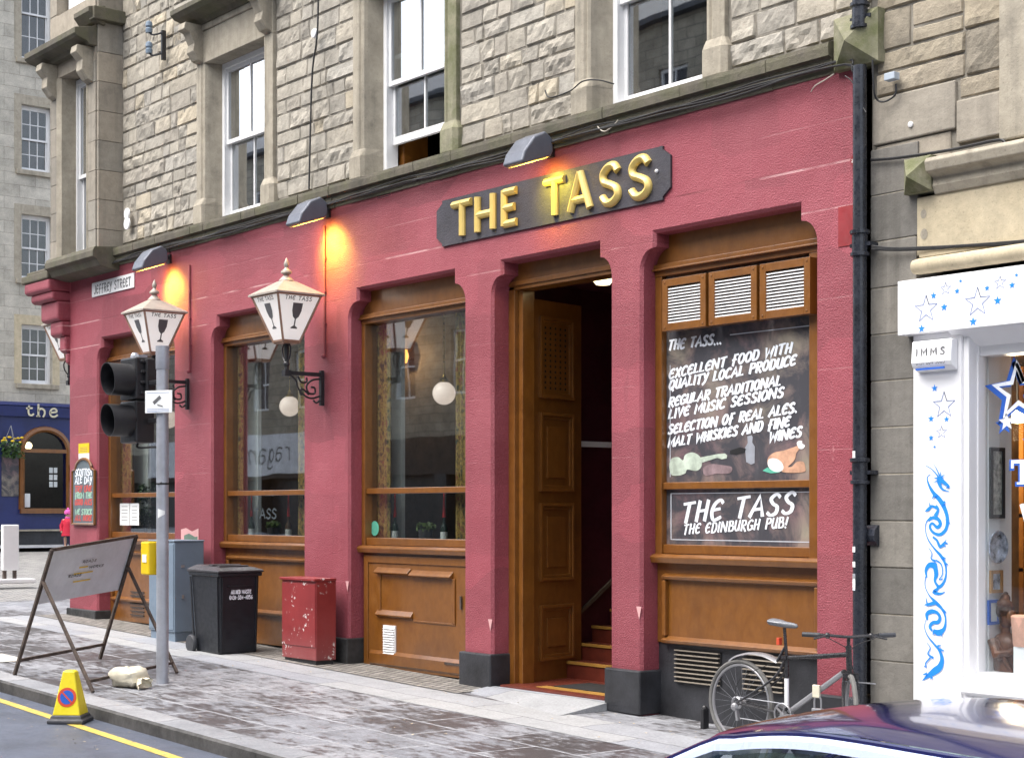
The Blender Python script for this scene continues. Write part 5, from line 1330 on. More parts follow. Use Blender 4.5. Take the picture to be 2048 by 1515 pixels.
# floodlights over the fascia, lit
def floodlight():
    t = thing('floodlight', '', 'floodlight', group='lit floodlights on the pub fascia')
    q = MB(); pf = [(-.10, -.02), (-.11, .10), (-.20, .16), (-.34, .09), (-.46, -.06), (-.50, -.17), (-.45, -.185), (-.13, -.075)]
    q.px(pf, -.15, .15); q.build('lamp_housing', M['greyflood'], t, bevel=.02, local=True, segs=3)
    q = MB(); q.add([(-.13, -.445, -.190), (.13, -.445, -.190), (.13, -.14, -.083), (-.13, -.14, -.083)], [(0, 1, 2, 3)]); q.build('lamp_lens', M['lampwarm'], t, local=True)
    q = MB(); q.bar((0, -.12, .06), (0, -.02, .02), .05, .04); q.box(-.05, .05, -.03, 0, -.05, .07); q.tube(cat_rom([(0, -.14, .10), (.03, -.08, .16), (.02, -.02, .14), (0, 0, .06)], 6), .006, 6); q.build('mount', M['metalblk'], t, local=True)
    ld = bpy.data.lights.new('lamp_light', 'SPOT'); ld.energy = 85; ld.color = (1, .86, .10); ld.spot_size = R(98); ld.spot_blend = 1.0; ld.shadow_soft_size = .08
    lo_ = bpy.data.objects.new('lamp_light', ld); COL.objects.link(lo_); lo_.parent = t; lo_.location = (0.02, -.33, -.17)
    lo_.rotation_euler = Vector((.12, .60, -.42)).to_track_quat('-Z', 'Y').to_euler()
    return t
fl = floodlight(); c = W(657, 428); fl.location = (c.x, 0, c.z); fl['label'] = 'grey floodlight above the right side of the second window'
f2 = copy_tree(fl)
for k_ in kids(f2):
    if k_.type == 'LIGHT': k_.data = k_.data.copy(); k_.data.energy = 26
c = W(1103, 306); f2.location = (c.x, 0, c.z); f2['label'] = 'grey floodlight above the gold letter T of the name sign'
f3 = copy_tree(fl); c = W(340, 520); f3.location = (c.x, 0, c.z); f3['label'] = 'grey floodlight beside the white street name sign'

# street name plate
A, B = W(186, 582), W(270, 560); zc = (A.z+B.z)/2
t = thing('street_sign', 'white street name plate reading JEFFREY STREET', 'sign', ((A.x+B.x)/2, 0, zc))
q = MB(); q.box(A.x, B.x, -.02, 0, zc-.10, zc+.11); q.build('plate', M['white'], t, bevel=.006)
q = MB(); letters(q, 'JEFFREY STREET', (A.x+.09, -.021, zc-.06), (B.x-.09, -.021, zc-.06), .12, .018, slant=0, gap=.22); q.build('lettering', M['ink'], t)
# notices and chalkboard by the corner
A, B = W(158, 887), W(179, 905)
t = thing('wall_notice', 'yellow and white notice above the arched chalkboard', 'notice', ((A.x+B.x)/2, 0, B.z))
q = MB(); q.box(A.x, B.x, -.008, 0, B.z, A.z); q.build('yellow_panel', M['yellow'], t)
q = MB()
for k in range(3): q.box(A.x+.06, B.x-.06, -.0085, -.008, B.z+.03+k*.025, B.z+.036+k*.025)
q.build('print', M['ink'], t)
C = W(179, 922); q = MB(); q.box(A.x, B.x, -.007, 0, C.z, B.z-.003); q.build('white_panel', M['paper'], t)
A, B = W(149, 1047), W(193, 1040)
zt_, zs_ = W(171, 917).z, W(171, 938).z; zb_ = A.z
t = thing('chalkboard', 'arched grey chalkboard with red green and white chalk writing on the corner pier', 'chalkboard', ((A.x+B.x)/2, 0, zb_))
xa, xb = A.x, B.x; xm = (xa+xb)/2; hw = (xb-xa)/2
arc = [(xm+hw*.72*math.cos(math.pi*k/12), zs_+(zt_-zs_)*math.sin(math.pi*k/12)) for k in range(13)]
prof_ = [(xb, zb_), (xb, zs_-.02)]+arc+[(xa, zs_-.02), (xa, zb_)]
q = MB(); q.py(prof_, -.03, 0); q.build('slate_panel', M['sbgrey'], t)
q = MB(); q.tube([(a, -.03, b) for a, b in prof_+[prof_[0]]], .022, 6); q.build('wooden_frame', M['wood'], t)
H_ = zs_-zb_
for s, v, mm, hh in (('SCOTTISH', .93, 'chalk', .10), ('ALE DAY', .79, 'chalk', .10), ('TRY ONE', .64, 'chalkred', .09), ('FROM THE', .52, 'chalkgrn', .085), ('GOOD ALES', .40, 'chalkred', .08), ('WE STOCK', .22, 'chalkgrn', .08), ('ALL HERE', .11, 'chalkred', .08)):
    q = MB(); letters(q, s, (xa+.09, -.0305, zb_+H_*v-.04), (xb-.09, -.0305, zb_+H_*v-.04), hh, .022, slant=.1, jit=.08); q.build('chalk_writing', M[mm], t)

# downpipe with collars, stickers
t = thing('downpipe', 'black cast iron downpipe at the right end of the maroon wall', 'downpipe', (-8.165, -.10, 0))
q = MB(); q.tube([(-8.165, -.10, -.1), (-8.165, -.10, 5.40)], .055, 16); q.tube([(-8.165, -.10, 5.86), (-8.165, -.10, ZT+2)], .060, 16); q.build('pipe', M['pipe'], t, smooth=True)
for z in (W(1733, 478, -.1).z, W(1733, 935, -.1).z, W(1733, 22, -.1).z):
    q = MB(); q.lathe([(.056, -.13), (.075, -.125), (.075, -.10), (.062, -.095), (.062, .04), (.078, .05), (.078, .075), (.056, .08)], (-8.165, -.10, z), 16); q.box(-8.165-.10, -8.165+.10, -.10, .0, z-.05, z-.02); q.build('collar', M['pipe'], t, smooth=True)
for (py_, h, mm) in ((910, .05, 'paper'), (1098, .03, 'paper'), (1128, .03, 'paper'), (1165, .07, 'paper'), (1152, .03, 'galv'), (1178, .012, 'chalk')):
    z = W(1733, py_, -.1).z; q = MB(); V = []
    for k in range(6): a = R(215+k*11); V += [(-8.165+.057*math.cos(a), -.10+.057*math.sin(a), z-h*.75), (-8.165+.057*math.cos(a), -.10+.057*math.sin(a), z+h*.7)]
    q.add(V, [(2*k, 2*k+2, 2*k+3, 2*k+1) for k in range(5)]); q.build('sticker', M[mm], t)
q = MB(); q.lathe([(.09, -.05), (.09, .05)], (-8.10, .02, W(1750, 1070).z), 12, Matrix.Rotation(R(90), 3, 'Y')); q.build('branch', M['pipe'], t)
# cables
def cable(label, pts, r=.008, m_='cable', grp=None, n=6):
    q = MB(); q.tube(cat_rom([tuple(p) for p in pts], n), r, 6); return tag(q.build('cable', M[m_], smooth=True), label, 'cable', grp)
rnd = random.Random(9)
for k in range(4):
    pts = []
    for i in range(30):
        x = -22.8+i*.5; 
        if x > -8.3: break
        pts.append((x, -.075-.012*k-rnd.uniform(0, .02), 5.505-.018*k+rnd.uniform(-.016, .016)-.02*abs(math.sin(i*.55+k))))
    pts.append((-8.22, -.12, 5.42-.02*k)); cable('thin black cable of the bundle running under the sooty cornice', pts, .0075, grp='cables under the cornice', n=3)
cable('pale cable hanging in a loop under the cornice near the sign', [W(1195, 253, -.11), W(1203, 261, -.12), W(1212, 262, -.12), W(1228, 250, -.11), W(1236, 240, -.1)], .006, 'cablepale')
cable('black cable looping over the base of the third upper window', [W(1090, 180, -.08), W(1100, 195, -.08), W(1140, 182, -.08), W(1165, 163, -.1), W(1195, 160, -.1), W(1228, 168, -.02)], .007)
cable('grey cable running straight down the rubble wall between upper windows', [W(637, -80, -.04), W(635, 60, -.05), W(625, 140, -.05), W(621, 250, -.04), W(618, 378, -.04)], .011)
cable('black cable rising along the string course of the white shop', [W(1742, 320, -.03), W(1800, 315, -.03), W(1900, 300, -.03), W(1985, 282, -.04), W(2008, 283, -.05), W(2012, 305, -.05)], .012)
for k in range(3): cable('black cable strung from the downpipe across the cream fascia', [W(1744, 492+3*k, -.08), W(1790, 496+k*2, -.06), W(1860, 494+2*k, -.03), W(1920, 491+k, -.03), W(1990, 486+2*k, -.03), W(2060, 480+k*2, -.03), W(2140, 468, -.03)], .009, grp='cables across the cream fascia')
cable('brown cable looped from the downpipe to the small grey box', [W(1792, 168, -.04), W(1790, 190, -.04), W(1770, 203, -.05), W(1755, 200, -.06), W(1748, 180, -.1), W(1745, 120, -.12)], .008)
cable('thin wire draped from the cornice down to the pipe', [W(1690, 152, -.1), W(1705, 165, -.1), W(1718, 200, -.1), W(1732, 225, -.13)], .005)
cable('pale loose wire curling off under the cornice end', [W(1622, 184, -.1), W(1630, 172, -.12), W(1650, 160, -.12), W(1668, 148, -.1)], .005, 'cablepale')
for (label, px_, ya, yb_, jx) in (('dark red conduit running down beside the second floodlight to the lantern', 649, 452, 712, 0), ('dark red conduit running down to the lantern behind the pole', 379, 530, 742, 0)):
    A, B = W(px_, ya, -.015), W(px_, yb_, -.015)
    q = MB(); q.tube([A, (A.x, -.015, B.z)], .013, 8)
    for f_ in (.25, .5, .75): q.box(A.x-.025, A.x+.025, -.025, 0, A.z+(B.z-A.z)*f_-.01, A.z+(B.z-A.z)*f_+.01)
    q.ball((A.x, -.03, B.z), .03, 8, 6); tag(q.build('conduit', M['red'], smooth=True), label, 'conduit')
# small things on the stone
a, b = W(1782, 166, .0), W(1803, 146, .0)
q = MB(); q.box(a.x, b.x, -.09, -.02, a.z, b.z); tag(q.build('junction_box', M['greybox'], bevel=.006), 'small grey plastic box on the rubble beside the downpipe', 'junction box')
c = W(633, 68, -.02); q = MB(); q.lathe([(.001, .045), (.05, .035), (.06, 0), (.001, 0)], (c.x, -.03, c.z), 16, Matrix.Rotation(R(90), 3, 'X')); tag(q.build('sensor', M['white'], smooth=True), 'small round white sensor on the grey cable between upper windows', 'sensor')
c = W(1822, 249, -.0); q = MB(); q.lathe([(.001, .02), (.022, .012), (.022, 0)], (c.x, .0, c.z), 12, Matrix.Rotation(R(90), 3, 'X')); tag(q.build('stud', M['white'], smooth=True), 'white round stud on the smooth ashlar right of the pipe', 'stud')
c = W(1713, 321); q = MB(); q.lathe([(.001, .03), (.04, .03), (.045, 0), (.001, 0)], (c.x, .0, c.z), 12, Matrix.Rotation(R(90), 3, 'X')); tag(q.build('round_boss', M['redbox'], smooth=True), 'round red cap on the maroon wall beside the downpipe', 'boss')
c = W(1692, 452); q = MB(); q.box(c.x-.075, c.x+.085, -.006, .0, c.z-.16, c.z+.16); tag(q.build('bare_patch_panel', mat('red_painted_panel', (.30, .034, .040), .45, var=.2)), 'smooth bright red panel on the pier near the downpipe', 'panel')
c = W(768, 388); q = MB(); q.box(c.x-.15, c.x+.15, -.004, .0, c.z-.045, c.z+.045)
tt = tag(q.build('air_brick', M['red']), 'maroon slotted air brick high on the wall left of the sign', 'vent')
q = MB()
for k in range(4): q.box(c.x-.13, c.x+.13, -.0055, -.004, c.z-.035+k*.02, c.z-.026+k*.02)
q.build('slot', M['void'], tt)
c = W(255, 437, -.03); q = MB(); q.lathe([(.001, .02), (.075, .02), (.08, 0)], (c.x, -.03, c.z+.07), 16, Matrix.Rotation(R(90), 3, 'X')); q.lathe([(.001, .018), (.085, .018), (.09, 0)], (c.x, -.03, c.z-.07), 16, Matrix.Rotation(R(90), 3, 'X'))
tag(q.build('tie_plate', M['shopwhite']), 'white figure of eight wall plate at the left end of the rubble', 'wall plate')
q = MB(); c = W(255, 437, -.05)
t = thing('insulator_bracket', 'pair of grey insulators on an iron bracket on the rubble', 'insulator', W(325, 90, -.02))
c = W(327, 88, -.03)
q = MB(); q.box(c.x-.02, c.x+.02, -.06, 0, c.z-.22, c.z+.18)
for dz in (.16, -.12): q.tube(cat_rom([(c.x, -.03, c.z+dz), (c.x-.05, -.16, c.z+dz-.05), (c.x-.09, -.20, c.z+dz)], 4), .014, 6)
q.build('bracket', M['metalblk'], t)
for dz in (.16, -.12):
    q = MB(); q.lathe([(.001, -.02), (.045, -.02), (.05, .03), (.035, .05), (.05, .07), (.045, .12), (.02, .14), (.001, .14)], (c.x-.09, -.20, c.z+dz), 14); q.build('insulator', M['bluegrey'], t, smooth=True)
# bulkhead lamp in the doorway
c = W(1206, 553, .75); q = MB(); q.lathe([(.001, -.09), (.07, -.08), (.11, -.03), (.115, 0), (.12, .03), (.001, .03)], c, 18)
tag(q.build('ceiling_lamp', M['lampcream'], smooth=True), 'round cream lamp glowing at the top of the doorway', 'lamp')

# ================================================================ INSIDE THE PUB WINDOWS
for i, (px_, py_, label) in enumerate(((888, 786, 'pink white globe lamp in the third pub window'), (579, 812, 'white globe lamp in the middle pub window'), (337, 838, 'white globe lamp in the first window behind the signal pole'))):
    c = W(px_, py_, .75)
    if i == 0:
        gl0 = t = thing('globe_lamp', label, 'lamp', c, 0, 'globe lamps in the pub windows')
        q = MB(); q.ball((0, 0, 0), .132, 24, 16); q.build('globe', M['globe'], t, smooth=True, local=True)
        q = MB(); q.lathe([(.05, .115), (.05, .15), (.03, .17), (.012, .20), (.008, .22), (.001, .22)], (0, 0, 0), 12); q.build('cap', M['brass'], t, smooth=True, local=True)
        q = MB(); q.tube([(0, 0, .2), (0, 0, 5.24-c.z)], .006, 6); q.build('rod', M['brass'], t, local=True)
    else:
        t = copy_tree(gl0); t.location = c; t['label'] = label
GC = 'floral curtains in the pub windows'
for pa, pb, label in ((740, 781, 'patterned curtain at the left of the third pub window'), (909, 940, 'strip of patterned curtain at the right edge of the third window'), (453, 487, 'patterned curtain at the left of the middle pub window'), (594, 625, 'strip of patterned curtain at the right of the middle window'), (232, 264, 'patterned curtain at the left of the first pub window')):
    q = MB(); curtain(q, WX(pa, .36), WX(pb, .36), .365, 1.55, 4.1, .025, 40); tag(q.build('curtain', M['curtain'], smooth=True), label, 'curtain', GC)
def candle_bottle(px_, label, mm):
    x = WX(px_, .42); t = thing('candle_bottle', label, 'bottle', (x, .42, 1.545), 0, 'bottles holding red candles on the window ledges')
    q = MB(); q.lathe([(.001, 0), (.038, 0), (.04, .02), (.04, .16), (.03, .20), (.014, .23), (.014, .30), (.001, .30)], (0, 0, 0), 14); q.build('bottle_glass', M[mm], t, smooth=True, local=True)
    q = MB(); q.lathe([(.0405, .05), (.0405, .13)], (0, 0, 0), 14); q.build('bottle_label', M['paper'], t, local=True)
    q = MB(); q.lathe([(.001, .29), (.020, .29), (.013, .42), (.008, .55), (.001, .56)], (0, 0, 0), 10); q.build('candle', M['candle'], t, smooth=True, local=True)
candle_bottle(790, 'green bottle with a red candle at the left of the third window', 'bottle')
candle_bottle(888, 'dark bottle with a red candle at the right of the third window', 'bottle')
candle_bottle(503, 'green bottle with a red candle at the left of the middle window', 'bottle')
candle_bottle(577, 'brown bottle with a red candle at the right of the middle window', 'bottlec')
def leafball(q, c, r, n, size, seed, sq=1.0):
    rnd = random.Random(seed)
    for _ in range(n):
        d = Vector((rnd.gauss(0, 1), rnd.gauss(0, 1), rnd.gauss(0, 1))).normalized()*r*rnd.uniform(.55, 1.08)
        p = Vector(c)+Vector((d.x, d.y, d.z*sq)); e = Vector((rnd.gauss(0, 1), rnd.gauss(0, 1), rnd.gauss(0, 1))).normalized()*size; f_ = e.orthogonal().normalized()*size*.55
        q.add([p-e, p+f_, p+e, p-f_], [(0, 1, 2, 3)])
def pot_plant(px_, label, y=.47, kind=0):
    x = WX(px_, y); t = thing('pot_plant', label, 'pot plant', (x, y, 1.545))
    q = MB(); q.lathe([(.001, 0), (.065, 0), (.085, .13), (.09, .15), (.08, .15), (.001, .13)], (0, 0, 0), 16); q.build('pot', M['pot'], t, smooth=True, local=True)
    q = MB()
    if kind == 0: leafball(q, (0, 0, .18), .10, 130, .035, int(px_), .45)
    else: leafball(q, (0, 0, .28), .15, 420, .028, 3); leafball(q, (0, 0, .62), .155, 420, .028, 4); 
    q.build('foliage', M['leafl'] if kind == 0 else M['leaf'], t, local=True)
    if kind:
        q = MB(); q.tube([(0, 0, .1), (0, 0, .6)], .012, 6); q.build('stem', M['carve'], t, local=True)
pot_plant(547, 'small pale green plant in a grey pot in the middle window'); pot_plant(851, 'small green plant in a grey pot in the third window'); pot_plant(297, 'two ball topiary in a grey pot in the first window', .6, 1)
for k, (pa, pb, label) in enumerate(((240, 259, 'cream printed sheet taped inside the first pub window'), (260, 278, 'white printed sheet taped beside the cream one'))):
    A, B = W(pa, 1006, .262), W(pb, 1050, .262); q = MB(); q.box(A.x, B.x, .261, .263, B.z, A.z); o = tag(q.build('paper_notice', M['paper']), label, 'notice')
    q = MB()
    for j in range(5): q.box(A.x+.06, B.x-.06, .2600, .2605, A.z-.05-j*.05, A.z-.042-j*.05)
    q.build('print', M['ink'], o)
c = W(749, 1056, .262); q = MB(); q.disc((c.x, .264, c.z), .085, (1, 0, 0), (0, 0, 1), 24); o = tag(q.build('round_sticker', M['tealp']), 'round pale teal sticker on the lower pane of the third window', 'sticker')
q = MB(); letters(q, 'TASS', WX(506, .29) and W(508, 1036, .29), W(553, 1036, .29), .12, .022, slant=0); o = tag(q.build('window_lettering', M['galv'], None), 'grey letters TASS on the lower glass of the middle window', 'lettering')
for px_, py_, label in ((805, 712, 'warm glowing wall lamp deep inside the third window'), (521, 745, 'warm glowing wall lamp deep inside the middle window')):
    c = W(px_, py_, 4.2); t = thing('wall_lamp', label, 'lamp', c); q = MB(); q.lathe([(.001, -.12), (.07, -.10), (.10, .0), (.07, .10), (.001, .12)], c, 14); q.build('lamp_shade', M['lampspot'], t, smooth=True)
    q = MB(); q.tube([c, (c.x, 4.4, c.z-.05)], .02, 6); q.build('arm', M['brass'], t)
    ld = bpy.data.lights.new('lamp_light', 'POINT'); ld.energy = 14; ld.color = (1, .66, .36); ld.shadow_soft_size = .03
    lo_ = bpy.data.objects.new('lamp_light', ld); COL.objects.link(lo_); lo_.parent = t; lo_.location = (0, -.25, 0)

# ================================================================ STREET OBJECTS
# pedestrian signal on a grey pole
pb = G(325, 1364); PX, PY, PZ = pb
t = thing('traffic_signal', 'grey pole with a black two lamp pedestrian signal at the kerb', 'traffic signal', pb)
ptop = W(325, 692, PY).z-PZ
q = MB(); q.tube([(0, 0, -.2), (0, 0, ptop-.22)], .062, 20); q.build('pole', M['galv'], t, local=True, smooth=True)
q = MB(); q.lathe([(.066, ptop-.24), (.070, ptop-.23), (.070, ptop), (.001, ptop+.004)], (0, 0, 0), 20); q.build('pole_cap', M['galv'], t, local=True, smooth=True)
# head: box with two hoods, facing the road, on the left of the pole
hx = WX(274, PY)-PX; ztop_, zbot_ = W(300, 712, PY).z-PZ, W(300, 884, PY).z-PZ; zmid = (ztop_+zbot_)/2
q = MB()
for a, b in ((zmid+.006, ztop_), (zbot_, zmid-.006)): q.box(hx-.20, hx+.17, -.10, .12, a, b)
head = q.build('signal_head', M['signalblk'], t, local=True, bevel=.02, segs=3)
q = MB()
for k in range(4): q.box(hx+.17, hx+.20, -.05+k*.0, .10, ztop_-.06-k*.11, ztop_-.03-k*.11)
q.box(hx+.17, hx+.23, .0, .10, zmid+.06, ztop_-.02); q.box(hx+.20, -.03, .02, .08, ztop_-.30, ztop_-.25); q.box(hx+.20, -.03, .02, .08, zbot_+.2, zbot_+.25)
q.build('head_bracket', M['signalblk'], head, local=True, bevel=.008)
for zc in (ztop_-(ztop_-zmid)*.52, zbot_+(zmid-zbot_)*.52):
    rr = .168; q = MB(); V = []; n = 28
    xo = hx+.015
    for (yy, r) in ((-.10, rr), (-.34, rr*1.01), (-.34, rr*.965), (-.10, rr*.95)):
        for k in range(n): a = 2*math.pi*k/n; V.append((xo+r*math.cos(a), yy-(.02*math.sin(a) if yy < -.2 else 0), zc+r*math.sin(a)))
    q.add(V, [(i*n+k, i*n+(k+1) % n, (i+1)*n+(k+1) % n, (i+1)*n+k) for i in range(3) for k in range(n)])
    h = q.build('hood', M['signalblk'], t, local=True, smooth=True)
    q = MB(); q.ball((xo, -.09, zc), rr*.93, 20, 10, (1, .25, 1)); q.build('lens', M['lens'], h, local=True, smooth=True)
q = MB(); q.lathe([(.05, 0), (.045, .03), (.03, .06), (.001, .065)], (hx-.05, .0, ztop_), 14); q.box(hx, hx+.12, -.04, .06, ztop_, ztop_+.03); q.build('sensor_cap', M['galv'], head, local=True)
q = MB(); q.tube(cat_rom([(hx+.02, 0, zbot_), (hx+.04, 0, zbot_-.05), (-.1, 0, zbot_-.06), (-.07, 0, zbot_-.16), (-.06, 0, zbot_-.2)], 5), .012, 6); q.build('wire', M['cable'], t, local=True)
q = MB(); q.tube([(.0, 0, 0), (.20, -.05, .012)], .004, 5)
z = W(325, 967, PY).z-PZ; q.v = [v+Vector((.0, -.06, z)) for v in q.v]; q.lathe([(.0635, -.01), (.0635, .01)], (0, 0, z), 16); q.build('cable_tie', M['cable'], t, local=True)
q = MB(); z0_, z1_ = W(303, 1148, PY).z-PZ, W(303, 1082, PY).z-PZ; xo = WX(303, PY)-PX
q.box(xo-.03, xo+.15, -.11, .03, z0_, z1_); bx = q.build('push_button_box', M['yellow'], t, local=True, bevel=.015)
q = MB(); q.box(xo+.02, xo+.11, -.116, -.109, z0_+.13, z0_+.21); q.build('button_plate', M['paper'], bx, local=True)
z = W(325, 1028, PY).z-PZ; q = MB(); V = []
for k in range(6): a = R(-75+k*14); V += [(.0635*math.cos(a), .0635*math.sin(a), z-.04+.008*k), (.0635*math.cos(a), .0635*math.sin(a), z+.06-.005*k)]
q.add(V, [(2*k, 2*k+2, 2*k+3, 2*k+1) for k in range(5)]); q.build('torn_sticker', M['paper'], t, local=True)
# camera warning sign on the pole, turned towards the road
A, B = W(303, 780, PY-.1), W(353, 822, PY-.1); zc = (A.z+B.z)/2
ts = thing('camera_sign', 'white square camera warning sign strapped to the grey signal pole', 'sign', (PX, PY, zc), R(28))
q = MB(); sw_, sh_ = .165, .115; q.box(-sw_+.01, sw_+.01, -.085, -.075, -sh_, sh_); q.build('plate', M['paper'], ts, local=True, bevel=.003)
q = MB(); q.bar((-.05, -.0865, -.015), (.035, -.0865, .05), .002, .035, up=(-.6, 0, .8)); q.tube([(.0, -.087, -.03), (.06, -.087, -.045)], .006, 5); q.build('camera_symbol', M['ink'], ts, local=True)
q = MB()
for k, zz in enumerate((.09, -.075, -.09, -.102)): q.box(-.13, .14, -.0856, -.085, zz-.002, zz+.002)
q.build('print', M['starline'], ts, local=True)
q = MB(); q.lathe([(.066, -.05), (.066, -.03)], (0, 0, 0), 16); q.box(-.02, .04, -.08, -.06, -.05, -.03); q.build('strap', M['galv'], ts, local=True)

# blue grey utility cabinet
c = G(349, 1283); t = thing('utility_cabinet', 'tall blue grey utility cabinet behind the signal pole', 'cabinet', c)
H_ = W(349, 1083, c.y).z-c.z
q = MB(); q.box(-.72, 0, 0, .42, .12, H_); q.box(-.73, .01, -.01, .43, H_, H_+.02); cb = q.build('cabinet_body', M['bluegrey'], t, local=True, bevel=.01)
q = MB(); q.box(-.70, -.02, .02, .40, -.1, .12); q.build('cabinet_base', M['bluegrey'], t, local=True)
q = MB(); q.box(-.70, -.02, -.008, 0, .15, H_-.03); d_ = q.build('cabinet_door', M['bluegrey'], t, local=True, bevel=.004)
q = MB(); q.box(.0, .012, .1, .13, .55, .6); q.box(.0, .008, .09, .14, .95, .98); q.build('lock', M['alloy'], cb, local=True)
# peeling paint patch on the pier above the cabinet
q = MB(); A = [W(a, b, -.003) for a, b in ((362, 1058), (372, 1055), (384, 1062), (397, 1056), (397, 1090), (362, 1090))]; q.add(A, [list(range(6))]); o = q.build('peeling_patch', M['pinktri'], pub)
q = MB(); A = [W(a, b, -.0045) for a, b in ((368, 1070), (378, 1066), (390, 1073), (395, 1072), (395, 1092), (368, 1092))]; q.add(A, [list(range(6))]); q.build('green_patch', M['tealp'] if False else mat('dull_green_patch', (.12, .19, .15), .8), o)

# wheelie bin
c = G(437, 1309); t = thing('wheelie_bin', 'black wheelie bin with white lettering on its front', 'bin', c)
q = MB(); V = []; hb = .98
def lev(z, k): x0_, x1_, y0_, y1_ = -.70+.10*(1-k), .0-.02*(1-k), .0+.02*(1-k), .56-.02*(1-k); return [(x0_, y0_, z), (x1_, y0_, z), (x1_, y1_, z), (x0_, y1_, z)]
for z, k in ((0.0, 0), (.05, .05), (.90, .93), (.96, 1.0)): V += lev(z, k)
q.add(V, [(4*i+j, 4*i+(j+1) % 4, 4*i+4+(j+1) % 4, 4*i+4+j) for i in range(3) for j in range(4)]+[(0, 3, 2, 1), (12, 13, 14, 15)])
body = q.build('bin_body', M['binblk'], t, local=True, bevel=.03, segs=3)
q = MB(); q.box(-.71, .03, -.02, .58, .93, .975); q.build('bin_rim', M['binblk'], body, local=True, bevel=.012)
q = MB(); V = [(-.74, -.03, .975), (.05, -.03, .975), (.05, .59, .975), (-.74, .59, .975), (-.74, -.03, 1.01), (.05, -.03, 1.0), (.05, .59, 1.0), (-.74, .59, 1.01), (-.66, .06, 1.06), (-.03, .06, 1.035), (-.03, .50, 1.035), (-.66, .50, 1.06)]
q.add(V, [(0, 3, 2, 1)]+[(j, (j+1) % 4, 4+(j+1) % 4, 4+j) for j in range(4)]+[(4+j, 4+(j+1) % 4, 8+(j+1) % 4, 8+j) for j in range(4)]+[(8, 9, 10, 11)])
q.box(-.40, -.30, .08, .48, 1.045, 1.065); q.box(-.20, -.12, .08, .48, 1.04, 1.058)
q.build('bin_lid', M['binlid'], t, local=True, bevel=.012)
q = MB()
for y_ in (.05, .51): q.bar((-.022, y_, .03), (.004, y_, .92), .03, .012)
q.box(-.012, .004, .12, .46, .80, .82); q.bar((-.60, -.0, .04), (-.68, -.012, .92), .03, .014); q.bar((-.04, .014, .04), (-.03, -.006, .92), .03, .014)
q.build('rib', M['binblk'], body, local=True, bevel=.004)
q = MB(); q.tube([(-.78, .02, .96), (-.78, .54, .96)], .016, 8); q.bar((-.78, .06, .96), (-.70, .06, .94), .03, .03); q.bar((-.78, .5, .96), (-.70, .5, .94), .03, .03); q.build('handle', M['binblk'], t, local=True)
for y in (-.03, .59):
    q = MB(); q.lathe([(.001, -.03), (.06, -.03), (.10, -.028), (.11, -.01), (.11, .01), (.10, .028), (.06, .03), (.001, .03)], (-.62, y, .10), 20, Matrix.Rotation(R(90), 3, 'X')); q.build('wheel', M['rubber'], t, local=True, smooth=True)
fx = lambda z: .0-.02*(1-z/.96)+.003
q = MB(); letters(q, 'ALLIED WASTE', (fx(.72), .17, .72), (fx(.72), .44, .72), .045, .011, nrm=(1, 0, 0), slant=0, gap=.2); letters(q, '0131-334-4056', (fx(.66), .15, .655), (fx(.66), .46, .655), .045, .011, nrm=(1, 0, 0), slant=0, gap=.2); q.build('lettering', M['chalk'], body, local=True)

# red metal cabinet by the wall
c = G(632, 1330); t = thing('red_cabinet', 'low chipped red metal cabinet against the maroon pier', 'cabinet', c)
H_ = W(632, 1162, c.y).z-c.z; wdt = c.x-G(560, 1320).x; wdt = .74; dpt = min(.27, -c.y-.01)
q = MB(); q.box(-wdt, 0, 0, dpt, .05, H_); bd = q.build('cabinet_body', M['redbox'], t, local=True, bevel=.008)
q = MB(); q.box(-wdt-.02, .01, -.025, dpt+.0, H_, H_+.03); q.build('cabinet_top', M['redbox'], t, local=True, bevel=.006)
q = MB(); q.box(-wdt+.01, -.01, -.008, 0, .20, H_-.03); q.build('cabinet_door', M['redbox'], t, local=True, bevel=.004)
q = MB(); q.box(-wdt+.03, -.03, .02, dpt-.02, -.1, .05); q.build('cabinet_base', M['plinth'], t, local=True)

# folding road sign frame, seen from behind, with its sandbag
FL, FR, BL = G(29, 1349), G(200, 1316), G(186, 1383); BR = FR+(BL-FL); BR.z = g(BR.x)
up = Vector((0, 0, 1))
def on_side(F, Bk, px, py):                             # picture point in the upright plane through F and Bk
    t_ = (px-CX)/FPX; dx, dy_ = (SA*t_-CA), (CA*t_+SA); e = Bk-F
    # CAM.xy + Z*(dx,dy) = F.xy + s*e.xy
    det = dx*(-e.y)-dy_*(-e.x); rx_, ry_ = F.x-CAM.x, F.y-CAM.y
    Z = (rx_*(-e.y)-ry_*(-e.x))/det
    return Vector((CAM.x+Z*dx, CAM.y+Z*dy_, 1.9-(py-YH)/FPX*Z))
T1, T2 = on_side(FL, BL, 104, 1099), on_side(FR, BR, 273, 1071)
t = thing('road_sign', 'grey back of a folding roadworks sign on a rusty steel frame', 'road sign', (FL+BR)/2)
K1, K2 = FL+(T1-FL)*.56, FR+(T2-FR)*.56
q = MB()
for a, b in ((FL, T1), (FR, T2), (T1, T2), (FL+(T1-FL)*.12, FR+(T2-FR)*.12)): q.bar(a, b, .032, .032)
fr = q.build('front_frame', M['rust'], t)
J1, J2 = FL+(T1-FL)*.76, FR+(T2-FR)*.76
q = MB()
for a, b in ((BL, J1), (BR, J2), (BL+(J1-BL)*.09, BR+(J2-BR)*.09)): q.bar(a, b, .028, .028)
q.build('stay_frame', M['rust'], t)
nn = (T2-T1).cross(T1-FL).normalized(); 
if nn.dot(CAM-T1) < 0: nn = -nn
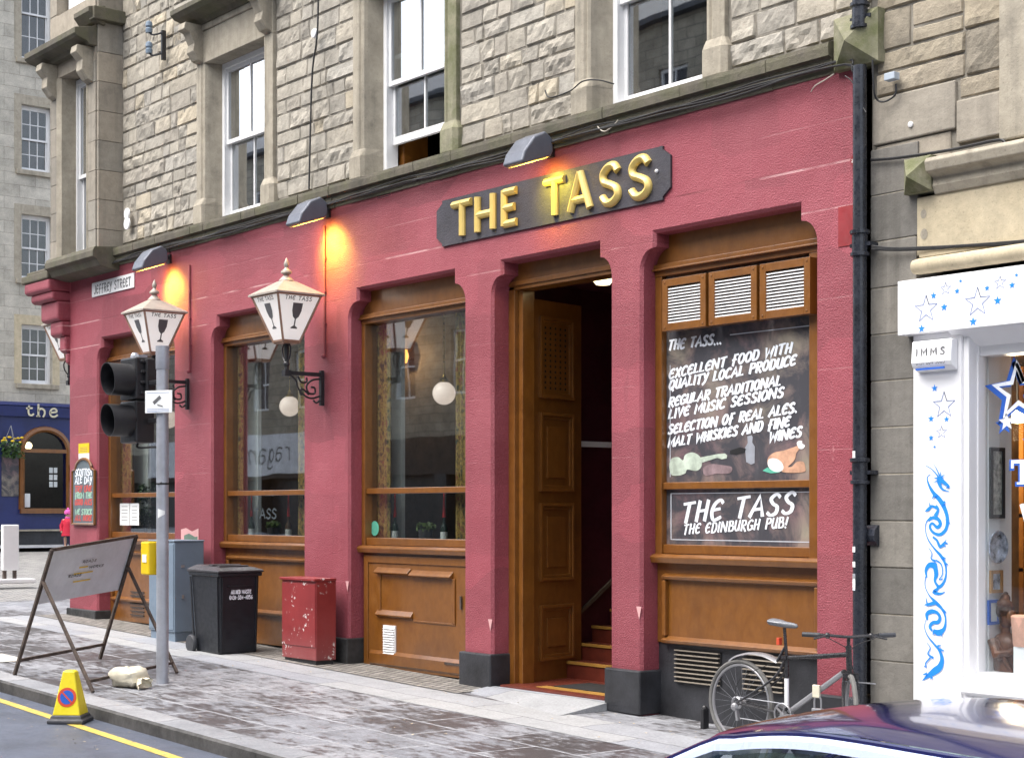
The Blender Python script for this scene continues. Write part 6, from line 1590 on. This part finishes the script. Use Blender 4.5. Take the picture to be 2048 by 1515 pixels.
q = MB(); o_ = -nn*.02; A = [K1+o_, K2+o_, T2+o_-(T2-FR)*.01, T1+o_-(T1-FL)*.01]
q.add(A+[p-nn*.006 for p in A], [(0, 1, 2, 3), (7, 6, 5, 4), (0, 4, 5, 1), (1, 5, 6, 2), (2, 6, 7, 3), (3, 7, 4, 0)])
pl = q.build('sign_plate', M['signback'], t)
q = MB(); e1 = (K2-K1).normalized(); e2 = (T1-K1).normalized(); h_ = (T1-K1).length; w_ = (K2-K1).length
def lb(u, v): return K1+e1*(u*w_)+e2*(v*h_)-nn*.0195
for (u, v, l_) in ((.42, .66, .16), (.52, .54, .17), (.30, .42, .15)): letters(q, 'ROADS' if u != .52 else 'WORKS', lb(u, v), lb(u+l_, v), .030, .008, nrm=nn, slant=0, up=e2)
q.build('lettering', M['ink'], pl)
q = MB()
for (u, v, l_) in ((.40, .58, .10), (.36, .47, .22), (.38, .32, .2)): q.ribbon([lb(u, v), lb(u+l_, v)], .016, nn, .001)
q.build('yellow_bar', M['yellow'], pl)
# sandbag over the stay bar
c = G(258, 1372); mid = c+Vector((0, .0, .0))
q = MB(); rnd = random.Random(4); V = []; n, mm_ = 22, 12
for i in range(mm_+1):
    for k in range(n):
        a = math.pi*i/mm_; b = 2*math.pi*k/n
        r = (.92+.16*noise.noise(Vector((math.cos(b)*1.4, math.sin(b)*1.4, i*.35))))
        sx = abs(math.cos(b))**.6*math.copysign(1, math.cos(b)); sy = abs(math.sin(b))**.6*math.copysign(1, math.sin(b))
        x = .21*sx*math.sin(a)**.5*r; y = .15*sy*math.sin(a)**.5*r; z = .10-.10*math.cos(a)*(1+.18*noise.noise(Vector((x*9, y*9, 2))))
        V.append((x, y, max(0, z)+(.03*noise.noise(Vector((x*16, y*16, z*16))))))
q.add(V, [(i*n+k, i*n+(k+1) % n, (i+1)*n+(k+1) % n, (i+1)*n+k) for i in range(mm_) for k in range(n)])
t = thing('sandbag', 'cream canvas sandbag with a folded neck holding down the sign frame', 'sandbag', c, R(22))
q.build('bag', M['sack'], t, local=True, smooth=True)
q = MB()
V = []; n = 26
for i in range(5):
    for k in range(n):
        a = 2*math.pi*k/n; r = (.060, .045, .062, .085, .095)[i]*(1+.22*math.sin(a*5+i)*(i/4)); dx = (.12, .165, .20, .225, .245)[i]
        V.append((dx+.012*math.sin(a*3), -.03+r*math.cos(a)*1.05, max(.004, .085-.012*i+r*math.sin(a)*.62)))
q.add(V, [(i*n+k, i*n+(k+1) % n, (i+1)*n+(k+1) % n, (i+1)*n+k) for i in range(4) for k in range(n)])
q.tube([(.165, -.08, .09), (.17, -.03, .115), (.168, .03, .09)], .010, 6); q.tube([(.2, -.1, .05), (.25, -.14, .02), (.26, -.15, .0)], .006, 5)
q.build('bag_neck', M['sack'], t, local=True, smooth=True)
# no waiting cone
c = G(141, 1416, -.12); c.y = KY-.25; c.x = W(141, 1416, c.y).x; c.z = g(c.x)-.12; t = thing('no_waiting_cone', 'yellow square cone with a blue and red no waiting disc', 'cone', c, R(48))
q = MB(); q.lathe([(.165*1.414, 0), (.165*1.414, .03), (.145*1.414, .04), (.138*1.414, .07), (.13*1.414, .075), (.001, .075)], (0, 0, 0), 4, sq=True); q.build('cone_base', M['rubber'], t, local=True, bevel=.012)
H_ = .385; w0, w1 = .128, .056
q = MB(); q.lathe([(w0*1.414, .07), (w1*1.414, .07+H_), (w1*.75*1.414, .07+H_+.015), (.001, .07+H_+.016)], (0, 0, 0), 4, sq=True); cn = q.build('cone_body', M['coneyel'], t, local=True, bevel=.012)
def cf(u, v, o): return (u, -(w0+(w1-w0)*v/H_)-o, .07+v)
for name, r, mm, o in (('disc_rim', .086, 'cred', .003), ('disc', .062, 'cblue', .0045)):
    q = MB(); q.add([cf(r*math.cos(2*math.pi*k/28), .165+r*math.sin(2*math.pi*k/28), o) for k in range(28)], [list(range(28))]); q.build(name, M[mm], cn, local=True)
q = MB(); q.add([cf(a, b, .006) for a, b in ((-.052, .207), (-.042, .217), (.052, .123), (.042, .113))], [(0, 1, 2, 3)]); q.build('slash', M['cred'], cn, local=True)
# white barrier post in the side street, with a leaning brown pole
c = G(18, 1165); t = thing('barrier_post', 'white roadworks barrier post on a wide white foot in the side street', 'barrier', c)
hz = 1.13
q = MB(); q.box(-.06, .06, -.14, .18, .25, hz); q.build('post', M['white'], t, local=True, bevel=.02)
q = MB(); q.box(-.03, .03, -.12, -.06, .08, .26); q.box(-.03, .03, .08, .14, .08, .26); q.build('peg', M['rust'], t, local=True)
q = MB(); q.pz([(-.22, -.42), (.22, -.42), (.16, .0), (.22, .45), (-.22, .45), (-.16, 0)], 0, .09); q.build('foot', M['white'], t, local=True, bevel=.02)

# child in a red coat by the corner
c = WU(136, 1060, -43.9); cz = g(-43.9)+.02
t = thing('person', 'small person in a red coat and pink hat half hidden by the pub corner', 'person', (c.x, c.y, cz), R(60))
def skin_body(name, verts, edges, radii, mm, parent, root=0):
    me = bpy.data.meshes.new(name); me.from_pydata(verts, edges, []); me.materials.append(mm)
    o = bpy.data.objects.new(name, me); COL.objects.link(o); o.parent = parent
    md = o.modifiers.new('skin', 'SKIN')
    for i, r in enumerate(radii): me.skin_vertices[0].data[i].radius = (r, r) if not isinstance(r, tuple) else r
    for i in range(len(verts)): me.skin_vertices[0].data[i].use_root = (i == root)
    md.use_smooth_shade = True
    sb = o.modifiers.new('sub', 'SUBSURF'); sb.levels = 1; sb.render_levels = 2
    return o
bv_ = [(0, 0, .52), (0, 0, .62), (0, 0, .76), (0, 0, .83), (.0, .01, .90), (0, .01, 1.0), (-.07, 0, .50), (-.075, -.02, .28), (-.075, .02, .06), (-.075, .0-.08, .03), (.07, 0, .50), (.075, .04, .28), (.075, .07, .06), (.075, -.03, .03), (-.13, 0, .78), (-.18, .02, .62), (-.17, -.05, .48), (-.17, -.08, .42), (.13, 0, .78), (.18, .02, .62), (.17, -.05, .48), (.17, -.08, .42)]
be = [(0, 1), (1, 2), (2, 3), (3, 4), (4, 5), (0, 6), (6, 7), (7, 8), (8, 9), (0, 10), (10, 11), (11, 12), (12, 13), (2, 14), (14, 15), (15, 16), (16, 17), (2, 18), (18, 19), (19, 20), (20, 21)]
br = [.10, .10, .095, .045, .08, .075, .07, .052, .036, .03, .07, .052, .036, .03, .05, .042, .034, .022, .05, .042, .034, .022]
skin_body('person_body', bv_, be, br, M['skin'], t)
q = MB(); q.lathe([(.19, .34), (.16, .50), (.145, .64), (.15, .74), (.11, .81), (.065, .84), (.055, .83), (.08, .78), (.10, .5), (.15, .34)], (0, 0, 0), 18)
for s in (-1, 1): q.tube([(s*.11, 0, .79), (s*.185, .02, .62), (s*.172, -.05, .47)], [.062, .056, .046], 10)
q.build('coat', M['coat'], t, local=True, smooth=True)
q = MB(); q.lathe([(.098, .955), (.105, .98), (.10, 1.04), (.06, 1.09), (.02, 1.10), (.035, 1.12), (.02, 1.145), (.001, 1.15)], (0, .01, 0), 16); q.lathe([(.07, .82), (.085, .84), (.085, .87), (.07, .88)], (0, 0, 0), 14); q.build('hat', M['pink'], t, local=True, smooth=True)
q = MB()
for s in (-1, 1): q.tube([(s*.075, .0+.0*s, .36), (s*.075, .02, .2), (s*.075, .04, .06)], [.075, .058, .05], 10)
q.build('trousers', M['navy'], t, local=True, smooth=True)
q = MB()
for s in (-1, 1): q.ball((s*.03, -.078, .985), .009, 8, 6)
q.ball((0, -.09, .965), .012, 8, 6, (1, 1.1, 1)); q.build('face', M['carve'], t, local=True)

# ================================================================ BICYCLE
def B_(px, py, y=-.46): return W(px, py, y)
hub = B_(1482, 1413); gz = g(hub.x); hub.z = gz+.345
t = thing('bicycle', 'black and silver bicycle locked to the wall below the blackboards', 'bicycle', (hub.x+.5, -.46, gz))
def wheel(ctr, ax, name):
    ax = Vector(ax).normalized(); u = ax.cross(Vector((0, 0, 1))).normalized(); v = u.cross(ax)
    ring = lambda r, n, o=0: [ctr+u*r*math.cos(2*math.pi*k/n)+v*r*math.sin(2*math.pi*k/n)+ax*o for k in range(n)]
    q = MB(); q.tube(ring(.337, 48), .019, 8, True); wh = q.build(name, M['biketyre'], t, smooth=True)
    q = MB(); q.tube(ring(.308, 48), .013, 6, True); q.build('rim', M['alloy'], wh, smooth=True)
    q = MB()
    for k in range(28):
        a = 2*math.pi*k/28; o = .028*(1 if k % 2 else -1); b = a+.35*(1 if k % 4 < 2 else -1)
        q.tube([ctr+ax*o+(u*math.cos(b)+v*math.sin(b))*.022, ctr+(u*math.cos(a)+v*math.sin(a))*.30], .0012, 4)
    q.build('spokes', M['saddle'], wh)
    q = MB(); q.tube([ctr-ax*.055, ctr+ax*.055], .018, 10); q.tube([ctr-ax*.03, ctr-ax*.028], .026, 10); q.tube([ctr+ax*.03, ctr+ax*.028], .026, 10); q.build('hub', M['alloy'], wh, smooth=True)
    return wh
rear = wheel(hub, (0, 1, 0), 'rear_wheel')
bb = B_(1570, 1414); bb = Vector((bb.x+.02, -.46, gz+.30)); seat = B_(1567, 1247); st_top = B_(1573, 1312)
hd_t = B_(1697, 1290); hd_b = B_(1699, 1345)
top = B_(1697, 1308); dn = B_(1690, 1342)
ang = Vector((.72, -.69, 0))                              # heading of the turned front wheel
crown = hd_b+Vector((.01, 0, -.02))
fw = Vector((hd_b.x, hd_b.y, 0))+ang*.10; fw.z = g(fw.x)+.345
side = Vector((-ang.y, ang.x, 0))
front = wheel(fw, side, 'front_wheel')
q = MB()
q.tube([st_top, bb], .017, 10); q.tube([st_top+Vector((0, 0, -.01)), top], [.016, .020], 10); q.tube([dn, bb], .021, 12); q.tube([hd_t, hd_b], .023, 12)
for s in (-1, 1):
    o = Vector((0, s*.055, 0)); q.tube([bb+Vector((0, s*.03, 0)), hub+o], .011, 8); q.tube(cat_rom([st_top+Vector((-.01, s*.015, -.03)), st_top+Vector((-.10, s*.045, -.18)), hub+o], 4), .010, 8)
frm = q.build('bicycle_frame', M['bikeblk'], t, smooth=True)
q = MB(); a = bb+(st_top-bb)*.12; b = bb+(st_top-bb)*.62; q.tube([a, b], .0185, 12); q.build('white_sleeve', M['shopwhite'], frm, smooth=True)
q = MB(); a = bb+(dn-bb)*.05; b = bb+(dn-bb)*.97; q.tube([a, b], .022, 12); q.build('silver_down_tube', M['alloy'], frm, smooth=True)
q = MB(); q.tube([st_top, seat+Vector((.01, 0, -.03))], .013, 10); q.box(st_top.x-.03, st_top.x+.02, -.49, -.43, st_top.z-.02, st_top.z+.01); q.build('seat_post', M['bikeblk'], t, smooth=True)
q = MB(); V = []; n = 12
for i, (x, hw_, z, h_) in enumerate(((-.13, .05, .015, .03), (-.11, .075, .02, .05), (-.05, .07, .014, .05), (.02, .035, .004, .045), (.09, .022, .0, .04), (.13, .018, -.004, .03), (.145, .006, -.012, .01))):
    for k in range(n): a = 2*math.pi*k/n; V.append((seat.x+x, -.46+hw_*math.cos(a), seat.z+z+h_*(.4*math.sin(a) if math.sin(a) > 0 else .75*math.sin(a))))
q.add(V, [(i*n+k, i*n+(k+1) % n, (i+1)*n+(k+1) % n, (i+1)*n+k) for i in range(6) for k in range(n)]+[list(range(n)), list(range(6*n, 7*n))]); q.build('saddle', M['saddle'], t, smooth=True)
q = MB()
for s in (-1, 1):
    o = side*.055*s; q.tube(cat_rom([crown+o*.8, crown+o+Vector((0, 0, -.10)), fw+o], 4), [.014]*4+[.013]*4+[.009], 8)
q.bar(crown-side*.06, crown+side*.06, .04, .04); q.build('fork', M['bikeblk'], t, smooth=True)
q = MB(); hb = B_(1697, 1272); q.tube([hd_t, hb+Vector((0, 0, -.02))], .014, 10); q.tube([hb+Vector((0, 0, -.02)), hb+ang*.05], .014, 8)
hc = hb+ang*.05
q.tube(cat_rom([hc+side*.35+Vector((0, 0, .015))-ang*.05, hc+side*.16+Vector((0, 0, .012)), hc, hc-side*.16+Vector((0, 0, .012)), hc-side*.35+Vector((0, 0, .015))-ang*.05], 5), .012, 8); hbar = q.build('handlebar', M['bikeblk'], t, smooth=True)
for s in (-1, 1):
    q = MB(); a = hc+side*.35*s+Vector((0, 0, .015))-ang*.05; b = hc+side*.22*s+Vector((0, 0, .0125))-ang*.008; q.tube([a, b], .019, 10); q.build('grip', M['rubber'], hbar, smooth=True)
    q = MB(); a = hc+side*.165*s+Vector((0, 0, .01)); q.tube([a, a+ang*.05+side*s*.02, a+ang*.06+side*s*.11+Vector((0, 0, -.02))], .008, 6); q.ball(a, .024, 8, 6); q.build('brake_lever', M['bikeblk'], hbar, smooth=True)
q = MB(); V = []; mp = cat_rom([(1458, 1319, .008), (1476, 1309, .030), (1505, 1303, .048), (1532, 1307, .054), (1548, 1314, .050), (1558, 1321, .034)], 4); m_n = len(mp)-1
for a_, b_, w_ in mp:                                      # clip-on rear mudguard
    c_ = B_(a_, b_)
    for (yy, d_) in ((-w_, -.016), (-w_*.6, 0), (w_*.6, 0), (w_, -.016)): V.append(c_+Vector((0, yy, d_)))
q.add(V, [(4*i+k, 4*i+k+1, 4*i+5+k, 4*i+4+k) for i in range(m_n) for k in range(3)]); mg = q.build('mudguard', M['alloy'], t, smooth=True)
q = MB(); c_ = V[-3]; q.tube([c_, st_top+Vector((-.01, 0, .08))], .012, 8); q.build('mudguard_stay', M['bikeblk'], mg, smooth=True)
q = MB(); q.tube([bb+Vector((0, -.06, 0)), bb+Vector((0, .06, 0))], .022, 12)
cr = [bb+Vector((math.cos(2*math.pi*k/24)*.085, -.05, math.sin(2*math.pi*k/24)*.085)) for k in range(24)]; q.tube(cr, .008, 5, True); q.bar(bb+Vector((0, -.07, 0)), bb+Vector((.16, -.07, -.06)), .014, .026); q.bar(bb+Vector((0, .07, 0)), bb+Vector((-.16, .07, .06)), .014, .026); q.box(bb.x+.12, bb.x+.20, -.62, -.535, bb.z-.075, bb.z-.05)
for k in range(5): a = k*1.257; q.bar(bb+Vector((0, -.05, 0)), bb+Vector((math.cos(a)*.08, -.05, math.sin(a)*.08)), .008, .014)
q.build('crankset', M['alloy'], t)
q = MB()
cr = [hub+Vector((math.cos(2*math.pi*k/18)*.045, -.05, math.sin(2*math.pi*k/18)*.045)) for k in range(18)]; q.tube(cr, .012, 5, True); q.tube([hub+Vector((0, -.05, .05)), bb+Vector((0, -.05, .085))], .005, 5); q.tube([hub+Vector((.03, -.05, -.12)), bb+Vector((0, -.05, -.085))], .005, 5); q.bar(hub+Vector((.0, -.055, -.02)), hub+Vector((.02, -.055, -.14)), .02, .035); q.ball(hub+Vector((-.01, -.06, -.03)), .035, 8, 6)
q.build('rear_gear', M['alloy'], t)
q = MB()
a = crown+Vector((0, 0, -.06))
for s in (-1, 1): q.bar(a+side*.045*s-ang*.02, a+side*.05*s-ang*.02+Vector((0, 0, -.10)), .014, .02)
q.tube([a-side*.06+Vector((0, 0, .02)), a+side*.19+Vector((0, 0, .0))], .006, 5); q.build('front_brake', M['alloy'], t)
q = MB()
for sg_, e_ in ((1, crown+side*.05+Vector((0, 0, -.05))), (-1, top+Vector((-.05, -.02, -.02)))):
    a_ = hc+side*.17*sg_; q.tube(cat_rom([a_+ang*.05, a_+ang*.13+Vector((0, 0, .0)), hd_t+ang*.12+Vector((0, 0, -.03)), e_], 5), .0035, 5)
q.tube(cat_rom([top+Vector((-.05, -.02, -.02)), top.lerp(st_top, .5)+Vector((0, -.02, -.025)), st_top+Vector((0, -.02, -.02)), hub+Vector((.05, -.06, .2)), hub+Vector((0, -.06, 0))], 5), .003, 5)
q.build('brake_cable', M['cable'], t)
q = MB(); c_ = seat+Vector((-.01, 0, -.14)); q.box(c_.x-.05, c_.x-.02, c_.y-.02, c_.y+.02, c_.z-.03, c_.z+.03); q.build('rear_reflector', M['cred'], t, bevel=.005)
# padlock and pipe the bike is locked to
pl = bb+(dn-bb)*.55
t = thing('bike_lock', 'steel padlock hanging on the bicycle down tube', 'padlock', pl+Vector((0, -.03, -.1)))
q = MB(); a = pl+Vector((.02, -.03, -.13)); q.box(a.x-.05, a.x+.05, a.y-.02, a.y+.02, a.z-.07, a.z); q.build('lock_body', M['alloy'], t, bevel=.008)
q = MB(); q.tube(cat_rom([a+Vector((-.032, 0, 0)), a+Vector((-.03, 0, .07)), a+Vector((0, 0, .095)), a+Vector((.03, 0, .07)), a+Vector((.032, 0, 0))], 5), .008, 6); q.build('shackle', M['alloy'], t, smooth=True)
q = MB(); q.box(pl.x-.03, pl.x+.04, pl.y-.04, pl.y-.02, pl.z-.05, pl.z+.05); q.build('lock_tag', M['sack'], t, bevel=.006)
p = W(1410, 1430, -.05); q = MB(); q.box(p.x-.02, p.x+.02, -.09, -.02, g(p.x)-.05, g(p.x)+.17); q.ball((p.x, -.055, g(p.x)+.17), .028, 8, 6)
tag(q.build('stop_post', M['metalblk'], bevel=.006), 'short black iron stop at the foot of the wall left of the bicycle', 'post')

# ================================================================ CAR IN FRONT
cxr, cyr = -2.71, -6.12                                  # centre
t = thing('parked_car', 'dark navy hatchback with a glossy roof, only its roof showing', 'car', (cxr, cyr, g(cxr)-.12))
RZ = .0243
def loft(q, secs, close=True):
    n = len(secs[0]); V = [p for s_ in secs for p in s_]
    F = [(i*n+k, i*n+k+1, (i+1)*n+k+1, (i+1)*n+k) for i in range(len(secs)-1) for k in range(n-1)]
    q.add(V, F+([list(range(n)), list(range((len(secs)-1)*n, len(secs)*n))] if close else []))
BODY = [(-2.75, .62, .36, .55), (-2.68, .74, .28, .64), (-2.45, .80, .22, .74), (-1.95, .84, .20, .84), (-1.70, .85, .20, .90), (-.2, .855, .20, .93), (.8, .855, .20, .96), (1.5, .85, .22, .97), (1.80, .82, .26, .94), (1.93, .72, .34, .80)]
secs = []
for (x, hw_, zl, zh) in BODY:
    secs.append([(x, s_*a, z) for s_, a, z in ([(-1, hw_*.86, zl), (-1, hw_*.97, zl+.10), (-1, hw_, (zl+zh)/2), (-1, hw_*.97, zh-.08), (-1, hw_*.86, zh), (1, hw_*.86, zh), (1, hw_*.97, zh-.08), (1, hw_, (zl+zh)/2), (1, hw_*.97, zl+.10), (1, hw_*.86, zl), (-1, hw_*.86, zl)])])
q = MB(); loft(q, secs); q.build('car_body', M['carpaint'], t, local=True, smooth=True)
# roof shell
q = MB(); nx, ny = 26, 16; V = []
RX = (-.86, 1.25)
HT = 1.592
def roofz(u, v):                                         # u along 0..1, v across -1..1
    return HT-.10*max(0, (.30-u)/.30)**2.0-.10*max(0, (u-.6)/.4)**2-.032*abs(v)**2.2-.014*max(0, abs(v)-.85)/.15
for i in range(nx+1):
    u = i/nx; x = RX[0]+(RX[1]-RX[0])*u; hw_ = .53-.05*max(0, (.3-u)/.3)**1.5-.04*max(0, (u-.7)/.3)
    for j in range(ny+1):
        v = -1+2*j/ny; V.append((x, v*hw_, roofz(u, v)))
q.add(V, [(i*(ny+1)+j, i*(ny+1)+j+1, (i+1)*(ny+1)+j+1, (i+1)*(ny+1)+j) for i in range(nx) for j in range(ny)])
rf = q.build('roof', M['carpaint'], t, local=True, smooth=True)
def edge(s, dz=0, e=0):                                  # line along the roof edge then down the screen pillar
    P = [(-1.78, s*.66, .92), (-1.36, s*.585, 1.17)]
    for i in range(0, nx+1, 2):
        u = i/nx; x = RX[0]+(RX[1]-RX[0])*u; hw_ = .53-.05*max(0, (.3-u)/.3)**1.5-.04*max(0, (u-.7)/.3); P.append((x, s*(hw_+.012), roofz(u, 1)-.012))
    P += [(1.45, s*.57, 1.22), (1.62, s*.66, .97)]
    return [Vector(p)+Vector((0, s*e, dz)) for p in cat_rom(P, 3)]
for s in (-1, 1):
    q = MB(); q.tube(edge(s), .012, 8); q.build('pillar', M['carpaint'], t, local=True, smooth=True)
    q = MB(); P = edge(s, -.012, .016); V = []
    for p in P: V += [p+Vector((0, -s*.006, .012)), p+Vector((0, s*.014, -.002)), p+Vector((0, s*.020, -.024))]
    q.add(V, [(3*k+e_, 3*k+e_+1, 3*k+e_+4, 3*k+e_+3) for k in range(len(P)-1) for e_ in (0, 1)]); q.build('window_trim', M['cartrim'], t, local=True, smooth=True)
    q = MB(); E = edge(s, -.05, .02); n = len(E); V = []
    for p in E: V += [p, Vector((p.x, s*.735, .935))]
    q.add(V, [(2*k, 2*k+1, 2*k+3, 2*k+2) for k in range(n-1)]); q.build('side_glass', M['carglass'], t, local=True)
    q = MB(); q.bar((-.36, s*.60, 1.44), (-.32, s*.745, .93), .09, .02, up=(1, 0, 0)); q.bar((.85, s*.58, 1.42), (.92, s*.74, .95), .11, .02, up=(1, 0, 0)); q.build('door_pillar', M['metalblk'], t, local=True)
    q = MB(); q.ball((-1.42, s*.92, .97), .085, 12, 8, (.6, 1, .75)); q.bar((-1.42, s*.84, .93), (-1.42, s*.75, .92), .05, .05); q.build('door_mirror', M['carpaint'], t, local=True, smooth=True)
    q = MB(); q.ball((-2.58, s*.60, .62), .13, 12, 8, (.7, 1.1, .6)); q.build('headlight', M['alloy'], t, local=True, smooth=True)
    q = MB(); q.box(1.84, 1.93, s*.70-.06, s*.70+.06, .62, .88); q.build('tail_light', M['cred'], t, local=True, bevel=.02)
    for x in (-1.88, 1.18):
        q = MB(); q.lathe([(.20, -.09), (.29, -.09), (.305, -.07), (.305, .07), (.29, .09), (.20, .09)], (x, s*.76, .305), 28, Matrix.Rotation(R(90), 3, 'X')); wh = q.build('wheel', M['tyre'], t, local=True, smooth=True)
        q = MB(); q.lathe([(.001, -.085), (.19, -.085), (.205, -.07), (.205, .07), (.19, .085), (.001, .085)], (x, s*.76, .305), 20, Matrix.Rotation(R(90), 3, 'X')); q.build('rim', M['alloy'], wh, local=True, smooth=True)
q = MB(); q.add([(-1.78, -.66, .915), (-1.78, .66, .915), (-.86, .47, roofz(0, 1)), (-.86, 0, roofz(0, 0)), (-.86, -.47, roofz(0, 1))], [(0, 1, 2, 3, 4)]); q.build('windscreen', M['carglass'], t, local=True)
q = MB(); q.add([(1.62, -.68, .96), (1.62, .68, .96), (1.25, .48, roofz(1, 1)), (1.25, 0, roofz(1, 0)), (1.25, -.48, roofz(1, 1))], [(0, 1, 2, 3, 4)]); q.build('rear_window', M['carglass'], t, local=True)
q = MB(); q.box(-1.2, 1.5, -.66, .66, .40, .60)
for x in (-.35, .55):
    for s in (-1, 1): q.box(x, x+.14, s*.36-.24, s*.36+.24, .55, 1.15); q.box(x+.02, x+.12, s*.36-.11, s*.36+.11, 1.17, 1.32)
q.build('seats', M['dark'], t, local=True, bevel=.04)
t.rotation_euler = (0, math.atan(RZ), 0)
# fallen leaves and litter scattered over the pavement: nobody could count them
q = MB(); rnd = random.Random(21)
for _ in range(420):
    x = rnd.uniform(-17.5, -8.8); y = rnd.choice([rnd.uniform(-3.8, -.1), rnd.uniform(-4.6, -3.95), rnd.uniform(-.9, -.1)])
    z = g(x)+(.004 if y > KY else -.116); s_ = rnd.uniform(.006, .017); a = rnd.uniform(0, 6.3)
    d = Vector((math.cos(a), math.sin(a), rnd.uniform(-.2, .3)))*s_; e = Vector((-math.sin(a), math.cos(a), rnd.uniform(-.2, .3)))*s_*.6
    c = Vector((x, y, z+s_*.3)); q.add([c-d, c+e, c+d, c-e], [(0, 1, 2, 3)])
tag(q.build('litter', mat('pale_litter_scraps', (.50, .42, .30), .8, var=.35, vscale=40)), 'tiny pale scraps scattered on the pavement and gutter', kind='stuff')
